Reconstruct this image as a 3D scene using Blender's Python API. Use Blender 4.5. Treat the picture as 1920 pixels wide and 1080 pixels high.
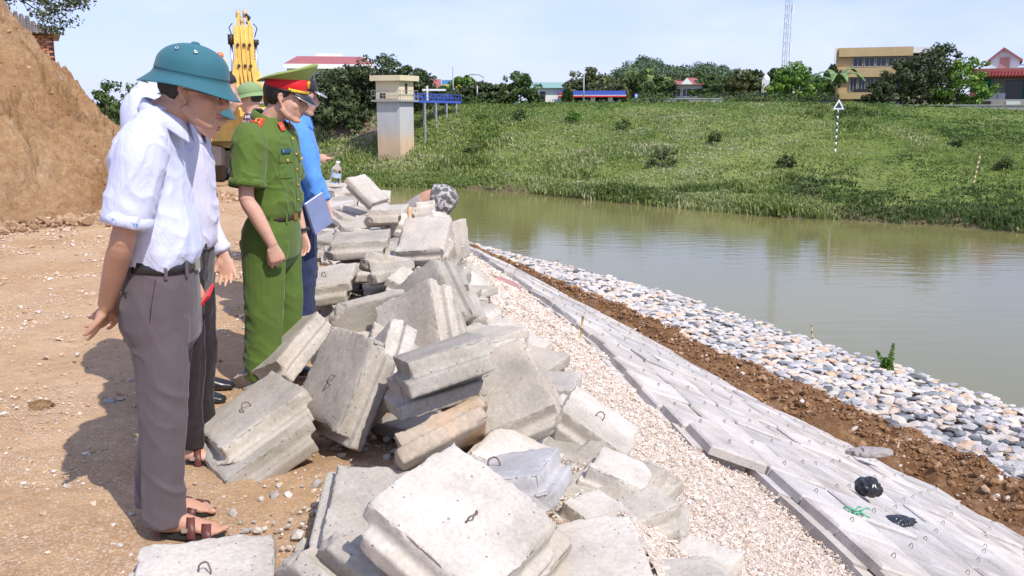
import bpy, bmesh, math, random
import numpy as np
from mathutils import Vector, Matrix, Euler, Quaternion
R = math.radians
for o in list(bpy.data.objects):
    bpy.data.objects.remove(o)
scn = bpy.context.scene
COL = scn.collection

# ---------------------------------------------------------------- camera
EYE = 1.51
cam_d = bpy.data.cameras.new('camera'); cam = bpy.data.objects.new('camera', cam_d); COL.objects.link(cam)
cam.location = (0, 0, EYE)
cam.rotation_euler = (R(90) - math.atan(340 / 1700.0), 0, 0)
cam_d.sensor_width = 36; cam_d.lens = 36 * 1700 / 1920.0
cam_d.clip_start = 0.05; cam_d.clip_end = 6000
scn.camera = cam

# ---------------------------------------------------------------- light
SUN_AZ = math.atan2(0.62, -0.78)      # clockwise from +Y
SUN_EL = R(50)
sd = bpy.data.lights.new('sun', 'SUN'); sun = bpy.data.objects.new('sun', sd); COL.objects.link(sun)
sd.energy = 3.8; sd.angle = R(0.5); sd.color = (1.0, 0.945, 0.87)
sdir = Vector((math.sin(SUN_AZ) * math.cos(SUN_EL), math.cos(SUN_AZ) * math.cos(SUN_EL), math.sin(SUN_EL)))
sun.rotation_euler = sdir.to_track_quat('Z', 'Y').to_euler()
world = bpy.data.worlds.new('World'); scn.world = world; world.use_nodes = True
wn = world.node_tree.nodes; wl = world.node_tree.links
wn.clear()
w_out = wn.new('ShaderNodeOutputWorld'); w_bg = wn.new('ShaderNodeBackground')
w_sky = wn.new('ShaderNodeTexSky'); w_sky.sky_type = 'NISHITA'; w_sky.sun_disc = False
w_sky.sun_elevation = SUN_EL; w_sky.sun_rotation = SUN_AZ
w_sky.air_density = 1.0; w_sky.dust_density = 0.6; w_sky.ozone_density = 2.2
# soft clouds: noise on the view direction (flattened towards the horizon)
w_tc = wn.new('ShaderNodeTexCoord'); w_map = wn.new('ShaderNodeMapping')
w_map.inputs['Scale'].default_value = (1.6, 1.6, 5.0); w_map.inputs['Location'].default_value = (1.3, .2, .45)
w_no = wn.new('ShaderNodeTexNoise'); w_no.inputs['Scale'].default_value = 2.6
w_no.inputs['Detail'].default_value = 7; w_no.inputs['Roughness'].default_value = .55
w_rp = wn.new('ShaderNodeValToRGB')
w_rp.color_ramp.elements[0].position = .46; w_rp.color_ramp.elements[0].color = (0, 0, 0, 1)
w_rp.color_ramp.elements[1].position = .78; w_rp.color_ramp.elements[1].color = (.8, .8, .8, 1)
w_mx = wn.new('ShaderNodeMix'); w_mx.data_type = 'RGBA'
w_tint = wn.new('ShaderNodeMix'); w_tint.data_type = 'RGBA'; w_tint.blend_type = 'MULTIPLY'
w_tint.inputs[0].default_value = 1.0
SKY_TINT = (1.02, .98, 1.16, 1)
w_tint.inputs[7].default_value = SKY_TINT
# a milky veil over the blue: humid air
w_veil = wn.new('ShaderNodeMix'); w_veil.data_type = 'RGBA'; w_veil.inputs[0].default_value = .62
w_veil.inputs[7].default_value = (4.55, 5.4, 8.8, 1)
wl.new(w_tc.outputs['Generated'], w_map.inputs['Vector']); wl.new(w_map.outputs[0], w_no.inputs['Vector'])
wl.new(w_no.outputs['Fac'], w_rp.inputs[0]); wl.new(w_rp.outputs[0], w_mx.inputs[0])
wl.new(w_sky.outputs[0], w_tint.inputs[6]); wl.new(w_tint.outputs[2], w_veil.inputs[6])
wl.new(w_veil.outputs[2], w_mx.inputs[6])
w_mx.inputs[7].default_value = (6.3, 6.6, 8.3, 1)
wl.new(w_mx.outputs[2], w_bg.inputs['Color']); wl.new(w_bg.outputs[0], w_out.inputs['Surface'])
w_bg.inputs['Strength'].default_value = 0.115
scn.view_settings.view_transform = 'Standard'; scn.view_settings.look = 'None'
scn.view_settings.exposure = 0.37; scn.view_settings.gamma = 1.0
scn.view_settings.use_curve_mapping = False
scn.render.resolution_x = 1024; scn.render.resolution_y = 576
scn.render.engine = 'CYCLES'

# ---------------------------------------------------------------- numbers: photo pixel rays used to survey the place
_F = 1700.; _cp = math.cos(math.atan(340 / _F)); _sp = math.sin(math.atan(340 / _F))
def ray(px, py):
    a = (px - 960) / _F; b = (540 - py) / _F
    return (a, _cp + b * _sp, b * _cp - _sp)
def PZ(px, py, z):
    d = ray(px, py); t = (z - EYE) / d[2]
    return (d[0] * t, d[1] * t, z)
def PY(px, py, Y):
    d = ray(px, py); t = Y / d[1]
    return (d[0] * t, Y, EYE + d[2] * t)

# ---------------------------------------------------------------- noise (numpy value noise)
def _h(ix, iy, iz, s):
    n = (ix * 374761393 + iy * 668265263 + iz * 2147483647 + s * 974634541) & 0xffffffff
    n = ((n ^ (n >> 13)) * 1274126177) & 0xffffffff
    return ((n ^ (n >> 16)) & 0xffff) / 65535.0
def vnoise(x, y, z=0., seed=0):
    x = np.asarray(x, float); y = np.asarray(y, float); z = np.zeros_like(x) + z
    ix = np.floor(x).astype(np.int64); iy = np.floor(y).astype(np.int64); iz = np.floor(z).astype(np.int64)
    fx = x - ix; fy = y - iy; fz = z - iz
    fx = fx * fx * (3 - 2 * fx); fy = fy * fy * (3 - 2 * fy); fz = fz * fz * (3 - 2 * fz)
    r = 0
    for dx in (0, 1):
        for dy in (0, 1):
            for dz in (0, 1):
                w = (fx if dx else 1 - fx) * (fy if dy else 1 - fy) * (fz if dz else 1 - fz)
                r = r + w * _h(ix + dx, iy + dy, iz + dz, seed)
    return r * 2 - 1
def fbm(x, y, z=0., oct=4, seed=0, gain=.5):
    r = 0; a = 1.
    for i in range(oct):
        r = r + a * vnoise(np.asarray(x) * 2 ** i, np.asarray(y) * 2 ** i, np.asarray(z) * 2 ** i, seed + i * 7)
        a *= gain
    return r
rng = np.random.default_rng(7)
random.seed(11)

# ---------------------------------------------------------------- objects
def tag(o, label=None, cat=None, group=None, kind=None):
    if label: o['label'] = label
    if cat: o['category'] = cat
    if group: o['group'] = group
    if kind: o['kind'] = kind
    return o
def empty(name, loc=(0, 0, 0), rz=0., label=None, cat=None, group=None):
    o = bpy.data.objects.new(name, None); COL.objects.link(o)
    o.location = loc; o.rotation_euler = (0, 0, rz); o.empty_display_size = .1
    return tag(o, label, cat, group)
def mesh_obj(name, verts, faces, mat=None, parent=None, smooth=False, mats=None, midx=None):
    me = bpy.data.meshes.new(name)
    if isinstance(verts, np.ndarray): verts = verts.tolist()
    if isinstance(faces, np.ndarray): faces = faces.tolist()
    me.from_pydata(verts, [], faces)
    for m in (mats or ([mat] if mat else [])): me.materials.append(m)
    if midx is not None: me.polygons.foreach_set('material_index', np.asarray(midx, dtype=np.int32))
    if smooth: me.polygons.foreach_set('use_smooth', np.ones(len(me.polygons), bool))
    me.update()
    o = bpy.data.objects.new(name, me); COL.objects.link(o)
    if parent: o.parent = parent
    return o
def fast_mesh(name, V, F, mat, parent=None, rnd=None, smooth=False):
    """V (n,3), F (m,k) numpy; one face size; optional per-face random value stored as a colour attribute"""
    me = bpy.data.meshes.new(name)
    n, k = len(F), F.shape[1]
    me.vertices.add(len(V)); me.vertices.foreach_set('co', np.asarray(V, np.float32).ravel())
    me.loops.add(n * k); me.loops.foreach_set('vertex_index', np.asarray(F, np.int32).ravel())
    me.polygons.add(n); me.polygons.foreach_set('loop_start', np.arange(0, n * k, k, dtype=np.int32))
    me.polygons.foreach_set('loop_total', np.full(n, k, np.int32))
    me.polygons.foreach_set('use_smooth', np.full(n, smooth, bool))
    me.update(calc_edges=True)
    if rnd is not None:
        at = me.attributes.new('rnd', 'FLOAT', 'FACE'); at.data.foreach_set('value', np.asarray(rnd, np.float32))
    me.materials.append(mat)
    o = bpy.data.objects.new(name, me); COL.objects.link(o)
    if parent: o.parent = parent
    return o
class MB:
    """collects simple shapes into ONE mesh"""
    def __init__(s): s.v = []; s.f = []; s.m = []
    def add(s, V, F, m=0):
        b = len(s.v); s.v += [tuple(p) for p in V]; s.f += [tuple(i + b for i in f) for f in F]; s.m += [m] * len(F)
    def box(s, c, d, rot=None, m=0):
        x, y, z = d[0] / 2, d[1] / 2, d[2] / 2
        V = [Vector((a * x, b * y, e * z)) for e in (-1, 1) for b in (-1, 1) for a in (-1, 1)]
        if rot is not None:
            if not isinstance(rot, Matrix): rot = Euler(rot).to_matrix()
            V = [rot @ v for v in V]
        s.add([v + Vector(c) for v in V], [(0, 2, 3, 1), (4, 5, 7, 6), (0, 1, 5, 4), (2, 6, 7, 3), (0, 4, 6, 2), (1, 3, 7, 5)], m)
    def tube(s, pts, rad, n=8, m=0, cap=True, flat=1.):
        pts = [Vector(p) for p in pts]
        if not hasattr(rad, "__len__") or (len(rad) == 2 and len(pts) != 2 and not hasattr(rad[0], "__len__")): rad = [rad] * len(pts)
        V = []; F = []
        up = None
        for i, p in enumerate(pts):
            t = (pts[min(i + 1, len(pts) - 1)] - pts[max(i - 1, 0)])
            t = t.normalized() if t.length > 1e-9 else Vector((0, 0, 1))
            if up is None: up = Vector((0, 0, 1)) if abs(t.z) < .9 else Vector((1, 0, 0))
            u = (up - t * up.dot(t)).normalized(); w = t.cross(u); up = u
            r = rad[i]; ru, rw = (r if hasattr(r, '__len__') else (r, r * flat))
            for k in range(n):
                a = 2 * math.pi * k / n
                V.append(p + u * (math.cos(a) * ru) + w * (math.sin(a) * rw))
        for i in range(len(pts) - 1):
            for k in range(n):
                a = i * n + k; b = i * n + (k + 1) % n
                F.append((a, b, b + n, a + n))
        if cap:
            F.append(tuple(range(n - 1, -1, -1))); q = (len(pts) - 1) * n; F.append(tuple(range(q, q + n)))
        s.add(V, F, m)
    def ell(s, c, r, rot=None, nu=12, nv=8, m=0):
        V = []; F = []
        if rot is not None and not isinstance(rot, Matrix): rot = Euler(rot).to_matrix()
        for j in range(1, nv):
            t = math.pi * j / nv
            for i in range(nu):
                a = 2 * math.pi * i / nu
                v = Vector((r[0] * math.sin(t) * math.cos(a), r[1] * math.sin(t) * math.sin(a), r[2] * math.cos(t)))
                V.append(v)
        V.append(Vector((0, 0, r[2]))); V.append(Vector((0, 0, -r[2])))
        T, B = len(V) - 2, len(V) - 1
        for j in range(nv - 2):
            for i in range(nu):
                a = j * nu + i; b = j * nu + (i + 1) % nu
                F.append((a, a + nu, b + nu, b))
        for i in range(nu):
            F.append((T, i, (i + 1) % nu)); q = (nv - 2) * nu; F.append((B, q + (i + 1) % nu, q + i))
        if rot is not None: V = [rot @ v for v in V]
        s.add([v + Vector(c) for v in V], F, m)
    def lathe(s, prof, n=24, c=(0, 0, 0), sx=1., sy=1., m=0, rot=None):
        V = []; F = []
        for r, z in prof:
            for k in range(n):
                a = 2 * math.pi * k / n
                V.append(Vector((r * sx * math.cos(a), r * sy * math.sin(a), z)))
        for i in range(len(prof) - 1):
            for k in range(n):
                a = i * n + k; b = i * n + (k + 1) % n
                F.append((a, b, b + n, a + n))
        if rot is not None:
            V = [rot @ v for v in V]
        s.add([v + Vector(c) for v in V], F, m)
    def quad(s, a, b, c, d, m=0): s.add([a, b, c, d], [(0, 1, 2, 3)], m)
    def build(s, name, mat=None, parent=None, smooth=False, mats=None, recalc=False):
        o = mesh_obj(name, s.v, s.f, mat, parent, smooth, mats, s.m if mats else None)
        if recalc:
            bm = bmesh.new(); bm.from_mesh(o.data); bmesh.ops.recalc_face_normals(bm, faces=bm.faces); bm.to_mesh(o.data); bm.free()
        return o
def remeshed(mb, voxel, smooth=4, name='tmp'):
    """union of overlapping shapes -> one continuous surface"""
    o = mb.build('tmp_shape'); 
    bm = bmesh.new(); bm.from_mesh(o.data); bmesh.ops.recalc_face_normals(bm, faces=bm.faces); bm.to_mesh(o.data); bm.free()
    m = o.modifiers.new('r', 'REMESH'); m.mode = 'VOXEL'; m.voxel_size = voxel; m.adaptivity = 0
    if smooth:
        k = o.modifiers.new('s', 'SMOOTH'); k.factor = .5; k.iterations = smooth
    dg = bpy.context.evaluated_depsgraph_get()
    me = bpy.data.meshes.new_from_object(o.evaluated_get(dg)); me.name = name
    old = o.data; bpy.data.objects.remove(o); bpy.data.meshes.remove(old)
    me.polygons.foreach_set('use_smooth', np.ones(len(me.polygons), bool))
    return me
def mesh_np(me):
    n = len(me.vertices); co = np.empty(n * 3, np.float32); me.vertices.foreach_get('co', co)
    no = np.empty(n * 3, np.float32); me.vertices.foreach_get('normal', no)
    return co.reshape(-1, 3).astype(float), no.reshape(-1, 3).astype(float)
def mesh_set(me, co):
    me.vertices.foreach_set('co', co.astype(np.float32).ravel()); me.update()
def obj_of(me, name, mat=None, parent=None, mats=None):
    me.materials.clear()
    for m in (mats or [mat]): me.materials.append(m)
    o = bpy.data.objects.new(name, me); COL.objects.link(o)
    if parent: o.parent = parent
    return o

# ---------------------------------------------------------------- materials
def new_mat(name):
    m = bpy.data.materials.new(name); m.use_nodes = True
    nt = m.node_tree; b = nt.nodes['Principled BSDF']
    return m, nt, b
def ramp(nt, fac, stops, interp='LINEAR'):
    r = nt.nodes.new('ShaderNodeValToRGB'); r.color_ramp.interpolation = interp
    e = r.color_ramp.elements
    while len(e) < len(stops): e.new(.5)
    for i, (p, c) in enumerate(stops):
        e[i].position = p; e[i].color = (c[0], c[1], c[2], 1)
    nt.links.new(fac, r.inputs[0]); return r.outputs[0]
def noise(nt, scale, detail=4, rough=.55, coord='Object', vscale=None, dist=0.):
    tc = nt.nodes.new('ShaderNodeTexCoord'); n = nt.nodes.new('ShaderNodeTexNoise')
    n.inputs['Scale'].default_value = scale; n.inputs['Detail'].default_value = detail
    n.inputs['Roughness'].default_value = rough; n.inputs['Distortion'].default_value = dist
    src = tc.outputs[coord] if coord != 'World' else nt.nodes.new('ShaderNodeNewGeometry').outputs['Position']
    if vscale:
        mp = nt.nodes.new('ShaderNodeMapping'); mp.inputs['Scale'].default_value = vscale
        nt.links.new(src, mp.inputs[0]); src = mp.outputs[0]
    nt.links.new(src, n.inputs['Vector']); return n.outputs['Fac']
def voron(nt, scale, coord='Object', feat='F1', out='Distance', vscale=None):
    tc = nt.nodes.new('ShaderNodeTexCoord'); n = nt.nodes.new('ShaderNodeTexVoronoi'); n.feature = feat
    n.inputs['Scale'].default_value = scale
    src = tc.outputs[coord] if coord != 'World' else nt.nodes.new('ShaderNodeNewGeometry').outputs['Position']
    if vscale:
        mp = nt.nodes.new('ShaderNodeMapping'); mp.inputs['Scale'].default_value = vscale
        nt.links.new(src, mp.inputs[0]); src = mp.outputs[0]
    nt.links.new(src, n.inputs['Vector']); return n.outputs[out]
def mixc(nt, fac, a, b, mode='MIX'):
    m = nt.nodes.new('ShaderNodeMix'); m.data_type = 'RGBA'; m.blend_type = mode
    for i, v in ((0, fac), (6, a), (7, b)):
        if hasattr(v, 'is_linked') or isinstance(v, bpy.types.NodeSocket): nt.links.new(v, m.inputs[i])
        elif i == 0: m.inputs[0].default_value = v
        else: m.inputs[i].default_value = (v[0], v[1], v[2], 1)
    return m.outputs[2]
def bump(nt, b, h, strength=.5, dist=.01, prev=None):
    n = nt.nodes.new('ShaderNodeBump'); n.inputs['Strength'].default_value = strength; n.inputs['Distance'].default_value = dist
    nt.links.new(h, n.inputs['Height'])
    if prev is not None: nt.links.new(prev, n.inputs['Normal'])
    nt.links.new(n.outputs[0], b.inputs['Normal']); return n.outputs[0]
def plain(name, col, rough=.6, metal=0., var=.12, scale=6., bmp=0., bscale=60., coat=0., coord='Object'):
    m, nt, b = new_mat(name)
    f = noise(nt, scale, 4, coord=coord)
    lo = [c * (1 - var) for c in col]; hi = [min(1, c * (1 + var)) for c in col]
    nt.links.new(ramp(nt, f, [(.3, lo), (.7, hi)]), b.inputs['Base Color'])
    b.inputs['Roughness'].default_value = rough; b.inputs['Metallic'].default_value = metal
    b.inputs['Coat Weight'].default_value = coat
    if bmp: bump(nt, b, noise(nt, bscale, 3, coord=coord), bmp, .004)
    return m
def leafy(name, stops, rough=.55, attr=True, trans=.0):
    """foliage: each leaf face has its own shade"""
    m, nt, b = new_mat(name)
    a = nt.nodes.new('ShaderNodeAttribute'); a.attribute_name = 'rnd'
    nt.links.new(ramp(nt, a.outputs['Fac'], stops), b.inputs['Base Color'])
    b.inputs['Roughness'].default_value = rough
    b.inputs['Specular IOR Level'].default_value = .25
    if trans:
        t = nt.nodes.new('ShaderNodeBsdfTranslucent'); ms = nt.nodes.new('ShaderNodeMixShader'); ms.inputs[0].default_value = trans
        nt.links.new(b.inputs['Base Color'].links[0].from_socket, t.inputs['Color'])
        out = nt.nodes['Material Output']
        nt.links.new(b.outputs[0], ms.inputs[1]); nt.links.new(t.outputs[0], ms.inputs[2]); nt.links.new(ms.outputs[0], out.inputs['Surface'])
    return m
# ================================================================ the near bank: section lines (y -> x) and their heights
ST = {
 'crest': ([-30,0,3,4.16,5.5,8,10.4,13.4,20,30,45,80,140], [2.6,.75,.45,.3,.1,-.35,-.95,-1.8,-4.3,-9.3,-19.5,-47,-100], 0.0),
 'upper': ([-30,0,4.16,5.45,6.49,8.06,10.39,13.39,20,30,45,80,140], [5,1.9,1.43,1.25,1.0,.81,.25,-.56,-3.0,-8,-18,-45,-98], -.70),
 'toe':   ([-30,0,7.86,9.38,11.56,15.7,22.3,30,45,80,140], [13,6.6,4.78,4.34,3.49,2.28,0,-3.2,-14,-42,-95], -2.5),
 'berm':  ([-30,0,9.33,11.85,13.37,15.3,20.7,30,45,80,140], [16,8.2,5.6,4.67,4.01,3.16,.99,-2.6,-13.4,-41.6,-94.5], -2.55),
 'water': ([-30,0,12.97,15.05,17.4,21.25,25.7,29.2,45,80,140], [19,11.2,7.68,6.8,5.7,4.09,1.37,-1.21,-11,-40,-93], -3.04),
 'bed':   ([-30,140], [40,-60], -5.0)}
def stx(k, y):
    ys, xs, z = ST[k]; return np.interp(y, ys, xs)
def near_z(x, y):
    X = [float(stx(k, y)) for k in ('crest', 'upper', 'toe', 'berm', 'water')]
    return float(np.interp(x, X, [0, -.70, -2.5, -2.55, -3.04]))
WATER_Z = -3.0
ys = [-25., -15., -8., -4., -2., -.5, .5, 1.0]
while ys[-1] < 130: ys.append(ys[-1] + max(.018, ys[-1] * .0085))
ys = np.array(ys)

def m_ground():
    m, nt, b = new_mat('bare_earth')
    base = ramp(nt, noise(nt, .55, 5, .6), [(.28, (.37, .225, .12)), (.5, (.48, .315, .18)), (.72, (.55, .385, .245))])
    fine = ramp(nt, noise(nt, 14, 6, .7), [(.3, (.72, .70, .68)), (.7, (1.12, 1.1, 1.08))])
    c = mixc(nt, .8, base, fine, 'MULTIPLY')
    # pale crushed-stone grains pressed into the earth, patchy
    v = voron(nt, 130, out='Color'); vr = ramp(nt, v, [(.60, (0, 0, 0)), (.70, (.7, .7, .7))])
    patch = ramp(nt, noise(nt, .9, 4, .6), [(.42, (.08, .08, .08)), (.6, (.95, .95, .95))])
    msk = mixc(nt, 1., vr, patch, 'MULTIPLY')
    c = mixc(nt, msk, c, (.60, .47, .35))
    nt.links.new(c, b.inputs['Base Color']); b.inputs['Roughness'].default_value = .95
    b.inputs['Specular IOR Level'].default_value = .1
    n1 = bump(nt, b, noise(nt, 9, 8, .7), .8, .03)
    bump(nt, b, noise(nt, 90, 5, .8), .5, .008, n1)
    return m
M = {}
M['earth'] = m_ground()
def m_gravel():
    m, nt, b = new_mat('crushed_stone')
    col = voron(nt, 75, out='Color')
    c = ramp(nt, col, [(.0, (.50, .40, .32)), (.35, (.62, .53, .45)), (.7, (.70, .63, .56)), (1, (.78, .74, .70))])
    c = mixc(nt, .6, c, ramp(nt, noise(nt, 2.2, 4), [(.3, (.85, .76, .66)), (.7, (1.05, 1.03, 1.0))]), 'MULTIPLY')
    nt.links.new(c, b.inputs['Base Color']); b.inputs['Roughness'].default_value = .9
    b.inputs['Specular IOR Level'].default_value = .15
    n1 = bump(nt, b, voron(nt, 75), 1., .012)
    bump(nt, b, noise(nt, 25, 5, .7), .5, .02, n1)
    return m
M['gravel'] = m_gravel()
def m_dirt():
    m, nt, b = new_mat('loose_brown_soil')
    c = ramp(nt, noise(nt, 5, 7, .7), [(.3, (.16, .078, .034)), (.5, (.26, .14, .068)), (.7, (.40, .25, .14))])
    nt.links.new(c, b.inputs['Base Color']); b.inputs['Roughness'].default_value = .95; b.inputs['Specular IOR Level'].default_value = .1
    n = bump(nt, b, noise(nt, 16, 7, .75), 1., .06)
    return m
M['dirt'] = m_dirt()
def m_bank():
    m, nt, b = new_mat('cut_earth')
    c = ramp(nt, noise(nt, .8, 8, .66, vscale=(1, 1, 1.6)), [(.3, (.38, .215, .10)), (.5, (.55, .34, .18)), (.68, (.66, .45, .27))])
    f = ramp(nt, noise(nt, 9, 8, .72), [(.3, (.66, .63, .6)), (.65, (1.12, 1.1, 1.08))])
    c = mixc(nt, .85, c, f, 'MULTIPLY')
    v = voron(nt, 22, out='Color'); c = mixc(nt, ramp(nt, v, [(.92, (0, 0, 0)), (.94, (.7, .7, .7))]), c, (.56, .48, .40))
    nt.links.new(c, b.inputs['Base Color']); b.inputs['Roughness'].default_value = .95; b.inputs['Specular IOR Level'].default_value = .1
    n = bump(nt, b, noise(nt, 3.5, 9, .75, vscale=(1, 1, .6)), 1., .22)
    bump(nt, b, noise(nt, 28, 5, .7), .6, .02, n)
    return m
M['bank'] = m_bank()

def band(name, ka, kb, za, zb, ncol, mat, amp, seed, power=1., nrow=None, extra=None, sy=(-30, 130)):
    rows = ys[(ys >= sy[0]) & (ys <= sy[1])]
    V = []
    t = np.linspace(0, 1, ncol) ** power
    for y in rows:
        xa = (ka(y) if callable(ka) else stx(ka, y)); xb = (kb(y) if callable(kb) else stx(kb, y))
        x = xa + (xb - xa) * t; z = za + (zb - za) * t
        V.append(np.stack([x, np.full(ncol, y), z], 1))
    V = np.array(V)
    x, y = V[..., 0], V[..., 1]
    edge = np.minimum(t, 1 - t)[None, :] if amp[2] else 1.
    V[..., 2] += amp[0] * fbm(x * amp[1], y * amp[1], 0, 4, seed) * 1.
    if extra: V[..., 2] += extra(x, y, t)
    nr = len(rows); idx = np.arange(nr * ncol).reshape(nr, ncol)
    F = np.stack([idx[:-1, :-1], idx[:-1, 1:], idx[1:, 1:], idx[1:, :-1]], -1).reshape(-1, 4)
    o = fast_mesh(name, V.reshape(-1, 3), F, mat, smooth=True)
    return tag(o, kind='structure')
def gr_extra(x, y, t):
    ruts = -.012 * np.exp(-((np.mod(x + .25 * y + .4 * np.sin(y * .3), 1.9) - .9) / .16) ** 2) * (y > 4)
    return .006 * fbm(x * 9, y * 9, 0, 3, 5) + ruts + .03 * fbm(x * .35, y * .35, 0, 2, 9)
# t=0 at the crest so that columns are dense near the pile
g = band('ground', 'crest', lambda y: stx('crest', y) - (5 + .85 * max(y, 0)), 0., 0., 330, M['earth'], (.012, 2.2, 0), 3, 1.0, extra=gr_extra)
g = band('gravel_slope', 'upper', 'crest', -.70, 0., 60, M['gravel'], (.02, 3., 0), 4, extra=lambda x, y, t: .008 * fbm(x * 14, y * 14, 0, 3, 6))
g = band('slope_bed', 'toe', 'upper', -2.5, -.70, 30, M['gravel'], (.008, 3., 0), 4)
def berm_extra(x, y, t):
    return (.16 * np.sin(np.pi * t)[None, :] + .10 * fbm(x * 2.8, y * 2.8, 0, 5, 12) * np.sin(np.pi * t)[None, :] ** .5 + .03 * np.abs(fbm(x * 9, y * 9, 0, 3, 2)))
g = band('soil_berm', lambda y: stx('berm', y) + .12, lambda y: stx('toe', y) - .05, -2.6, -2.52, 40, M['dirt'], (.02, 3, 0), 14, extra=berm_extra)
g = band('stone_apron_bed', lambda y: stx('water', y) + .3, lambda y: stx('berm', y) + .1, -3.2, -2.68, 14, M['dirt'], (.01, 3, 0), 4)
g = band('river_bed', lambda y: 60., lambda y: stx('water', y) + .25, -6., -3.2, 8, M['dirt'], (.0, 3, 0), 4)

# ---------------------------------------------------------------- scattered stones (uncountable)
_t = (1 + 5 ** .5) / 2
ICO_V = np.array([(-1,_t,0),(1,_t,0),(-1,-_t,0),(1,-_t,0),(0,-1,_t),(0,1,_t),(0,-1,-_t),(0,1,-_t),(_t,0,-1),(_t,0,1),(-_t,0,-1),(-_t,0,1)]) / 1.9
ICO_F = np.array([(0,11,5),(0,5,1),(0,1,7),(0,7,10),(0,10,11),(1,5,9),(5,11,4),(11,10,2),(10,7,6),(7,1,8),(3,9,4),(3,4,2),(3,2,6),(3,6,8),(3,8,9),(4,9,5),(2,4,11),(6,2,10),(8,6,7),(9,8,1)])
OCT_V = np.array([(1,0,0),(-1,0,0),(0,1,0),(0,-1,0),(0,0,1),(0,0,-1)], float)
OCT_F = np.array([(0,2,4),(2,1,4),(1,3,4),(3,0,4),(2,0,5),(1,2,5),(3,1,5),(0,3,5)])
def rot_rand(n, r):
    q = r.normal(size=(n, 4)); q /= np.linalg.norm(q, axis=1)[:, None]
    w, x, y, z = q.T
    return np.stack([np.stack([1-2*(y*y+z*z), 2*(x*y-z*w), 2*(x*z+y*w)], -1), np.stack([2*(x*y+z*w), 1-2*(x*x+z*z), 2*(y*z-x*w)], -1),
                     np.stack([2*(x*z-y*w), 2*(y*z+x*w), 1-2*(x*x+y*y)], -1)], 1)
def pebbles(name, P, S, mat, base='oct', flat=.65, seed=1, kind='stuff', jit=.3):
    r = np.random.default_rng(seed); n = len(P)
    BV, BF = (OCT_V, OCT_F) if base == 'oct' else (ICO_V, ICO_F)
    V = BV[None] * (1 + jit * r.uniform(-1, 1, (n, len(BV), 1))) * r.uniform(.6, 1.15, (n, 1, 3))
    V = np.einsum('nij,nkj->nki', rot_rand(n, r), V)
    V[..., 2] *= flat
    V = V * S[:, None, None] + P[:, None, :]
    F = (BF[None] + (np.arange(n) * len(BV))[:, None, None]).reshape(-1, 3)
    o = fast_mesh(name, V.reshape(-1, 3), F, mat, rnd=np.repeat(r.random(n), len(BF)))
    return tag(o, kind=kind)
def m_peb(name, stops):
    m, nt, b = new_mat(name)
    a = nt.nodes.new('ShaderNodeAttribute'); a.attribute_name = 'rnd'
    c = ramp(nt, a.outputs['Fac'], stops)
    c = mixc(nt, .5, c, ramp(nt, noise(nt, 40, 3), [(.3, (.8, .78, .76)), (.7, (1.1, 1.1, 1.1))]), 'MULTIPLY')
    nt.links.new(c, b.inputs['Base Color']); b.inputs['Roughness'].default_value = .85; b.inputs['Specular IOR Level'].default_value = .2
    return m
M['peb_g'] = m_peb('pale_gravel', [(0, (.42, .29, .18)), (.35, (.52, .38, .26)), (.65, (.60, .48, .37)), (.88, (.72, .64, .56)), (1, (.46, .42, .38))])
M['peb_s'] = m_peb('crushed_stone_grain', [(0, (.46, .36, .27)), (.3, (.60, .49, .40)), (.6, (.68, .59, .50)), (.85, (.75, .69, .62)), (1, (.48, .40, .33))])
M['clod_dark'] = m_peb('soil_clod', [(0, (.15, .075, .035)), (.6, (.27, .15, .075)), (.93, (.36, .22, .12)), (1, (.6, .55, .5))])
M['clod'] = m_peb('earth_clod', [(0, (.25, .15, .08)), (.5, (.38, .25, .15)), (1, (.50, .35, .22))])
# on the work bench: clustered
r = np.random.default_rng(5); n = 90000
yy = 2.0 * np.exp(r.random(n) * math.log(16 / 2.0)); xx = r.uniform(-.62, .12, n) * yy - .2
c = np.array([stx('crest', y) for y in yy]); ok = xx < c + .2
dens = fbm(xx * .8, yy * .8, 0, 4, 21) + .5 * fbm(xx * 4, yy * 4, 0, 2, 22)
ok &= r.random(n) < np.clip(.10 + .75 * (dens > .12), 0, 1)
xx, yy = xx[ok], yy[ok]
S = .0026 * np.exp(r.exponential(.40, len(xx))); S = np.minimum(S, .019) * np.clip(yy / 4, 1, 2.6)
pebbles('loose_gravel', np.stack([xx, yy, S * .3 + .012 * fbm(xx * 2.2, yy * 2.2, 0, 4, 3) + .006 * fbm(xx * 9, yy * 9, 0, 3, 5) + .03 * fbm(xx * .35, yy * .35, 0, 2, 9)], 1), S, M['peb_g'], seed=3)
# gravel slope, fully covered
n = 80000; yy = 2.4 * np.exp(r.random(n) ** 1.15 * math.log(17 / 2.4))
a = np.array([stx('crest', y) for y in yy]) - .35; bb = np.array([stx('upper', y) for y in yy]) + np.where(yy < 5.4, .48, .05)
t = r.random(n); xx = a + (bb - a) * t
wd = np.maximum(bb - a, .1); zz = np.where(xx < a + .35, 0, np.where(yy < 5.4, np.where(xx < bb - .43, -.70 * (xx - a - .35) / np.maximum(wd - .78, .2), -.70 - .42 * (xx - bb + .43)), -.70 * (t * wd - .35) / (wd - .35))) + .02 * fbm(xx * 3, yy * 3, 0, 4, 4)
S = .0044 * np.exp(r.exponential(.30, n)) ; S = np.minimum(S, .02) * np.clip(yy / 4.5, 1, 2.5)
pebbles('crushed_stone_layer', np.stack([xx, yy, zz + S * .2], 1), S, M['peb_s'], seed=4)
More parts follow.
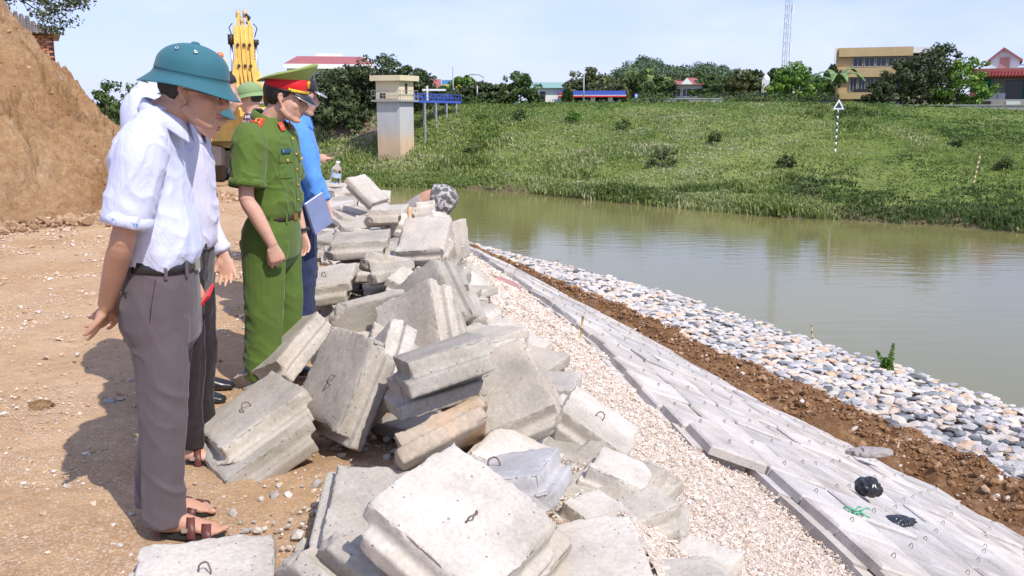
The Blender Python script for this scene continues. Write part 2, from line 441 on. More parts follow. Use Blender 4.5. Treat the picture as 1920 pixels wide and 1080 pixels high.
# loose clods along the soil berm and at the foot of the cut bank
n = 7000; yy = 7 * np.exp(r.random(n) * math.log(24 / 7.)); a = np.array([stx('toe', y) for y in yy]); bb = np.array([stx('berm', y) for y in yy])
t = r.random(n); xx = a + (bb - a) * t
S = .011 * np.exp(r.exponential(.42, n)); S = np.minimum(S, .05)
pebbles('soil_clods', np.stack([xx, yy, -2.53 + .16 * np.sin(np.pi * t) + .10 * fbm(xx * 2.8, yy * 2.8, 0, 5, 12) * np.sin(np.pi * t) ** .5 + .02], 1), S, M['clod_dark'], 'ico', .8, 6)
n = 2600; yy = r.uniform(8, 16, n); xf = np.interp(yy, [6, 8, 10, 11.6, 13, 15, 20], [-10, -8.6, -7.5, -6.57, -5.85, -5.2, -5.4])
xx = xf + np.abs(r.normal(0, .45, n)); S = np.minimum(.010 * np.exp(r.exponential(.6, n)), .07)
pebbles('bank_rubble', np.stack([xx, yy, S * .4 + 0 * xx], 1), S, M['clod'], 'ico', .8, 7)

# ---------------------------------------------------------------- cut earth bank on the left
XF = ([0, 6, 8, 10, 11.6, 13, 15, 20, 26], [-16, -10, -8.6, -7.5, -6.57, -5.85, -5.3, -5.6, -6])
def mound_z(x, y):
    d = (np.interp(y, *XF) - x) * .8
    d = d + .30 * fbm(x * .5, y * .5, 0, 3, 31)
    rise = 1.75 * d + .0 * x
    rise = np.where(rise > 1.1, 1.1 + (rise - 1.1) * .85, rise)
    cap = np.interp(-x, [5.2, 5.73, 6.01, 6.27, 6.57, 6.76, 6.95, 7.25, 7.47, 7.76, 8.65, 14, 18], [0.58, 1.02, 1.22, 1.47, 1.79, 2.03, 2.16, 2.41, 2.66, 2.97, 3.57, 4.47, 4.67])
    cap = cap + .10 * fbm(x * 1.1, y * .7, 0, 4, 33)
    k = 8.; z = -np.log(np.exp(-k * np.minimum(rise, 9)) + np.exp(-k * cap)) / k
    fade = np.clip((18.2 - y) / 4.2, 0, 1); fade = fade * fade * (3 - 2 * fade)
    z = z * np.where(y > 14, fade, 1)
    # gullies and ledges left by the digger
    gl = np.abs(fbm(x * .8 + .6 * y, y * 1.3 - .3 * x, z * .9, 4, 35))
    z = z - .42 * (gl < .16) * (.16 - gl) / .16 * np.clip(z, 0, 1) + .15 * fbm(x * 2.2, y * 2.2, z * 2.2, 6, 37, .62) + .05 * np.round(3 * vnoise(x * .7 + z, y * .9, z * 2.5, 39)) * np.clip(z * 2, 0, 1)
    return z
gx = np.linspace(-15, -4.6, 520); gy = np.linspace(7, 18.5, 520)
X, Y = np.meshgrid(gx, gy); Z = mound_z(X, Y)
Z = np.where(Z < -.02, -.15, Z) - .02
idx = np.arange(X.size).reshape(X.shape)
F = np.stack([idx[:-1, :-1], idx[:-1, 1:], idx[1:, 1:], idx[1:, :-1]], -1).reshape(-1, 4)
V = np.stack([X, Y, Z], -1).reshape(-1, 3)
keep = (Z.reshape(-1)[F] > -.12).any(1)
tag(fast_mesh('cut_earth_bank', V, F[keep], M['bank'], smooth=True), kind='structure')
# stones and clods stuck in the bank
n = 1500; xx = r.uniform(-13, -5.4, n); yy = r.uniform(9, 16, n); z = mound_z(xx, yy); ok = z > .05
S = np.minimum(.008 * np.exp(r.exponential(.5, n)), .04)
pebbles('bank_clods', np.stack([xx, yy, z - .01], 1)[ok], S[ok], M['clod'], 'ico', .9, 8)

# ---------------------------------------------------------------- river
def m_water():
    m, nt, b = new_mat('murky_river_water')
    c = ramp(nt, noise(nt, .06, 3, .5), [(.35, (.165, .152, .056)), (.65, (.195, .178, .070))])
    nt.links.new(c, b.inputs['Base Color']); b.inputs['Roughness'].default_value = .045
    b.inputs['IOR'].default_value = 1.33; b.inputs['Specular IOR Level'].default_value = .62
    n1 = bump(nt, b, noise(nt, .9, 3, .5, vscale=(1., 3.2, 1)), .05, .12)
    bump(nt, b, noise(nt, 6, 3, .55, vscale=(1., 3.0, 1)), .05, .02, n1)
    return m
M['water'] = m_water()
w = mesh_obj('river_water', [(-260, -40, WATER_Z), (120, -40, WATER_Z), (120, 140, WATER_Z), (-260, 190, WATER_Z)], [(0, 1, 2, 3)], M['water'])
tag(w, kind='structure')

# ---------------------------------------------------------------- far bank
SHX = [-260, -110, -60, -35, -20, -10.4, -6.8, -3, 1.14, 6.03, 11, 13.9, 16.1, 18.2, 28, 45, 80, 140]
SHY = [210, 118, 84, 66, 58, 55.2, 52.6, 51.5, 48.3, 42.7, 38, 36.7, 34.5, 32.7, 25, 12, -15, -60]
def far_z(x, y):
    x = np.asarray(x, float); y = np.asarray(y, float)
    s = (y - np.interp(x, SHX, SHY) + 1.1 * fbm(x * .22, 3.3, 0, 3, 43) + .35 * fbm(x * 1.1, 8.8, 0, 2, 44)) * .84
    top = np.interp(x / np.maximum(y, 20), [-.4, -.2, .25, .55, .8], [1.75, 1.7, 1.75, 1.35, 1.3])
    z0 = np.interp(s, [-6, -1.2, -.0, .5, 1.5], [-5, -3.3, -3.05, -2.82, -2.72])
    sh_ = np.interp(x, SHX, SHY); f_ = np.clip((y - sh_ - 1.2) / np.maximum(8., 69.5 + 2.5 * vnoise(x * .05, 2.2, 0, 41) - sh_), 0, 1.2)
    up_ = np.interp(f_, [0, .15, .3, .4, .6, .8, 1.], [0, .10, .285, .44, .72, .90, 1.])
    z = z0 + (top - z0) * up_
    amp = np.clip(s / 3, 0, 1) * (1 - np.clip((y - 67) / 3, 0, 1))
    z = z + amp * (.20 * fbm(x * .2, y * .18, 0, 3, 45) + .13 * fbm(x * .8, y * .7, 0, 3, 46))
    return z
def m_grassland():
    m, nt, b = new_mat('grassy_ground')
    c = ramp(nt, noise(nt, .10, 6, .6, vscale=(1, .7, 1)), [(.3, (.11, .17, .04)), (.45, (.18, .25, .06)), (.6, (.26, .31, .10)), (.78, (.34, .34, .16))])
    c = mixc(nt, .7, c, ramp(nt, noise(nt, 1.6, 6, .7), [(.3, (.5, .52, .45)), (.7, (1.25, 1.2, 1.1))]), 'MULTIPLY')
    g_ = nt.nodes.new('ShaderNodeNewGeometry'); sx = nt.nodes.new('ShaderNodeSeparateXYZ'); nt.links.new(g_.outputs['Position'], sx.inputs[0])
    mr = nt.nodes.new('ShaderNodeMapRange'); mr.inputs[1].default_value = -2.72; mr.inputs[2].default_value = -2.5; mr.inputs[3].default_value = 1; mr.inputs[4].default_value = 0; nt.links.new(sx.outputs['Z'], mr.inputs[0])
    c = mixc(nt, mr.outputs[0], c, (.20, .155, .09))
    nt.links.new(c, b.inputs['Base Color']); b.inputs['Roughness'].default_value = .9; b.inputs['Specular IOR Level'].default_value = .1
    bump(nt, b, noise(nt, 2.5, 6, .75), 1., .3)
    return m
M['grassland'] = m_grassland()
gx = np.concatenate([np.linspace(-260, -45, 60), np.linspace(-44, 75, 480), np.linspace(76, 150, 30)])
gy = np.concatenate([np.linspace(-60, 27, 30), np.arange(27.5, 75, .2), np.linspace(75.5, 400, 40)])
X, Y = np.meshgrid(gx, gy); Z = far_z(X, Y)
idx = np.arange(X.size).reshape(X.shape)
F = np.stack([idx[:-1, :-1], idx[:-1, 1:], idx[1:, 1:], idx[1:, :-1]], -1).reshape(-1, 4)
keep = (Z.reshape(-1)[F] > -4.9).any(1)
tag(fast_mesh('far_bank', np.stack([X, Y, Z], -1).reshape(-1, 3), F[keep], M['grassland'], smooth=True), kind='structure')
# distance: fields out to the horizon
b = mesh_obj('far_plain', [(-3000, 399, 1.6), (3000, 399, 1.6), (3000, 4500, 1.6), (-3000, 4500, 1.6)], [(0, 1, 2, 3)], M['grassland']); tag(b, kind='structure')
mesh_obj('left_plain', [(-3000, -200, -.3), (-60, -200, -.3), (-60, 60, -.3), (-3000, 400, -.3)], [(0, 1, 2, 3)], M['grassland'])['kind'] = 'structure'

# ---------------------------------------------------------------- grass blades and low plants (uncountable)
def blades(name, P, hgt, wid, mat, rndv, nb=4, seed=1, lean=.5, spread=.12):
    r = np.random.default_rng(seed); n = len(P)
    P = np.repeat(P, nb, 0); hgt = np.repeat(hgt, nb) * r.uniform(.6, 1.15, n * nb); wid = np.repeat(wid, nb); rv = np.clip(np.repeat(rndv, nb) + r.uniform(-.12, .12, n * nb), 0, 1)
    P = P + np.stack([r.normal(0, spread, n * nb), r.normal(0, spread, n * nb), np.zeros(n * nb)], 1)
    az = r.uniform(0, 2 * np.pi, n * nb); ln = np.abs(r.normal(0, lean, n * nb)) * hgt
    side = np.stack([-np.sin(az), np.cos(az), 0 * az], 1) * wid[:, None] * .5
    fw = np.stack([np.cos(az) * ln, np.sin(az) * ln, 0 * az], 1)
    up = np.stack([0 * az, 0 * az, hgt], 1)
    a, b_ = P - side, P + side
    c = P + fw * .35 + up * .6 + side * .8; d = P + fw * .35 + up * .6 - side * .8
    e = P + fw + up * np.clip(1 - .3 * lean, .5, 1)
    V = np.stack([a, b_, c, d, e], 1).reshape(-1, 3)
    k = np.arange(n * nb) * 5
    F = np.concatenate([np.stack([k, k + 1, k + 2], 1), np.stack([k, k + 2, k + 3], 1), np.stack([k + 3, k + 2, k + 4], 1)])
    o = fast_mesh(name, V, F, mat, rnd=np.concatenate([rv, rv, rv]))
    return tag(o, kind='stuff')
M['grass'] = leafy('river_grass', [(0, (.07, .115, .03)), (.25, (.15, .21, .05)), (.5, (.25, .31, .09)), (.78, (.36, .39, .17)), (1, (.44, .44, .26))], .6, trans=.35)
M['weed'] = leafy('broad_weeds', [(0, (.09, .15, .035)), (.4, (.15, .24, .06)), (.8, (.23, .32, .085)), (1, (.30, .37, .13))], .5, trans=.5)
PXATH = lambda y: (np.interp(y, [58, 70], [1530, 1562]) - 960) / 1667. * y
r = np.random.default_rng(77); n = 52000
pyy = r.uniform(196, 440, n); pxx = r.uniform(430, 2080, n)
# pick places by drawing distance and bearing, denser where near
yy = 31 + 40 * r.random(n) ** .85; xx = yy * r.uniform(-.34, .64, n)
sh = np.interp(xx, SHX, SHY); ok = (yy > sh - .6); xx, yy, sh = xx[ok], yy[ok], sh[ok]
zz = far_z(xx, yy); ok = zz > -3.0; xx, yy, zz, sh = xx[ok], yy[ok], zz[ok], sh[ok]
s = yy - sh
tall = fbm(xx * .09, yy * .06, 0, 3, 51); pale = fbm(xx * .07 + 9, yy * .05, 0, 3, 53)
hg = np.where(s < 6, .20 + .25 * np.clip(tall + .2, 0, 1), .12 + .30 * np.clip(tall + .1, 0, 1)) * np.clip(1 - .5 * (xx / yy > .38) * (s > 3), .3, 1) * (1 + 2.2 * np.clip(fbm(xx * .3, yy * .3, 0, 3, 58) - .15, 0, .6))
keep_ = np.abs(xx - PXATH(yy)) > .45 * (yy > 58) - 1 * (yy < 58); xx, yy, zz, hg, pale, s = xx[keep_], yy[keep_], zz[keep_], hg[keep_], pale[keep_], s[keep_]
rv = np.clip(.38 + .75 * pale + .35 * fbm(xx * .5, yy * .5, 0, 2, 57) + np.where((s > 3) & (yy < 58) & (xx / yy < .3), .25, 0) + .1 * (s < 4) + r.normal(0, .08, len(xx)), 0, 1)
blades('bank_grass', np.stack([xx, yy, zz - .04], 1), hg, .035 + .0009 * yy, M['grass'], rv, 4, 5, .75, .22)
# broad-leaved creepers on the upper slope: lumps of small leaves
def leaf_cloud(C, Rr, n, size, r, up=.35):
    """n leaf quads spread through ellipsoid C,R; denser to the outside"""
    u = r.normal(size=(n, 3)); u /= np.linalg.norm(u, axis=1)[:, None]
    rad = r.random(n) ** .28
    p = C + u * rad[:, None] * Rr
    nrm = u * .8 + r.normal(0, .55, (n, 3)) + np.array([0, 0, up]); nrm /= np.linalg.norm(nrm, axis=1)[:, None]
    t = np.cross(nrm, r.normal(size=(n, 3))); t /= np.linalg.norm(t, axis=1)[:, None]; b = np.cross(nrm, t)
    s = size * r.uniform(.55, 1.3, n)[:, None]
    q = np.stack([p - t * s, p - b * s * .5, p + t * s, p + b * s * .55], 1)
    return q
def quads_obj(name, Q, rnd, mat, parent=None):
    V = Q.reshape(-1, 3); F = np.arange(len(V)).reshape(-1, 4)
    return fast_mesh(name, V, F, mat, parent, rnd=rnd)
Q = []; RV = []
n = 1000; yy = 51 + 19 * r.random(n); xx = yy * r.uniform(-.2, .64, n); zz = far_z(xx, yy)
for i in range(n):
    if abs(xx[i] - PXATH(yy[i])) < .8 or (xx[i] / yy[i] > .3 and r.random() < .5): continue
    R0 = r.uniform(.4, 1.4); k = int(46 * R0)
    q = leaf_cloud(np.array([xx[i], yy[i], zz[i] + .05]), np.array([R0 * 1.6, R0, r.uniform(.15, .5)]), k, .085, r)
    q = q[q[:, 0, 2] > zz[i] - .3]; Q.append(q); RV.append(np.clip(r.normal(r.uniform(.25, .7) + .35 * vnoise(xx[i] * .1, yy[i] * .1), .14, len(q)), 0, 1))
tag(quads_obj('creeping_weeds', np.concatenate(Q), np.concatenate(RV), M['weed']), kind='stuff')
# overhanging reeds along the far waterline
n = 5200; xx = np.concatenate([r.uniform(-12, 26, n)]); yy = np.interp(xx, SHX, SHY) + r.uniform(-.3, 2.6, n); zz = far_z(xx, yy)
ok = (fbm(xx * .35, 1.1, 0, 3, 61) > -.25) & (zz > -3.15)
blades('waterline_reeds', np.stack([xx, yy, np.maximum(zz, -3.0)], 1)[ok], np.full(ok.sum(), .36) * np.interp(xx[ok], [-12, 5, 12, 18, 26], [.7, .9, 1.1, .5, .3]), np.full(ok.sum(), .06), M['grass'], np.clip(.62 + .3 * fbm(xx[ok] * .8, 0., 0, 2, 63) , 0, 1), 5, 9, .8, .2)
# ================================================================ concrete
def m_concrete(name, base, stain, stain_amt, light=1.):
    m, nt, b = new_mat(name)
    oi = nt.nodes.new('ShaderNodeObjectInfo')
    tc = nt.nodes.new('ShaderNodeTexCoord'); ad = nt.nodes.new('ShaderNodeVectorMath'); ad.operation = 'ADD'
    sc = nt.nodes.new('ShaderNodeVectorMath'); sc.operation = 'SCALE'; sc.inputs[0].default_value = (17.3, 31.1, 11.7)
    nt.links.new(oi.outputs['Random'], sc.inputs['Scale']); nt.links.new(tc.outputs['Object'], ad.inputs[0]); nt.links.new(sc.outputs[0], ad.inputs[1])
    def nz(s, d, rr):
        n = nt.nodes.new('ShaderNodeTexNoise'); n.inputs['Scale'].default_value = s; n.inputs['Detail'].default_value = d; n.inputs['Roughness'].default_value = rr
        nt.links.new(ad.outputs[0], n.inputs['Vector']); return n.outputs['Fac']
    B = base
    c = ramp(nt, nz(3.2, 6, .6), [(.28, [v * .80 for v in B]), (.5, B), (.72, [min(.9, v * 1.16) for v in B])])
    tone = ramp(nt, oi.outputs['Random'], [(0, (.86, .85, .84)), (.5, (1, 1, 1)), (1, (1.10, 1.09, 1.08))])
    c = mixc(nt, 1., c, tone, 'MULTIPLY')
    c = mixc(nt, .7, c, ramp(nt, nz(60, 4, .7), [(.3, (.72, .72, .72)), (.7, (1.16, 1.16, 1.16))]), 'MULTIPLY')
    c = mixc(nt, ramp(nt, nz(2.1, 5, .6), [(.52, (0, 0, 0)), (.70, (stain_amt,) * 3)]), c, stain)
    c = mixc(nt, .8, c, ramp(nt, nz(1.4, 5, .65), [(.36, (.70, .68, .64)), (.52, (1, 1, 1)), (.8, (1.06, 1.05, 1.04))]), 'MULTIPLY')
    # air holes
    v = nt.nodes.new('ShaderNodeTexVoronoi'); v.inputs['Scale'].default_value = 38; nt.links.new(ad.outputs[0], v.inputs['Vector'])
    hole = ramp(nt, v.outputs['Distance'], [(.10, (1, 1, 1)), (.17, (0, 0, 0))])
    pick = ramp(nt, v.outputs['Color'], [(.62, (0, 0, 0)), (.66, (1, 1, 1))])
    hm = mixc(nt, 1., hole, pick, 'MULTIPLY')
    c = mixc(nt, hm, c, [v_ * .42 for v_ in B])
    nt.links.new(c, b.inputs['Base Color']); b.inputs['Roughness'].default_value = .9; b.inputs['Specular IOR Level'].default_value = .2
    n1 = bump(nt, b, nz(45, 5, .7), .35, .006)
    inv = nt.nodes.new('ShaderNodeInvert'); nt.links.new(hm, inv.inputs['Color'])
    n2 = bump(nt, b, inv.outputs[0], .6, .006, n1)
    bump(nt, b, nz(9, 5, .6), .4, .01, n2)
    return m
M['conc'] = m_concrete('dusty_concrete', (.475, .430, .365), (.52, .43, .33), .6)
M['conc_white'] = m_concrete('limewashed_concrete', (.54, .53, .535), (.54, .49, .43), .4)
M['conc_pink'] = m_concrete('pale_dusty_concrete', (.53, .485, .425), (.52, .44, .35), .5)
M['conc_rust'] = m_concrete('clay_stained_concrete', (.46, .38, .30), (.52, .28, .11), 1.)
M['conc_grey'] = m_concrete('bare_grey_concrete', (.39, .36, .31), (.46, .39, .31), .4)
M['laid'] = m_concrete('laid_slab_concrete', (.53, .49, .45), (.50, .43, .36), .8)
M['laid_grey'] = m_concrete('laid_slab_grey', (.46, .435, .41), (.52, .47, .42), .5)
M['steel'] = plain('rusty_wire', (.20, .14, .11), .7, .3)

SA, SD, ST_ = .435, .042, .130        # square, offset of the lower square, thickness
def slab_mesh(seed, voxel=.0085, chip=1.):
    mb = MB(); h = ST_ / 2
    mb.box((SA / 2, SA / 2, -h / 2), (SA, SA, h + .002))
    mb.box((SA / 2 - SD, SA / 2 - SD, -h * 1.5), (SA, SA, h + .002))
    me = remeshed(mb, voxel, 1, 'slab')
    co, no = mesh_np(me)
    r = np.random.default_rng(seed)
    x, y, z = co.T
    # wear: pull the skin inwards near edges, by noise
    def edge(x0, x1, y0, y1, z0, z1):
        dx = np.minimum(x - x0, x1 - x); dy = np.minimum(y - y0, y1 - y); dz = np.minimum(z - z0, z1 - z)
        d = np.sort(np.stack([dx, dy, dz], 1), 1); return d[:, 1]           # distance to the nearest edge of the box
    e = np.where(z > -h, edge(0, SA, 0, SA, -h * 2, 0), edge(-SD, SA - SD, -SD, SA - SD, -2 * h, 0))
    nz = fbm(x * 16, y * 16, z * 16 + seed * 9, 3, seed)
    ck = np.clip(fbm(x * 5, y * 5, z * 5 + seed * 3, 2, seed + 5) - .25, 0, 1)
    c0 = np.array([SA / 2 - SD / 2, SA / 2 - SD / 2, -h])
    k = np.exp(-np.clip(e, 0, 1) / .014)
    co = co - no * (k * (.0050 + .0065 * nz + .004 * fbm(x * 45, y * 45, z * 45, 2, seed + 1) + .024 * chip * ck))[:, None] + no * (.0012 * nz)[:, None]
    # one or two knocked-off corners
    for _ in range(2):
        cx, cy = r.choice([0, SA]), r.choice([0, SA]); cz = r.choice([0, -2 * h])
        d = np.array([cx, cy, cz]) - c0; d /= np.linalg.norm(d)
        lim = np.linalg.norm((np.array([cx, cy, cz]) - c0)) - r.uniform(-.005, .028) * chip
        s = (co - c0) @ d; over = np.clip(s + .012 * fbm(co[:, 0] * 25, co[:, 1] * 25, co[:, 2] * 25, 2, seed + 2) - lim, 0, 1)
        co = co - d[None] * over[:, None]
    mesh_set(me, co); return me
SL = [slab_mesh(100 + i, chip=(.6 if i % 3 else 1.3)) for i in range(8)]
loop_me = None
def lifting_loop(parent, x=.20, y=.20, s=1., ang=0.):
    global loop_me
    if loop_me is None:
        mb = MB(); pts = [(-.022, 0, -.01)] + [(-.022 * math.cos(a), .004 * math.sin(3 * a), .012 + .022 * math.sin(a)) for a in np.linspace(0, math.pi, 9)] + [(.022, 0, -.01)]
        mb.tube(pts, .0032, 6); o = mb.build('lifting_loop', M['steel'], smooth=True); loop_me = o.data
        bpy.data.objects.remove(o)
    o = bpy.data.objects.new('lifting_loop', loop_me); COL.objects.link(o); o.parent = parent
    o.location = (x, y, 0); o.rotation_euler = (.25, 0, ang)
    return o
GP = 'precast concrete slabs dumped in the pile'
def pile_slab(i, typ, loc, Rm, mat, label, sc=(1, 1, 1), group=GP):
    o = bpy.data.objects.new('concrete_slab', SL[i % len(SL)].copy() if False else SL[i % len(SL)]); COL.objects.link(o)
    Rm = Matrix(Rm)
    if typ == 'S':      # measured on its side face: X = long, Y = across the thickness, Z = outward side normal
        # slab axes: x = X, z = Y, y = x cross... outward side normal is +y of the slab after offset
        X, Y, N = Rm.col[0].copy(), Rm.col[1].copy(), Rm.col[2].copy()
        Rn = Matrix((X, -N, Y)).transposed()           # slab -y side faces the normal
        org = Vector(loc) + Rn @ Vector((SD, SD, ST_))
    else:
        Rn = Rm; org = Vector(loc)
    q = Rn.to_quaternion()
    o.rotation_mode = 'QUATERNION'; o.location = org; o.rotation_quaternion = q; o.scale = sc
    if not o.data.materials: o.data.materials.append(M['conc'])
    o.material_slots[0].link = 'OBJECT'; o.material_slots[0].material = M[mat]
    return tag(o, label, 'concrete slab', group, 'thing')
for k in range(len(SL)): SL[k].materials.append(M['conc'])
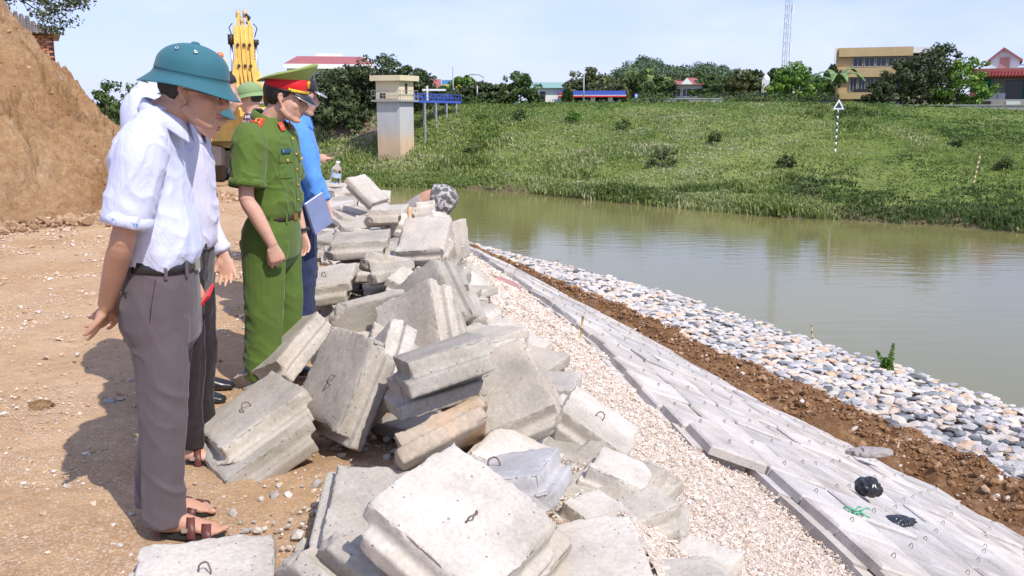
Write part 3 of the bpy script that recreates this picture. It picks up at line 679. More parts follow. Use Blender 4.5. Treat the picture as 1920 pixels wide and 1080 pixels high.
POSES = [
 (1, 'T', (-0.07, 2.186, 0.225), [[0.517, -0.78, 0.353], [0.848, 0.414, -0.33], [0.111, 0.47, 0.876]], 'conc_pink', 'largest pale square slab in the foreground, tilted toward the camera with a rusty loop', 1, 1),
 (2, 'T', (0.008, 2.361, 0.089), [[0.485, -0.795, 0.364], [0.87, 0.397, -0.293], [0.088, 0.459, 0.884]], 'conc', 'speckled slab directly beneath the large foreground slab, its corner sticking out right', 0, 1),
 (3, 'T', (-1.105, 2.315, 0.1), [[0.969, -0.245, 0.0], [0.245, 0.969, -0.02], [0.005, 0.019, 1.0]], 'conc_pink', 'flat pale slab at the bottom left touching the sandal of the man in grey trousers', 1, 0.98),
 (4, 'S', (-0.737, 2.544, 0.197), [[0.726, 0.688, 0.003], [-0.665, 0.703, -0.251], [-0.175, 0.18, 0.968]], 'conc', 'chipped slab standing on edge at the bottom between the flat left slab and its twin', 0, 1),
 (5, 'S', (-0.624, 2.57, 0.235), [[0.701, 0.711, -0.054], [-0.697, 0.668, -0.262], [-0.15, 0.221, 0.964]], 'conc', 'second chipped slab on edge, leaning just left of the large foreground slab', 0, 1),
 (6, 'T', (-0.646, 3.156, 0.22), [[0.042, 0.991, 0.13], [-0.973, 0.071, -0.221], [-0.228, -0.117, 0.967]], 'conc_grey', 'grey slab lying behind the two edge-standing slabs, left of the large foreground slab', 0, 1),
 (7, 'T', (0.085, 2.819, 0.317), [[0.219, -0.962, -0.162], [0.965, 0.19, 0.181], [-0.143, -0.196, 0.97]], 'conc_white', 'whitish blue slab resting on the right corner of the large foreground slab', 1, 1),
 (8, 'T', (-0.16, 3.212, 0.246), [[0.889, 0.336, 0.311], [-0.299, 0.94, -0.162], [-0.347, 0.052, 0.936]], 'conc_pink', 'small white block wedged behind the large foreground slab, beside the clay stained one', 0, 0.7),
 (9, 'S', (-0.401, 3.087, 0.24), [[0.845, -0.519, 0.125], [0.423, 0.508, -0.75], [0.326, 0.687, 0.65]], 'conc_rust', 'slab standing on edge with an orange clay stain in the middle of the pile', 0, 0.87),
 (10, 'S', (-0.38, 3.183, 0.45), [[0.923, -0.287, 0.257], [0.302, 0.126, -0.945], [0.239, 0.95, 0.203]], 'conc_grey', 'long grey slab on edge showing its dark side, above the orange stained slab', 0, 0.78),
 (11, 'S', (-0.429, 3.27, 0.33), [[0.931, -0.262, 0.256], [0.298, 0.137, -0.945], [0.213, 0.955, 0.205]], 'conc_grey', 'cracked grey slab just under the long dark sided slab, above the orange stained slab', 0, 0.82),
 (12, 'T', (0.171, 3.475, 0.342), [[-0.319, -0.918, -0.234], [0.849, -0.167, -0.501], [0.421, -0.359, 0.833]], 'conc', 'large pitted slab facing left of the gravel, with small holes along its middle', 0, 1),
 (13, 'T', (0.22, 3.879, 0.178), [[0.82, 0.257, 0.512], [-0.203, 0.966, -0.159], [-0.535, 0.027, 0.844]], 'conc_pink', 'pale slab with a loop mark at the right edge of the pile, by the gravel', 1, 0.85),
 (130, 'T', (0.141, 3.92, 0.096), [[0.815, 0.297, 0.498], [-0.228, 0.954, -0.196], [-0.533, 0.046, 0.845]], 'conc', 'long bar-like slab directly below the pale slab at the right edge of the pile', 0, 0.85),
 (14, 'T', (0.354, 3.365, -0.021), [[0.924, 0.198, 0.328], [-0.235, 0.969, 0.077], [-0.303, -0.149, 0.941]], 'conc', 'greenish grey slab sliding onto the gravel at the lower right of the pile', 0, 0.85),
 (140, 'T', (0.357, 3.321, -0.07), [[0.886, 0.241, 0.395], [-0.26, 0.966, -0.005], [-0.383, -0.098, 0.919]], 'conc_grey', 'dark slab tucked under the greenish grey one at the lower right of the pile', 0, 0.7),
 (15, 'T', (0.31, 3.428, 0.1), [[0.901, 0.327, 0.286], [-0.313, 0.945, -0.095], [-0.301, -0.004, 0.953]], 'conc_pink', 'small broken pale slab between the two stacks on the right edge of the pile', 0, 0.55),
 (16, 'T', (0.19, 3.174, 0.06), [[0.691, 0.682, 0.24], [-0.669, 0.729, -0.144], [-0.273, -0.061, 0.96]], 'conc_pink', 'white triangular looking slab end just left of the greenish grey slab', 0, 0.5),
 (17, 'T', (0.083, 2.579, 0.03), [[0.991, -0.086, -0.099], [0.074, 0.99, -0.119], [0.108, 0.11, 0.988]], 'conc_pink', 'flat pinkish slab at the bottom right behind the speckled slab', 0, 0.85),
 (18, 'T', (0.144, 2.629, 0.02), [[0.75, 0.645, 0.148], [-0.637, 0.764, -0.098], [-0.176, -0.02, 0.984]], 'conc_grey', 'blue grey slab at the bottom edge, right of the large foreground slab', 0, 0.5),
 (19, 'T', (0.626, 3.231, -0.288), [[0.83, 0.512, 0.222], [-0.513, 0.856, -0.059], [-0.22, -0.065, 0.973]], 'conc_pink', 'rightmost slab at the bottom edge, lying on the gravel slope', 0, 0.7),
 (20, 'T', (0.522, 3.083, -0.151), [[0.736, 0.666, -0.123], [-0.677, 0.718, -0.162], [-0.019, 0.203, 0.979]], 'conc_pink', 'pinkish slab on the gravel beside the rightmost bottom slab', 0, 0.55),
 (21, 'T', (-1.206, 3.539, 0.122), [[0.73, -0.564, -0.385], [0.528, 0.824, -0.205], [0.433, -0.054, 0.9]], 'conc', 'upper slab of the separate two-slab stack at the feet of the front men', 1, 1),
 (22, 'T', (-1.171, 3.446, 0.017), [[0.737, -0.604, -0.305], [0.514, 0.793, -0.328], [0.439, 0.085, 0.894]], 'conc_grey', 'lower slab of the separate two-slab stack at the feet of the front men', 0, 1),
 (23, 'T', (-0.745, 3.663, 0.145), [[0.368, -0.629, -0.685], [0.327, 0.777, -0.538], [0.87, -0.026, 0.492]], 'conc', 'big tilted slab with a twisted loop in front of the officer in green', 1, 1),
 (24, 'S', (-1.121, 4.461, 0.122), [[0.381, -0.582, 0.718], [0.797, -0.186, -0.574], [0.468, 0.791, 0.394]], 'conc', 'rough slab standing on edge beside the green trousers of the officer', 0, 1),
 (25, 'T', (-1.541, 6.111, 0.258), [[0.988, -0.048, -0.147], [0.02, 0.983, -0.182], [0.153, 0.177, 0.972]], 'conc', 'slab lying flat next to the navy trousers of the man in blue', 1, 1),
 (26, 'S', (-1.02, 4.948, 0.393), [[0.9, -0.436, -0.024], [0.408, 0.86, -0.306], [0.154, 0.265, 0.952]], 'conc_grey', 'long slab with dark underside directly above the big leaning slab', 0, 1),
 (27, 'S', (-0.984, 5.09, 0.291), [[0.923, -0.357, -0.145], [0.296, 0.896, -0.33], [0.248, 0.262, 0.933]], 'conc', 'slab below the long dark undersided one, half hidden by the big leaning slab', 0, 1),
 (28, 'S', (-0.988, 5.36, 0.22), [[0.991, -0.065, 0.121], [0.132, 0.208, -0.969], [0.038, 0.976, 0.215]], 'conc', 'thin slab edge peeping out of the dark gap behind the edge-standing slab', 0, 0.61),
 (29, 'T', (-1.164, 5.478, 0.075), [[0.975, 0.152, -0.163], [-0.164, 0.984, -0.064], [0.15, 0.089, 0.985]], 'conc_pink', 'white slab face lying in the dark gap left of the big leaning slab', 0, 0.85),
 (30, 'T', (-0.366, 4.565, 0.271), [[-0.186, -0.769, -0.612], [0.598, 0.406, -0.691], [0.78, -0.494, 0.384]], 'conc_pink', 'big leaning slab at the heart of the pile with a broken lower corner', 0, 1),
 (31, 'S', (-0.226, 4.753, 0.199), [[-0.201, -0.961, -0.19], [0.836, -0.067, -0.544], [0.51, -0.268, 0.817]], 'conc', 'narrow rough slab upright against the right side of the big leaning slab', 0, 1),
 (32, 'S', (-0.187, 5.259, 0.283), [[-0.402, -0.555, 0.728], [0.616, -0.753, -0.233], [0.678, 0.355, 0.644]], 'conc_grey', 'long narrow slab leaning like a plank toward the gravel', 0, 1),
 (33, 'T', (-0.527, 6.052, 0.281), [[0.968, -0.242, -0.059], [0.19, 0.87, -0.455], [0.162, 0.429, 0.889]], 'conc_grey', 'small blue grey face shaded by the plank-like leaning slab', 0, 0.55),
 (34, 'S', (-1.042, 5.973, 0.45), [[0.978, 0.169, 0.125], [0.085, 0.227, -0.97], [-0.193, 0.959, 0.207]], 'conc', 'slab on edge bridging the gap behind the navy trousers, above the dark undersided one', 0, 0.73),
 (35, 'S', (-0.971, 5.89, 0.35), [[0.983, -0.142, 0.12], [0.146, 0.195, -0.97], [0.114, 0.971, 0.212]], 'conc_grey', 'shaded slab lying beneath the bridging slab', 0, 0.69),
 (36, 'T', (-0.599, 5.693, 0.329), [[0.333, -0.878, 0.344], [0.923, 0.229, -0.309], [0.192, 0.421, 0.887]], 'conc', 'slab end sloping right behind the big leaning slab', 0, 0.55),
 (37, 'T', (-1.361, 6.681, 0.51), [[0.995, -0.086, -0.047], [0.083, 0.994, -0.068], [0.052, 0.063, 0.997]], 'conc', 'table-like slab on top of the left side of the pile beyond the man in blue', 0, 1),
 (38, 'T', (-1.278, 6.628, 0.346), [[0.982, -0.18, -0.05], [0.174, 0.98, -0.102], [0.067, 0.091, 0.994]], 'conc', 'slab in shade just beneath the table-like slab', 0, 1),
 (40, 'T', (-0.857, 6.546, 0.471), [[0.974, 0.123, -0.19], [-0.21, 0.804, -0.556], [0.084, 0.582, 0.809]], 'conc_pink', 'triangular looking slab with pits pointing up on the crest of the pile', 0, 0.85),
 (41, 'S', (-0.865, 6.65, 0.35), [[0.991, -0.057, 0.12], [0.129, 0.209, -0.969], [0.03, 0.976, 0.215]], 'conc', 'slab block under the pitted triangular slab', 0, 0.48),
 (42, 'S', (-0.637, 6.539, 0.342), [[0.113, -0.866, 0.488], [0.968, -0.015, -0.25], [0.223, 0.5, 0.836]], 'conc_pink', 'slab edge running down right of the pitted triangular slab', 0, 1),
 (43, 'S', (-1.366, 8.307, 0.45), [[0.992, -0.041, 0.121], [0.127, 0.211, -0.969], [0.014, 0.977, 0.215]], 'conc', 'long bar of slab lying level behind the table-like slab', 0, 0.7),
 (44, 'T', (-1.488, 9.167, 0.438), [[0.99, 0.121, -0.069], [-0.13, 0.98, -0.149], [0.049, 0.157, 0.986]], 'conc_pink', 'pale slab just behind the level bar, left of the wooden handle', 0, 0.85),
 (45, 'T', (-1.132, 8.509, 0.434), [[0.781, -0.48, 0.399], [0.582, 0.791, -0.189], [-0.225, 0.38, 0.897]], 'conc_pink', 'slab lying flat around the foot of the wooden handle', 0, 0.7),
 (46, 'T', (-1.451, 10.822, 0.436), [[-0.714, -0.343, 0.61], [0.237, -0.939, -0.251], [0.659, -0.035, 0.751]], 'conc_pink', 'steep slab forming the highest point of the far end of the pile', 0, 1),
 (47, 'T', (-1.934, 11.616, 0.344), [[0.991, -0.085, 0.104], [0.112, 0.951, -0.289], [-0.074, 0.298, 0.952]], 'conc_pink', 'bright slab lying flat below the highest far slab', 0, 0.85),
 (48, 'T', (-2.516, 13.053, 0.292), [[0.992, 0.116, -0.053], [-0.127, 0.937, -0.325], [0.012, 0.329, 0.944]], 'conc_pink', 'low slab at the far end beside the plastic bottle', 0, 1),
 (49, 'T', (-2.531, 13.268, 0.147), [[0.997, -0.001, 0.08], [0.014, 0.986, -0.166], [-0.079, 0.167, 0.983]], 'conc_pink', 'low slab at the far end under the one beside the bottle', 0, 1),
 (50, 'T', (-0.596, 8.22, 0.274), [[0.404, -0.408, 0.819], [0.888, 0.392, -0.242], [-0.222, 0.825, 0.52]], 'conc_pink', 'upright slab leaning right toward the river with the camouflage worker behind it', 0, 0.85),
 (51, 'T', (-0.508, 8.347, 0.084), [[0.292, -0.107, 0.95], [0.956, 0.019, -0.292], [0.013, 0.994, 0.108]], 'conc', 'slab leaning behind the upright one, nearest to the river', 0, 0.85),
 (52, 'S', (-1.088, 9.442, 0.35), [[0.989, -0.091, 0.12], [0.136, 0.204, -0.969], [0.064, 0.975, 0.214]], 'conc', 'short slab bar in front of the camouflage worker', 0, 0.59),
 (53, 'S', (-1.037, 9.493, 0.4), [[0.984, -0.136, 0.119], [0.145, 0.196, -0.97], [0.108, 0.971, 0.212]], 'conc_pink', 'upper short slab bar against the legs of the camouflage worker', 0, 0.47),
 (54, 'T', (-0.972, 8.86, 0.284), [[0.961, -0.136, 0.24], [0.179, 0.969, -0.171], [-0.209, 0.208, 0.956]], 'conc_pink', 'low slab between the wooden handle and the upright slab by the river', 0, 0.7),
 (55, 'S', (-0.74, 7.761, 0.25), [[0.993, -0.007, 0.121], [0.119, 0.216, -0.969], [-0.019, 0.976, 0.215]], 'conc', 'small slab stump between the pitted triangular slab and the upright one', 0, 0.42),
 (56, 'T', (-0.397, 7.358, 0.083), [[0.786, -0.054, 0.616], [0.24, 0.945, -0.223], [-0.57, 0.324, 0.756]], 'conc_pink', 'white topped slab sliding toward the gravel left of the pink board', 0, 0.7),
 (57, 'S', (-0.407, 8.319, 0.039), [[0.537, -0.052, 0.842], [0.648, 0.664, -0.373], [-0.54, 0.746, 0.391]], 'conc_pink', 'long slab edge nearest the pink board', 0, 1),
 (58, 'T', (-0.209, 5.375, 0.122), [[0.231, -0.928, 0.293], [0.946, 0.145, -0.289], [0.226, 0.344, 0.911]], 'conc_pink', 'pale slab with a chamfered lip at the foot of the plank-like slab', 0, 0.55),
 (59, 'T', (-0.206, 5.639, -0.02), [[0.621, -0.745, 0.241], [0.78, 0.619, -0.097], [-0.077, 0.248, 0.966]], 'conc_pink', 'beige slab half sunk in the gravel below the pink board', 0, 1.0),
 (60, 'S', (-0.598, 4.278, 0.255), [[-0.009, -0.912, 0.411], [0.972, -0.105, -0.212], [0.236, 0.397, 0.887]], 'conc', 'slab on edge just right of the tilted slab with twisted loop', 0, 1),
 (61, 'S', (-0.482, 3.765, 0.266), [[0.11, -0.835, 0.539], [0.855, -0.197, -0.48], [0.507, 0.513, 0.692]], 'conc_pink', 'slab on edge in front of the big leaning slab, reaching down to the dark hollow', 0, 1),
 (63, 'T', (0.269, 5.183, -0.044), [[0.715, -0.168, 0.678], [0.226, 0.974, 0.004], [-0.661, 0.151, 0.735]], 'conc_pink', 'slab edge coming out of the gravel right of the large pitted slab', 0, 0.7),
 (64, 'T', (0.07, 3.735, 0.028), [[0.973, 0.224, 0.053], [-0.21, 0.959, -0.191], [-0.094, 0.175, 0.98]], 'conc_grey', 'dark slab filling the shaded hollow under the right edge stack', 0, 0.55),
 (71, 'T', (-0.825, 7.297, 0.339), [[0.988, 0.154, 0.023], [-0.144, 0.96, -0.239], [-0.059, 0.233, 0.971]], 'conc', 'slab behind the pitted triangular slab, hidden but for a strip', 0, 0.7),
 (73, 'T', (-1.165, 7.522, 0.28), [[0.996, -0.067, -0.052], [0.057, 0.983, -0.175], [0.063, 0.172, 0.983]], 'conc', 'slab strip between the table-like slab and the pitted triangular one', 0, 0.85),
 (74, 'T', (-1.38, 8.616, 0.282), [[0.998, -0.064, 0.02], [0.066, 0.985, -0.159], [-0.009, 0.16, 0.987]], 'conc_pink', 'slab below the level bar at the far left of the crest', 0, 0.85),
 (75, 'T', (-0.779, 7.247, 0.237), [[0.987, 0.155, 0.035], [-0.148, 0.978, -0.145], [-0.056, 0.138, 0.989]], 'conc', 'slab strip beneath the upright river-side slabs', 0, 0.7)]

for k, (pid, typ, loc, Rm, mat, label, lp, ssc) in enumerate(POSES):
    o = pile_slab(k * 5 + 3, typ, loc, Rm, mat, label, sc=(ssc, ssc, 1) if typ == "T" else (ssc, 1, 1))
    if lp: lifting_loop(o, .2 + .01 * (k % 3), .2, ang=k * 1.3)

# slabs buried under the measured ones: they carry the pile
r = np.random.default_rng(31)
fill = []
def add_fill(y, off, z, tilt):
    x = float(stx('crest', y)) + off
    fill.append((x, y, z, tilt))
y = 2.3
while y < 16:
    w0, w1 = (-1.25, float(np.clip(.22 - .09 * (y - 3), -.38, .22)))
    for lvl, zz in enumerate((.14, .27)):
        n = 3 if lvl == 0 else 2
        for j in range(n):
            off = w0 + .25 * lvl + (w1 - w0 - .5 * lvl) * (j + .5) / n + r.normal(0, .06)
            if y < 4.3 and off < -.72: continue
            if y < 4.6 and lvl == 1: continue
            if y < 4.6 and off > -.35: zz = .02
            if y < 5.3 and off < -1.0: continue
            add_fill(y + r.normal(0, .07), off, zz + (near_z(stx('crest', y) + off, y) if off > 0 else 0) - .02, r.normal(0, .16, 2))
    y += .46
BUR = 'slabs lying underneath the pile of concrete slabs'
for k, (x, y, z, tl) in enumerate(fill):
    q = Euler((tl[0], tl[1], r.uniform(0, 6.28))).to_matrix()
    o = pile_slab(k * 3, 'T', Vector((x, y, z)) - q @ Vector((.18, .18, 0)), q, r.choice(['conc', 'conc', 'conc_pink', 'conc_grey']),
                  'dusty concrete slab lying mostly hidden beneath the upper slabs of the pile', group=BUR)

# ================================================================ laid slabs on the slope
rev = empty('slab_revetment', (float(stx('upper', 8)), 8, -.6), 0, 'sloping revetment of interlocking pale concrete slabs with wire lifting loops beside the gravel', 'revetment'); rev['kind'] = 'thing'
def laid_mesh(seed):
    """12-50 triangle shiplap slab with a slightly worn top, plus a wire loop"""
    r = random.Random(seed); h = ST_ / 2; c = .014
    V = []; F = []
    def prism(x0, x1, z0, z1, top):
        b = len(V)
        for (z, ins) in ((z0, 0), (z1 - (c if top else 0), 0), (z1, c if top else 0)):
            for (sx, sy) in ((x0, x0), (x1, x0), (x1, x1), (x0, x1)):
                jx = r.uniform(-.003, .003); jy = r.uniform(-.003, .003)
                V.append((sx + (ins if sx == x0 else -ins) + jx, sy + (ins if sy == x0 else -ins) + jy, z + (r.uniform(-.002, .001) if top and ins else 0)))
        for k in range(2):
            for i in range(4):
                a = b + k * 4 + i; d = b + k * 4 + (i + 1) % 4
                F.append((a, d, d + 4, a + 4))
        F.append((b + 8, b + 9, b + 10, b + 11)); F.append((b + 3, b + 2, b + 1, b))
    s = .2075
    prism(-s, s, -h, 0, True)
    n1 = len(F)
    b = len(V); prism(-s - .085, s - .085, -2 * h, -h - .001, False)
    nf = len(F)
    mb = MB(); mb.v = V; mb.f = F; mb.m = [0] * nf
    k = 1.0
    pts = [(-.015 * k, 0, -.004)] + [(-.015 * k * math.cos(a), .003, .006 + .018 * k * math.sin(a)) for a in np.linspace(0, math.pi, 5)] + [(.015 * k, 0, -.004)]
    mb.tube([(p[0] + r.uniform(-.02, .02) * 0, p[1], p[2]) for p in pts], 0.0028, 4, m=1, cap=False)
    o = mb.build('slab', mats=[M['laid'], M['steel']]); me = o.data; bpy.data.objects.remove(o); return me
LM = [laid_mesh(i) for i in range(5)]
# walk along the upper edge
pts = []; yy = 2.6
y = 2.6; step = .43
while y < 24:
    x = float(stx('upper', y)); pts.append((x, y))
    dx = float(stx('upper', y + .1) - stx('upper', y - .1)) / .2
    y += step / math.hypot(1, dx)
cands = []
r = np.random.default_rng(8)
SX = [stx('upper', y) for y in np.linspace(2, 26, 200)]
for i, (x, y) in enumerate(pts):
    dx = float(stx('upper', y + 2.) - stx('upper', y - 2.)) / 4.
    t = Vector((dx, 1, 0)).normalized(); nrm = Vector((t.y, -t.x, 0))
    # width to the toe along nrm
    d = 0.
    while d < 9 and (x + nrm.x * d) < float(stx('toe', y + nrm.y * d)): d += .05
    slope = math.atan2(1.78, max(d, 1.5)); L = d / math.cos(slope)
    start = 0
    if y < 5.2: start = 1
    elif 5.2 <= y < 7.0: start = 0
    elif y > 9.5: start = 0 if (i % 7) else 1
    down = (nrm * math.cos(slope) + Vector((0, 0, -math.sin(slope))))
    up = t.cross(down) * -1; up = down.cross(t) if down.cross(t).z > 0 else -down.cross(t)
    nj = int((L - .02) / .43)
    for j in range(start, nj + 1):
        dz = {3: -.012, 6: -.02}.get(j, 0)
        dz = -.045 * (j >= 3) - .05 * (j >= 6) + r.normal(0, .008)
        p = Vector((x, y, -.57)) + down * (.215 + .43 * j) + up * dz
        Rm = Matrix((t, -down, up)).transposed() if Matrix((t, -down, up)).determinant() > 0 else Matrix((-t, -down, up)).transposed()
        jr = Euler((r.normal(0, .018), r.normal(0, .018), r.normal(0, .012))).to_matrix()
        # lower square offset shows at the upslope side: turn the slab so its lip points upslope
        cands.append(((p - Vector((0, 0, EYE))).length, p, Rm @ jr @ Euler((0, 0, math.pi)).to_matrix(), j))
cands.sort(key=lambda c: c[0])
vis = [c for c in cands if -.62 < c[1].x / max(c[1].y, .1) < .66 and c[1].y > 2.2]
parts, rest = vis[:300], vis[300:]
for k, (d, p, Rm, j) in enumerate(parts):
    o = bpy.data.objects.new('slab', LM[k % 5]); COL.objects.link(o); o.parent = rev
    o.rotation_mode = 'QUATERNION'; o.location = p - rev.location; o.rotation_quaternion = Rm.to_quaternion()
    if r.random() < .35:
        o.material_slots[0].link = 'OBJECT'; o.material_slots[0].material = M['laid_grey']
mb = MB()
for k, (d, p, Rm, j) in enumerate(rest):
    me = LM[k % 5]
    mb.add([Rm @ v.co + p - rev.location for v in me.vertices], [tuple(q.vertices) for q in me.polygons])
    for q in range(len(me.polygons)): mb.m[-len(me.polygons) + q] = me.polygons[q].material_index
if rest:
    o = mb.build('slabs', parent=rev, mats=[M['laid'], M['steel']]); tag(o, kind='stuff')

# ================================================================ stone apron
gab = empty('stone_apron', (float(stx('berm', 12)), 12, -2.6), 0, 'flat apron of hand-packed white, buff and blue-grey rocks along the water edge', 'stone apron'); gab['kind'] = 'thing'
def m_rock():
    m, nt, b = new_mat('riprap_rock')
    oi = nt.nodes.new('ShaderNodeObjectInfo'); a = nt.nodes.new('ShaderNodeAttribute'); a.attribute_name = 'rnd'
    ad = nt.nodes.new('ShaderNodeMath'); ad.operation = 'FRACT'; sm = nt.nodes.new('ShaderNodeMath'); sm.operation = 'ADD'
    nt.links.new(oi.outputs['Random'], sm.inputs[0]); nt.links.new(a.outputs['Fac'], sm.inputs[1]); nt.links.new(sm.outputs[0], ad.inputs[0])
    c = ramp(nt, ad.outputs[0], [(0, (.55, .51, .48)), (.2, (.60, .54, .47)), (.36, (.58, .43, .31)), (.46, (.60, .50, .41)), (.56, (.25, .26, .28)), (.66, (.40, .40, .41)), (.80, (.13, .14, .15)), (.86, (.50, .48, .47)), (1, (.62, .59, .56))], 'CONSTANT')
    c = mixc(nt, .7, c, ramp(nt, noise(nt, 9, 5, .65), [(.3, (.72, .71, .70)), (.7, (1.15, 1.14, 1.12))]), 'MULTIPLY')
    nt.links.new(c, b.inputs['Base Color']); b.inputs['Roughness'].default_value = .85; b.inputs['Specular IOR Level'].default_value = .25
    bump(nt, b, noise(nt, 22, 5, .7), .6, .02); return m
M['rock'] = m_rock()
bm = bmesh.new(); bmesh.ops.create_icosphere(bm, subdivisions=1, radius=1.); I1 = np.array([v.co[:] for v in bm.verts]); F1 = [tuple(v.index for v in f.verts) for f in bm.faces]; bm.free()
RM = []
for k in range(9):
    q = np.random.default_rng(200 + k); V = I1 * (1 + .24 * q.uniform(-1, 1, (len(I1), 1)))
    for _ in range(4):      # flat broken faces
        d = q.normal(size=3); d /= np.linalg.norm(d); s = V @ d; V = V - np.outer(np.clip(s - .62, 0, 1), d)
    V = V * [1.15, .92, .46]
    o = mesh_obj('stone', V, F1, M['rock']); RM.append(o.data); bpy.data.objects.remove(o)
r = np.random.default_rng(17); cell = .165; rocks = []
y = 6.5
while y < 34:
    dxy = float(stx('berm', y + .5) - stx('berm', y - .5)); c = math.hypot(1, dxy)
    a, b_ = float(stx('berm', y)) - .05, float(stx('water', y)) + .25
    n = int((b_ - a) / (cell * c * .93))
    for k in range(n):
        t = (k + .5 + r.uniform(-.28, .28)) / n
        x = a + (b_ - a) * t
        rocks.append((x, y + r.uniform(-.3, .3) * cell + (.5 * cell if k % 2 else 0), np.interp(t, [0, 1], [-2.55, -3.03]) + r.normal(0, .018), cell * r.uniform(.50, .74) * 1.02))
    y += cell * .93 
rocks.sort(key=lambda q: q[0] ** 2 + q[1] ** 2)
rocks = [q for q in rocks if abs(q[0] / q[1]) < .68]
for k, (x, y, z, s) in enumerate(rocks[:300]):
    o = bpy.data.objects.new('stone', RM[k % 9]); COL.objects.link(o); o.parent = gab
    o.location = Vector((x, y, z)) - gab.location; o.rotation_euler = (r.normal(0, .2), r.normal(0, .2), r.uniform(0, 6.28)); o.scale = (s, s, s)
Vs = []; Fs = []; Rn = []; base = 0
for k, (x, y, z, s) in enumerate(rocks[300:]):
    V = np.array([v.co[:] for v in RM[k % 9].vertices]); a = r.uniform(0, 6.28)
    V = V @ np.array([[math.cos(a), math.sin(a), 0], [-math.sin(a), math.cos(a), 0], [0, 0, 1]]) * s + np.array([x, y, z]) - np.array(gab.location)
    Vs.append(V); Fs.append(np.array(F1) + base); base += len(V); Rn += [r.random()] * len(F1)
o = fast_mesh('stones', np.concatenate(Vs), np.concatenate(Fs), M['rock'], gab, rnd=Rn); tag(o, kind='stuff')
# small chips in the joints
n = 9000; yy = 7 * np.exp(r.random(n) * math.log(32 / 7.)); a = np.array([stx('berm', y) for y in yy]); bb = np.array([stx('water', y) for y in yy]); t = r.random(n)
o = pebbles('stone_chips', np.stack([a + (bb - a) * t, yy, -2.62 - .48 * t], 1), np.minimum(.02 * np.exp(r.exponential(.5, n)), .07), M['rock'], 'oct', .8, 19)
o.parent = gab; o.matrix_parent_inverse = Matrix.Translation(-gab.location)

# concrete crumbs and broken bits around the pile
M['crumb'] = m_peb('concrete_crumb', [(0, (.34, .31, .27)), (.5, (.46, .42, .37)), (1, (.58, .54, .48))])
r = np.random.default_rng(44); n = 2600; yy = 2.5 * np.exp(r.random(n) * math.log(12 / 2.5)); xx = np.array([stx('crest', y) for y in yy]) + r.normal(-.75, .55, n)
zz = np.array([near_z(a_, b_) for a_, b_ in zip(xx, yy)]); pebbles('concrete_crumbs', np.stack([xx, yy, zz + .006], 1), np.minimum(.006 * np.exp(r.exponential(.55, n)), .035), M['crumb'], 'ico', .8, 45)
# ================================================================ people
def skin_mat(name, c):
    m, nt, b = new_mat(name)
    f = ramp(nt, noise(nt, 9, 4, .6), [(.3, [v * .86 for v in c]), (.55, c), (.75, (min(1, c[0] * 1.12), c[1] * 1.02, c[2] * .98))])
    f = mixc(nt, .35, f, ramp(nt, noise(nt, 120, 2), [(.35, (.85, .8, .78)), (.65, (1.08, 1.05, 1.04))]), 'MULTIPLY')
    nt.links.new(f, b.inputs['Base Color']); b.inputs['Roughness'].default_value = .52
    b.inputs['Subsurface Weight'].default_value = .08; b.inputs['Subsurface Radius'].default_value = (.02, .008, .004); b.inputs['Subsurface Scale'].default_value = .4
    bump(nt, b, noise(nt, 260, 2), .12, .002); return m
def cloth_mat(name, c, rough=.8, weave=420, bmp=.3, sheen=.15, fold=.5, trans=0.):
    m, nt, b = new_mat(name)
    f = ramp(nt, noise(nt, 5, 4, .6), [(.3, [v * .93 for v in c]), (.7, [min(1, v * 1.05) for v in c])])
    nt.links.new(f, b.inputs['Base Color']); b.inputs['Roughness'].default_value = rough; b.inputs['Specular IOR Level'].default_value = .25
    b.inputs['Sheen Weight'].default_value = sheen; b.inputs['Sheen Roughness'].default_value = .5
    n1 = bump(nt, b, noise(nt, 11, 4, .55, vscale=(1, 1, .45), dist=1.2), fold, .018)
    bump(nt, b, noise(nt, weave, 1), bmp, .0008, n1)
    return m
M['skin1'] = skin_mat('tanned_skin', (.50, .28, .185)); M['skin2'] = skin_mat('light_skin', (.60, .35, .25))
M['hair'] = plain('black_hair', (.018, .014, .012), .55, bmp=.6, bscale=240)
M['lip'] = plain('lips', (.36, .13, .11), .5); M['eye'] = plain('eye_dark', (.02, .015, .012), .25)
M['eyew'] = plain('eye_white', (.62, .58, .55), .3)
M['white_shirt'] = cloth_mat('white_shirt_cotton', (.55, .58, .74), .85, fold=.6)
M['white_shirt2'] = cloth_mat('white_shirt_thin', (.57, .55, .67), .85, fold=.6)
M['grey_trousers'] = cloth_mat('grey_brown_trousers', (.105, .082, .088), .75, fold=.35)
M['dark_trousers'] = cloth_mat('dark_brown_trousers', (.018, .012, .013), .8)
M['black_trousers'] = cloth_mat('black_trousers_cloth', (.022, .02, .024), .8)
M['navy'] = cloth_mat('navy_trousers_cloth', (.022, .032, .085), .8)
M['police'] = cloth_mat('police_green_cloth', (.085, .140, .022), .8, fold=.45)
M['police_cap'] = cloth_mat('cap_top_green', (.27, .34, .09), .8, fold=.05)
M['blue'] = cloth_mat('blue_jacket_cloth', (.09, .27, .68), .8, fold=.6)
M['red'] = cloth_mat('red_band', (.62, .012, .02), .6, fold=0.)
M['gold'] = plain('gold_braid', (.85, .50, .06), .35, .6, var=.25, scale=80); M['badge_red'] = plain('badge_red', (.72, .05, .03), .5)
M['teal'] = cloth_mat('teal_helmet_cloth', (.030, .125, .160), .75, fold=.04); M['hgreen'] = cloth_mat('green_helmet_cloth', (.20, .30, .13), .75, fold=.04)
M['leather'] = plain('black_leather', (.018, .018, .022), .32, coat=.3); M['brown_leather'] = plain('brown_leather', (.115, .035, .028), .45, bmp=.3, bscale=90)
M['dark_leather'] = plain('dark_belt_leather', (.045, .028, .022), .45)
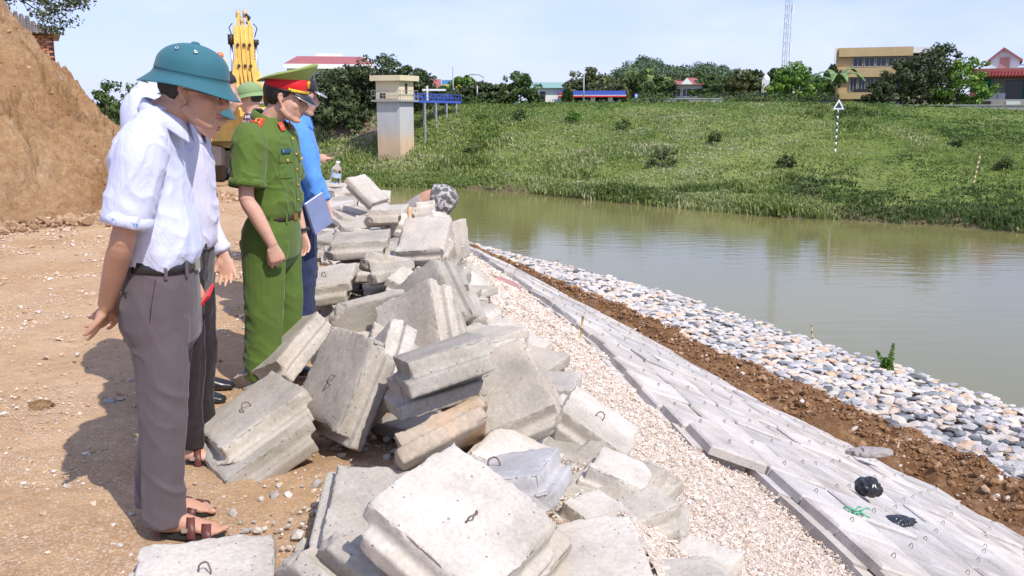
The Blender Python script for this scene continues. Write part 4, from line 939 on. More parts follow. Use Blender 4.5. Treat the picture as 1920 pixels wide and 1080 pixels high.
M['sole'] = plain('black_sole', (.02, .02, .02), .6); M['metal'] = plain('bright_metal', (.7, .68, .62), .3, .9)
M['brass'] = plain('brass_buckle', (.75, .42, .10), .3, .9)
M['button'] = plain('shirt_button', (.8, .8, .85), .4); M['teal_tag'] = plain('blue_name_tag', (.02, .10, .16), .4)
M['blackplastic'] = plain('black_plastic', (.015, .015, .018), .3); M['black_cloth'] = cloth_mat('black_cap_cloth', (.02, .02, .025), .8, fold=.1)
def plaid_mat():
    m, nt, b = new_mat('plaid_shirt_cloth')
    tc = nt.nodes.new('ShaderNodeTexCoord'); outs = []
    for ax in ('X', 'Z', 'Y'):
        w = nt.nodes.new('ShaderNodeTexWave'); w.wave_type = 'BANDS'; w.bands_direction = ax; w.inputs['Scale'].default_value = 7
        nt.links.new(tc.outputs['Object'], w.inputs[0]); outs.append(ramp(nt, w.outputs['Fac'], [(.45, (.75, .70, .72)), (.6, (.16, .07, .09))]))
    c = mixc(nt, .5, mixc(nt, .8, outs[0], outs[1], 'MULTIPLY'), outs[1]); nt.links.new(c, b.inputs['Base Color']); b.inputs['Roughness'].default_value = .85
    return m
M['plaid'] = plaid_mat()
def camo_mat():
    m, nt, b = new_mat('camouflage_cloth')
    c = ramp(nt, noise(nt, 14, 3, .5), [(.0, (.09, .085, .08)), (.46, (.20, .19, .18)), (.52, (.42, .40, .38)), (.60, (.13, .12, .11))], 'CONSTANT')
    nt.links.new(c, b.inputs['Base Color']); b.inputs['Roughness'].default_value = .85; return m
M['camo'] = camo_mat()

def loft(mb, secs, n=28, sup=2.3):
    """horizontal sections (z, back x, front x, half width[, y centre[, tilt]]) -> closed body"""
    V = []; F = []
    for s in secs:
        z, xb, xf, hw = s[:4]; yc = s[4] if len(s) > 4 else 0.; tl = s[5] if len(s) > 5 else 0.
        cx, rx = (xb + xf) / 2, (xf - xb) / 2
        for k in range(n):
            a = 2 * math.pi * k / n; c, d = math.cos(a), math.sin(a)
            x = cx + rx * math.copysign(abs(c) ** (2 / sup), c); y = yc + hw * math.copysign(abs(d) ** (2 / sup), d)
            V.append((x, y, z + tl * (x - cx)))
    m = len(secs)
    for i in range(m - 1):
        for k in range(n):
            a = i * n + k; b = i * n + (k + 1) % n; F.append((a, b, b + n, a + n))
    F.append(tuple(range(n - 1, -1, -1))); q = (m - 1) * n; F.append(tuple(range(q, q + n)))
    mb.add(V, F)
def spline(pts, rad, k=5):
    """Catmull-Rom resampling of a path and its radii"""
    P = [Vector(p) for p in pts]; Rr = [Vector(r if hasattr(r, '__len__') else (r, r)) for r in rad]
    oP, oR = [], []
    for i in range(len(P) - 1):
        p0, p1, p2, p3 = P[max(i - 1, 0)], P[i], P[i + 1], P[min(i + 2, len(P) - 1)]
        r0, r1, r2, r3 = Rr[max(i - 1, 0)], Rr[i], Rr[i + 1], Rr[min(i + 2, len(P) - 1)]
        for j in range(k):
            t = j / k; f = lambda a, b, c, d: .5 * ((2 * b) + (c - a) * t + (2 * a - 5 * b + 4 * c - d) * t * t + (3 * b - a - 3 * c + d) * t ** 3)
            oP.append(f(p0, p1, p2, p3)); oR.append(f(r0, r1, r2, r3))
    oP.append(P[-1]); oR.append(Rr[-1]); return oP, [tuple(r) for r in oR]
def hand(mb, W, d, pn, side, curl=(.35, .45, .4), s=1., spread=.10, thumb=.6, curls=None):
    """palm + five fingers. W wrist, d wrist->knuckles, pn the way the palm faces, side +1/-1 thumb side"""
    W = Vector(W); d = Vector(d).normalized(); pn = Vector(pn); pn = (pn - d * pn.dot(d)).normalized(); t = d.cross(pn).normalized() * side
    Rm = Matrix((d, t, pn)).transposed()
    mb.tube([W - d * .02 * s, W + d * .012 * s, W + d * .045 * s, W + d * .080 * s, W + d * .092 * s],
            [(.0, .0), (.0, .0), (.0, .0), (.0, .0), (.0, .0)], 4) if False else None
    V = []; F = []; secs = [(-.015, .026, .020), (.010, .028, .019), (.040, .038, .016), (.070, .041, .0145), (.090, .038, .012)]
    n = 12
    for (l, w, th) in secs:
        for k in range(n):
            a = 2 * math.pi * k / n
            V.append(W + d * l * s + t * (math.cos(a) * w * s) + pn * (math.sin(a) * th * s))
    for i in range(len(secs) - 1):
        for k in range(n): a = i * n + k; b = i * n + (k + 1) % n; F.append((a, b, b + n, a + n))
    F.append(tuple(range(n - 1, -1, -1))); q = (len(secs) - 1) * n; F.append(tuple(range(q, q + n))); mb.add(V, F)
    L = (.072, .080, .074, .058)
    for i in range(4):
        off = (.0315 - i * .0215) * s
        c = curls[i] if curls else curl
        p = W + d * (.078 - .004 * abs(i - 1)) * s + t * off
        dirv = (d + t * (spread * (1.3 - i) * .6)).normalized(); pts = [p - dirv * .015, p]; rad = [.0088 * s, .0090 * s]
        ax = dirv.cross(pn).normalized()
        for j, fr in enumerate((.44, .31, .25)):
            dirv = Quaternion(ax, c[j]) @ dirv
            p = p + dirv * (L[i] * fr * 1.02 * s); pts.append(p); rad.append((.0083 - .0008 * j) * s)
        pts.append(p + dirv * .004 * s); rad.append(.0045 * s)
        mb.tube(pts, rad, 9)
    p = W + d * .018 * s + t * .022 * s; td = (d * math.cos(thumb) + t * math.sin(thumb) + pn * .35).normalized()
    pts = [p, p + td * .036 * s]; td2 = (td + d * .35 + pn * .15).normalized(); pts.append(pts[-1] + td2 * .032 * s); pts.append(pts[-1] + (td2 + d * .15).normalized() * .026 * s)
    mb.tube(pts, [.0150 * s, .0118 * s, .0100 * s, .0060 * s], 9)
    mb.ell(W + d * .030 * s + t * .020 * s + pn * .008 * s, (.026 * s, .016 * s, .014 * s), Rm, 10, 6)

def head_shapes(s=1., jaw=1., chinx=0.):
    h = MB()
    h.ell((-.012, 0, .030), (.096, .073, .086), None, 24, 16)            # cranium
    h.ell((-.045, 0, .005), (.055, .060, .070), None, 16, 12)
    h.ell((.030, 0, -.032), (.064, .060 * jaw, .078), None, 20, 14)       # face
    h.ell((.052, 0, -.004), (.038, .052, .030), None, 16, 10)           # brow band
    h.tube([(-.005, -.050 * jaw, -.050), (.035, -.038 * jaw, -.080), (.064, -.014, -.100), (.064, .014, -.100), (.035, .038 * jaw, -.080), (-.005, .050 * jaw, -.050)], [.019, .020, .018, .018, .020, .019], 12)
    h.ell((.073 + chinx, 0, -.102), (.017, .020, .015), None, 12, 8)      # chin
    h.ell((.040, 0, -.080), (.046, .040, .032), None, 14, 10)
    h.ell((.060, 0, -.062), (.034, .034, .026), None, 14, 10)           # muzzle
    for sy in (-1, 1):
        h.ell((.058, .036 * sy, -.028), (.028, .024, .024), None, 12, 8) # cheek
        h.ell((.079, .029 * sy, .019), (.013, .024, .0075), Euler((0, 0, -.25 * sy)), 12, 6) # brow ridge
        h.ell((.073, .031 * sy, .001), (.0150, .0160, .0115), None, 12, 8)  # lid
        h.ell((.094, .0125 * sy, -.036), (.011, .0085, .0075), None, 10, 6) # nostril wing
        # ear: rim, lobe, bowl
        pts = [(.006, .069 * sy, -.034), (-.004, .078 * sy, -.020), (-.013, .083 * sy, .000), (-.010, .084 * sy, .017), (.003, .080 * sy, .023), (.012, .073 * sy, .012)]
        h.tube(pts, [.007, .0062, .0062, .0062, .0055, .005], 8)
        h.ell((.0, .075 * sy, -.004), (.012, .006, .024), Euler((0, .15, -.35 * sy)), 12, 8)
        h.ell((.006, .073 * sy, -.036), (.008, .006, .009), None, 8, 6)
    h.tube([(.080, 0, .018), (.094, 0, .000), (.106, 0, -.018), (.113, 0, -.030), (.108, 0, -.040), (.092, 0, -.044)], [.0095, .0095, .0105, .0125, .0110, .008], 12)  # nose
    h.ell((.0865, 0, -.0640), (.012, .024, .0065), None, 14, 8)           # upper lip
    h.ell((.0840, 0, -.0750), (.011, .020, .0070), None, 14, 8)           # lower lip
    return h
def hair_shell(Hm, parent, line, thick=.010, back=True, mat='hair'):
    """closed shell over the cranium; line(phi) = lowest height of the hair at that bearing (0 = front)"""
    V = []; F = []; nu, nv = 48, 16
    for lay in (1, 0):
        for j in range(nv + 1):
            for i in range(nu):
                ph = 2 * math.pi * i / nu; lo = line(math.pi - abs(math.pi - ph)); tmax = math.acos(max(-.98, min(1, (lo - .030) / .088)))
                t = tmax * j / nv
                k = thick * lay * (1 - .55 * (j / nv) ** 6) - .004 * (1 - lay)
                rr = (.0975 + k, .0755 + k, .0875 + k)
                nz_ = 1 + (.012 * math.sin(ph * 9 + j) + .008 * math.sin(ph * 23 + 2 * j)) * lay
                x = -.012 + rr[0] * math.sin(t) * math.cos(ph) * nz_; y = rr[1] * math.sin(t) * math.sin(ph) * nz_; z = .030 + rr[2] * math.cos(t)
                if lo < -.02 and z < .0: x = x * .98 - .006
                V.append(Hm @ Vector((x, y, z)))
    N = (nv + 1) * nu
    for j in range(nv):
        for i in range(nu):
            a = j * nu + i; b = j * nu + (i + 1) % nu
            F.append((a, a + nu, b + nu, b)); F.append((N + a, N + b, N + b + nu, N + a + nu))
    q = nv * nu
    for i in range(nu):
        a = q + i; b = q + (i + 1) % nu; F.append((a, N + a, N + b, b))
    return mesh_obj('hair', V, F, M[mat], parent, True)
def pith_helmet(Hm, mat, label, cat='helmet', loops=True, parent=None):
    Hm = Hm @ Matrix.Translation((-.004, 0, .020)) @ Matrix.Rotation(.05, 4, 'Y') @ Matrix.Scale(.855, 4)
    """domed sun helmet with a drooping brim, raised seam band, top knob and pairs of vent eyelets"""
    e = empty('sun_helmet', (0, 0, 0), 0, label, cat) if parent is None else parent
    V = []; F = []; n = 56
    prof = []
    for t in np.linspace(0, math.pi / 2, 10): prof.append((.122 * math.sin(t), .055 + .090 * math.cos(t), 0))
    prof += [(.1245, .040, 0), (.1245, .036, 0), (.1225, .0345, 0), (.128, .018, .3), (.140, .002, .7), (.150, -.010, 1), (.152, -.0135, 1), (.148, -.0145, 1), (.134, -.002, .7), (.118, .018, .2), (.110, .05, 0)]
    for r_, z, w in prof:
        for k in range(n):
            a = 2 * math.pi * k / n; c, s = math.cos(a), math.sin(a)
            fl = 1 + w * (.12 * max(0, c) ** 2 + .16 * max(0, -c) ** 2)
            droop = -w * (.020 * max(0, c) ** 2 + .014 * max(0, -c) ** 2 - .004 * s * s)
            V.append(Hm @ Vector((r_ * 1.10 * c * fl - .004, r_ * .93 * s * (1 + .05 * w), z + droop)))
    for i in range(len(prof) - 1):
        for k in range(n):
            a = i * n + k; b = i * n + (k + 1) % n; F.append((a, a + n, b + n, b))
    sh = mesh_obj('shell', V, F, M[mat], e, True)
    mb = MB(); mb.lathe([(0, .153), (.010, .152), (.016, .147), (.017, .142), (.014, .139)], 18, (-.004, 0, 0)); mb.v = [Hm @ Vector(v) for v in mb.v]
    mb.build('top_knob', M[mat], e, True)
    if loops:
        for sy in (-1, 1):
            for ph in (.42, -.42):
                a = ph; t = .66
                p = Vector((-.004 + .134 * math.sin(t) * math.sin(a) * 1.0, sy * .1135 * math.sin(t + .25) * math.cos(a), .055 + .090 * math.cos(t + .17)))
                nrm = Vector((p.x * .8, p.y * 1.25, (p.z - .055) * 1.5)).normalized()
                q = nrm.to_track_quat('Z', 'Y').to_matrix()
                mb = MB(); ring = [q @ Vector((.0052 * math.cos(u), .0052 * math.sin(u), .001)) + p + nrm * .0035 for u in np.linspace(0, 2 * math.pi, 13)]
                mb.tube([Hm @ v for v in ring], .0018, 6, cap=False); mb.build('vent_eyelet', M['metal'], e, True)
    return e

def folds(me, kind, seed, amp=1., LG=None):
    co, no = mesh_np(me); x, y, z = co.T
    s = seed * 3.7
    if kind == 'shirt':
        a = fbm(x * 4 + s, y * 4, z * 2.2 + x * 2.0, 3, seed)
        b = 1 - np.abs(vnoise(x * 7 + 3 * z + 1.2 * a + s, y * 6, z * 9 - x * 9 + 1.3 * a, seed + 3)) * 2
        c = 1 - np.abs(vnoise(x * 10 + s - 5 * z, y * 10, z * 6 + x * 12 + 2 * a, seed + 9)) * 2
        blous = np.exp(-((z - 1.02) / .07) ** 2)
        d = .0040 * a + .0062 * np.clip(b, 0, 1) ** 3 + .0058 * np.clip(c, 0, 1) ** 3
        d = d + blous * (.008 * vnoise(x * 26 + s, y * 26, z * 6, seed + 4))
    else:
        a = fbm(x * 5 + s, y * 5, z * 2.0, 3, seed)
        leg = np.clip((.72 - z) / .1, 0, 1)
        b = 1 - np.abs(vnoise(x * 5 + s + 2 * z, y * 6, z * 7 + x * 6 + a, seed + 3)) * 2
        low = np.exp(-((z - .13) / .10) ** 2); kn = np.exp(-((z - .45) / .10) ** 2)
        d = .004 * a + .0035 * np.clip(b, 0, 1) ** 2 + (low * .012 + kn * .006) * (np.clip(1 - 2 * np.abs(vnoise(x * 6 + s, y * 7, z * 16 + x * 14, seed + 7)), -.2, 1))
        # pressed crease down the front and back of each leg
        if LG:
            for leg in LG:
                zs = [c[0] for c in leg][::-1]; cy = np.interp(z, zs, [c[2] for c in leg][::-1]); cx = np.interp(z, zs, [c[1] for c in leg][::-1]); ry = np.interp(z, zs, [c[4] for c in leg][::-1])
                mk = (np.abs(y - cy) < ry * 1.3) & (z < .80)
                d = d + mk * .0075 * np.exp(-((y - cy) / .011) ** 2)
    mesh_set(me, co + no * (d * amp)[:, None])

def build_person(label, loc, yaw, sp):
    root = empty('person', loc, yaw, label, 'person', None)
    if sp.get('group'): root['group'] = sp['group']
    k = sp.get('scale', 1.); root.scale = (k, k, k)
    vx = sp.get('voxel', .0055); hs = sp.get('hs', 1.)
    T = sp['torso']; PV = sp['pelvis']; LG = sp['legs']
    Hm = Matrix.Translation(Vector(sp['head'])) @ Euler((0, 0, sp.get('hyaw', 0))).to_matrix().to_4x4() @ Euler((sp.get('hroll', 0), sp.get('pitch', .2), 0)).to_matrix().to_4x4() @ Matrix.Scale(hs, 4)
    # ---- body
    mb = MB()
    ins = .012
    loft(mb, [(z, b + ins * 1.6, f - ins * 1.6, w - ins * 1.3) + tuple(r_) for (z, b, f, w, *r_) in T], 20)
    loft(mb, [(z, b + ins, f - ins, w - ins) + tuple(r_) for (z, b, f, w, *r_) in PV], 20)
    hd = head_shapes(hs, sp.get('jaw', 1.)); mb.add([Hm @ Vector(v) for v in hd.v], hd.f)
    nb = Vector(sp['neck']); nt_ = Hm @ Vector((-.025, 0, -.055))
    mid = (nb + nt_) / 2 + Vector((-.004, 0, .004))
    mb.tube([nb - (nt_ - nb) * .5, nb, mid, nt_, Hm @ Vector((-.02, 0, -.01))], [.066, .062, .056, .056, .05], 16)
    for key in ('armR', 'armL'):
        A = sp[key]; S_, E_, W_ = A['pts']
        P, Q = spline([S_, Vector(S_).lerp(Vector(E_), .5), E_, Vector(E_).lerp(Vector(W_), .35), W_], [.046, .042, .038, .040, (.028, .023)], 4)
        mb.tube(P, Q, 14)
        mb.ell(E_, (.041, .041, .041), None, 12, 8)
        if A.get('hand', True):
            hand(mb, W_, A['d'], A['pn'], A['side'], A.get('curl', (.35, .45, .4)), A.get('s', 1.0), A.get('spread', .1), A.get('thumb', .6), A.get('curls'))
    for sg, leg in zip((-1, 1), LG):
        P = [(c[1], c[2], c[0]) for c in leg]; Rr = [(max(.03, c[3] - .018) if i < len(leg) - 1 else .040, max(.03, c[4] - .018) if i < len(leg) - 1 else .038) for i, c in enumerate(leg)]
        P = [(p[0], p[1], p[2]) for p in P] + [(leg[-1][1], leg[-1][2], .055)]; Rr.append((.038, .034))
        # tube radii are (first axis, second axis): the first axis follows the forward direction
        mb.tube(P, [(a, b) for a, b in Rr], 14)
        fx, fy = leg[-1][1], leg[-1][2]; fa = sp.get('toe', (-.12, .12))[0 if sg < 0 else 1]
        fr = Euler((0, 0, fa)).to_matrix(); o_ = Vector((fx + sp.get('fshift', 0), fy, 0))
        P = [o_ + fr @ Vector(q) for q in ((-.065, 0, .035), (-.03, 0, .045), (.03, 0, .046), (.085, 0, .034), (.135, 0, .024), (.150, 0, .020))]
        mb.tube(P, [(.030, .028), (.042, .032), (.036, .034), (.024, .040), (.016, .044), (.010, .036)], 14)
        if sp.get('shoe', 'sandal') == 'sandal':
            for t_ in range(5):
                q = o_ + fr @ Vector((.150 + (.022, .018, .010, .000, -.012)[t_], (.030, .012, -.004, -.019, -.033)[t_] * (-sg) * -1, .017)) if False else o_ + fr @ Vector((.152 + (.018, .016, .009, .000, -.012)[t_], (-.028 + .0145 * t_) * sg * 1.0, .017))
                mb.ell(q, ((.020, .015, .014, .013, .012)[t_], (.011, .0075, .0072, .007, .0068)[t_], .0105), fr, 10, 6)
    me = remeshed(mb, vx, 6, 'person_body')
    obj_of(me, 'body', M[sp.get('skin', 'skin2')], root)
    # ---- face pieces
    if sp.get('face', True):
        for sy in (-1, 1):
            m2 = MB(); m2.ell((.0795, .031 * sy, -.0015), (.0088, .0125, .0048), None, 12, 8); m2.v = [Hm @ Vector(v) for v in m2.v]; m2.build('eye', M['eye'], root, True)
            m2 = MB(); m2.tube([(.0855, .014 * sy, .0200), (.0875, .030 * sy, .0245), (.079, .047 * sy, .0205)], [.0022, .0034, .0014], 8, flat=1.); m2.v = [Hm @ Vector(v) for v in m2.v]; m2.build('eyebrow', M['hair'], root, True)
        m2 = MB(); m2.ell((.0880, 0, -.0640), (.0125, .0215, .0048), None, 14, 8); m2.ell((.0855, 0, -.0745), (.0115, .018, .0050), None, 14, 8)
        m2.v = [Hm @ Vector(v) for v in m2.v]; m2.build('lips', M['lip'], root, True)
    if 'hair' in sp: hair_shell(Hm, root, sp['hair'], .003 if sp['hair'] is hair_cap else .009)
    # ---- shirt
    mb = MB(); loft(mb, T, 30)
    for key in ('armR', 'armL'):
        A = sp[key]; S_, E_, W_ = [Vector(v) for v in A['pts']]; sr = A.get('sr', (.078, .072, .068))
        if sp.get('sleeve', 'short') == 'short':
            u = A.get('cut', .80); end = S_.lerp(E_, u)
            P, Q = spline([S_ + (S_ - E_) * .08 + Vector((0, -.03 if S_.y > 0 else .03, .0)), S_, S_.lerp(E_, u * .5), end], [.060, sr[0], sr[1], sr[2]], 6)
            mb.tube(P, Q, 18)
        else:
            end = E_.lerp(W_, A.get('cut', .95))
            P, Q = spline([S_ + Vector((0, -.03 if S_.y > 0 else .03, .01)), S_, S_.lerp(E_, .5), E_, E_.lerp(W_, .5), end], [.060, sr[0] * .92, sr[1] * .86, .060, .052, .043], 5)
            mb.tube(P, Q, 18)
    me = remeshed(mb, sp.get('cvoxel', .007), 3, 'shirt_cloth'); folds(me, 'shirt', sp.get('seed', 1), sp.get('famp', 1.))
    shirt = obj_of(me, sp.get('shirt_name', 'shirt'), M[sp['shirt']], root)
    # collar: a folded band round the neck
    m2 = MB(); nk = Vector(sp['collar']); rr = sp.get('collar_r', (.074, .068)); tl = sp.get('collar_tilt', .35)
    n = 36; V = []
    op = .35
    for lay, (dz, g_) in enumerate(((-.020, .004), (.022, -.003), (.030, .0), (.025, .006), (-.012, .021), (-.018, .019))):
        for i in range(n + 1):
            a = op + (2 * math.pi - 2 * op) * i / n
            fr_ = max(0, math.cos(a)) ** 2
            x = (rr[0] + g_) * math.cos(a); y = (rr[1] + g_) * math.sin(a)
            zz = dz - tl * x * 1.0 - (.028 * fr_ if lay >= 4 else 0)
            V.append(nk + Vector((x, y, zz)))
    m2.v = [tuple(v) for v in V]; m2.f = [(l * (n + 1) + i, l * (n + 1) + i + 1, (l + 1) * (n + 1) + i + 1, (l + 1) * (n + 1) + i) for l in range(5) for i in range(n)]; m2.m = [0] * len(m2.f)
    col = m2.build('collar', M[sp['shirt']], root, True)
    sol = col.modifiers.new('s', 'SOLIDIFY'); sol.thickness = .003
    if sp.get('sleeve', 'short') == 'short':
        for key in ('armR', 'armL'):
            A = sp[key]; S_, E_ = Vector(A['pts'][0]), Vector(A['pts'][1]); sr = A.get('sr', (.078, .072, .068)); u = A.get('cut', .80)
            m2 = MB(); a_, b_ = S_.lerp(E_, u - .11), S_.lerp(E_, u + .025)
            m2.tube([a_, a_.lerp(b_, .5), b_], [sr[2] * .985, sr[2] * 1.0, sr[2] * 1.01], 28, cap=False)
            m2.v = [tuple(Vector(v) + (Vector(v) - a_.lerp(b_, .5)).normalized() * .0022 * math.sin(i_ * 1.9)) for i_, v in enumerate(m2.v)]
            cf = m2.build('cuff', M[sp['shirt']], root, True); so = cf.modifiers.new('s', 'SOLIDIFY'); so.thickness = .0035; so.offset = 1
    # ---- trousers
    mb = MB(); loft(mb, PV + [(PV[-1][0] - .035, PV[-1][1] * .72, PV[-1][2] * .78, PV[-1][3] * .86), (PV[-1][0] - .075, PV[-1][1] * .35, PV[-1][2] * .45, PV[-1][3] * .62)], 30)
    for leg in LG:
        P, Q = spline([(c[1], c[2], c[0]) for c in leg], [(c[3], c[4]) for c in leg], 4); mb.tube(P, Q, 20)
    me = remeshed(mb, sp.get('cvoxel', .007), 3, 'trouser_cloth'); folds(me, 'trousers', sp.get('seed', 1) + 5, sp.get('famp', 1.), LG)
    tro = obj_of(me, 'trousers', M[sp['trousers']], root)
    # ---- belt
    if sp.get('belt'):
        zb, b_, f_, w_ = sp['belt']; n = 44; V = []
        cx, rx = (b_ + f_) / 2, (f_ - b_) / 2
        for lay, (dz, g_) in enumerate(((-.019, 0), (-.019, .005), (.019, .005), (.019, 0))):
            for k_ in range(n):
                a = 2 * math.pi * k_ / n; c, d = math.cos(a), math.sin(a)
                x = cx + (rx + g_) * math.copysign(abs(c) ** (2 / 2.3), c); y = (w_ + g_) * math.copysign(abs(d) ** (2 / 2.3), d)
                V.append((x, y, zb + dz + sp.get('belt_tilt', 0) * (x - cx)))
        F = [(l * n + i, l * n + (i + 1) % n, (l + 1) * n + (i + 1) % n, (l + 1) * n + i) for l in range(3) for i in range(n)]
        belt = mesh_obj('belt', V, F, M[sp.get('belt_mat', 'leather')], root, True)
        m2 = MB(); xb = f_ + .008; zc = zb + sp.get('belt_tilt', 0) * rx
        m2.box((xb, 0, zc), (.006, .046, .040)); bk = m2.build('buckle', M[sp.get('buckle', 'metal')], belt)
        m2 = MB()
        for a in (-2.2, -1.15, -.5, .5, 1.15, 2.2):
            x = cx + (rx + .008) * math.copysign(abs(math.cos(a)) ** (2 / 2.3), math.cos(a)); y = (w_ + .008) * math.copysign(abs(math.sin(a)) ** (2 / 2.3), math.sin(a))
            lp = MB(); lp.box((x, y, zb + sp.get('belt_tilt', 0) * (x - cx) - .004), (.006, .011, .056), (0, 0, a)); lp.build('belt_loop', M[sp['trousers']], tro)
    # ---- footwear
    for sg, leg in zip((-1, 1), LG):
        fx, fy = leg[-1][1], leg[-1][2]; fa = sp.get('toe', (-.12, .12))[0 if sg < 0 else 1]; fr = Euler((0, 0, fa)).to_matrix(); o_ = Vector((fx + sp.get('fshift', 0), fy, 0))
        if sp.get('shoe', 'sandal') == 'sandal':
            e = empty('sandal', (0, 0, 0)); e.parent = root
            out = []
            for t in np.linspace(0, 2 * math.pi, 28, endpoint=False):
                x = .052 + .128 * math.cos(t); w = .040 + .008 * math.cos(t); out.append((x, w * math.sin(t)))
            V = [o_ + fr @ Vector((x, y, z)) for z in (.000, .014) for x, y in out]; n = 28
            F = [(i, (i + 1) % n, n + (i + 1) % n, n + i) for i in range(n)] + [tuple(range(n - 1, -1, -1)), tuple(range(n, 2 * n))]
            mesh_obj('sole', V, F, M['sole'], e)
            for (x0, x1, w, hh) in ((.045, .075, .050, .062), (.098, .132, .051, .040), (-.055, -.035, .040, .052)):
                V = []; n = 12
                for lay in (0, 1):
                    for x in (x0, x1):
                        for i in range(n + 1):
                            a = math.pi * i / n; g_ = .004 * lay
                            V.append(o_ + fr @ Vector((x + .018 * math.cos(a) * sg * (1 if x0 > 0 else 0), (w + g_) * math.cos(a), .008 + (hh + g_ - (.010 if x == x1 else 0)) * max(0, math.sin(a)) ** .8)))
                q = n + 1; F = []
                for i in range(n):
                    F += [(i, i + 1, q + i + 1, q + i), (2 * q + i, 3 * q + i, 3 * q + i + 1, 2 * q + i + 1), (i, 2 * q + i, 2 * q + i + 1, i + 1), (q + i, q + i + 1, 3 * q + i + 1, 3 * q + i)]
                mesh_obj('strap', V, F, M['brown_leather'], e, True)
            m2 = MB(); m2.box(o_ + fr @ Vector((.055, -.049 * 1, .038)), (.022, .004, .016), (0, 0, fa)); m2.build('strap_buckle', M['metal'], e)
        else:
            m2 = MB(); P = [o_ + fr @ Vector(q) for q in ((-.085, 0, .030), (-.06, 0, .045), (-.01, 0, .058), (.05, 0, .046), (.12, 0, .032), (.175, 0, .024), (.19, 0, .02))]
            m2.tube(P, [(.020, .022), (.042, .036), (.052, .040), (.042, .044), (.030, .047), (.018, .036), (.006, .012)], 18)
            me = remeshed(m2, .007, 3, 'shoe_body'); co, _ = mesh_np(me); co[:, 2] = np.maximum(co[:, 2], .004); mesh_set(me, co)
            obj_of(me, 'shoe', M['leather'], root)
    return root, Hm, shirt, tro
def on_face(Hm, mb, name, mat, parent, smooth=True):
    mb.v = [Hm @ Vector(v) for v in mb.v]; return mb.build(name, M[mat], parent, smooth)

STD_T = [(.93, -.095, .130, .160), (.98, -.115, .145, .170), (1.06, -.115, .150, .168), (1.16, -.110, .142, .172), (1.26, -.110, .140, .182), (1.34, -.105, .125, .192), (1.39, -.085, .100, .178), (1.43, -.060, .075, .120), (1.455, -.04, .060, .072)]
STD_P = [(.985, -.090, .125, .150), (.95, -.105, .125, .165), (.88, -.125, .125, .178), (.80, -.130, .115, .182), (.73, -.105, .105, .178)]
def std_leg(sy, dx=0., hemx=0., hemy=.10, knee=0.):
    return [(.86, -.005, .085 * sy, .090, .080), (.74, 0.0 + dx * .2, .090 * sy, .096, .086), (.58, .005 + dx * .4, .092 * sy, .088, .082), (.42, .010 + dx * .6 + knee, .094 * sy, .074, .072), (.25, -.010 + dx * .85 + hemx * .5, .097 * sy, .070, .068), (.075, -.02 + dx + hemx, hemy * sy, .070, .066)]
hair_short = lambda ph: float(np.interp(ph, [0, .75, 1.15, 1.45, 1.75, 2.2, math.pi], [.078, .060, .010, .000, -.035, -.058, -.066]))
hair_cap = lambda ph: float(np.interp(ph, [0, .75, 1.15, 1.45, 1.75, 2.2, math.pi], [.085, .060, .022, .004, -.030, -.050, -.058]))

# ---- 1: the man in front, white shirt, hands clasped behind his back
sp = dict(voxel=.0048, cvoxel=.0065, seed=2, skin='skin1', shirt='white_shirt', trousers='grey_trousers', sleeve='short',
    famp=.85, torso=[(.955, -.080, .120, .150, 0, -.06), (.985, -.092, .135, .158, 0, -.06), (1.02, -.100, .148, .164, 0, -.05), (1.09, -.112, .142, .168), (1.17, -.118, .124, .170), (1.26, -.120, .108, .178), (1.33, -.112, .100, .182), (1.385, -.090, .096, .178), (1.43, -.058, .094, .145), (1.465, -.022, .092, .098), (1.495, .008, .092, .068)],
    pelvis=[(.985, -.083, .122, .142, 0, -.06), (.95, -.088, .126, .150), (.90, -.106, .128, .160), (.83, -.126, .126, .166), (.76, -.124, .120, .166), (.70, -.098, .114, .160)],
    legs=[[(.82, .000, -.080, .102, .078), (.70, .010, -.082, .092, .080), (.60, .014, -.083, .085, .078), (.50, .010, -.084, .077, .075), (.40, .002, -.085, .072, .072), (.24, -.008, -.086, .068, .068), (.12, -.014, -.086, .066, .066), (.045, -.016, -.086, .069, .067)],
          [(.82, -.005, .078, .098, .076), (.70, -.010, .076, .088, .078), (.60, -.022, .074, .080, .076), (.50, -.036, .072, .074, .073), (.40, -.052, .070, .070, .070), (.24, -.078, .070, .068, .068), (.12, -.092, .070, .066, .066), (.045, -.098, .070, .068, .067)]],
    toe=(-.10, .1), fshift=.035, head=(.158, 0, 1.552), pitch=.15, hs=1.05, neck=(.045, 0, 1.46), hyaw=-.06,
    collar=(.066, 0, 1.462), collar_tilt=.55, collar_r=(.064, .062),
    armR=dict(pts=[(.045, -.178, 1.375), (-.030, -.212, 1.085), (-.155, -.085, .835)], d=(-.48, .42, -.76), pn=(-.75, -.2, .2), side=-1, sr=(.078, .080, .076), cut=.84, curls=[(.15, .15, .1), (.25, .2, .15), (.3, .3, .2), (.4, .35, .3)], thumb=.75),
    armL=dict(pts=[(.035, .180, 1.375), (-.050, .212, 1.085), (-.150, .050, .845)], d=(-.25, -.72, -.62), pn=(-.6, .3, -.4), side=1, sr=(.080, .084, .078), cut=.86, curl=(.5, .7, .5)),
    belt=(.972, -.086, .127, .148), belt_tilt=-.06, hair=hair_cap)
p1, H1, sh1, tr1 = build_person('man in teal helmet, white short-sleeved shirt and grey trousers, hands clasped behind his back', (-1.225, 3.09, .012), .05, sp)
g = MB()
for sy in (-1, 1):
    rim = [(.098, .031 * sy + .023 * math.cos(a), -.001 + .016 * math.sin(a)) for a in np.linspace(0, 2 * math.pi, 20)]
    g.tube(rim, .0012, 6, cap=False); g.tube([(.098, .052 * sy, .006), (.05, .072 * sy, .010), (.005, .080 * sy, .012), (-.012, .080 * sy, -.006)], .0014, 6)
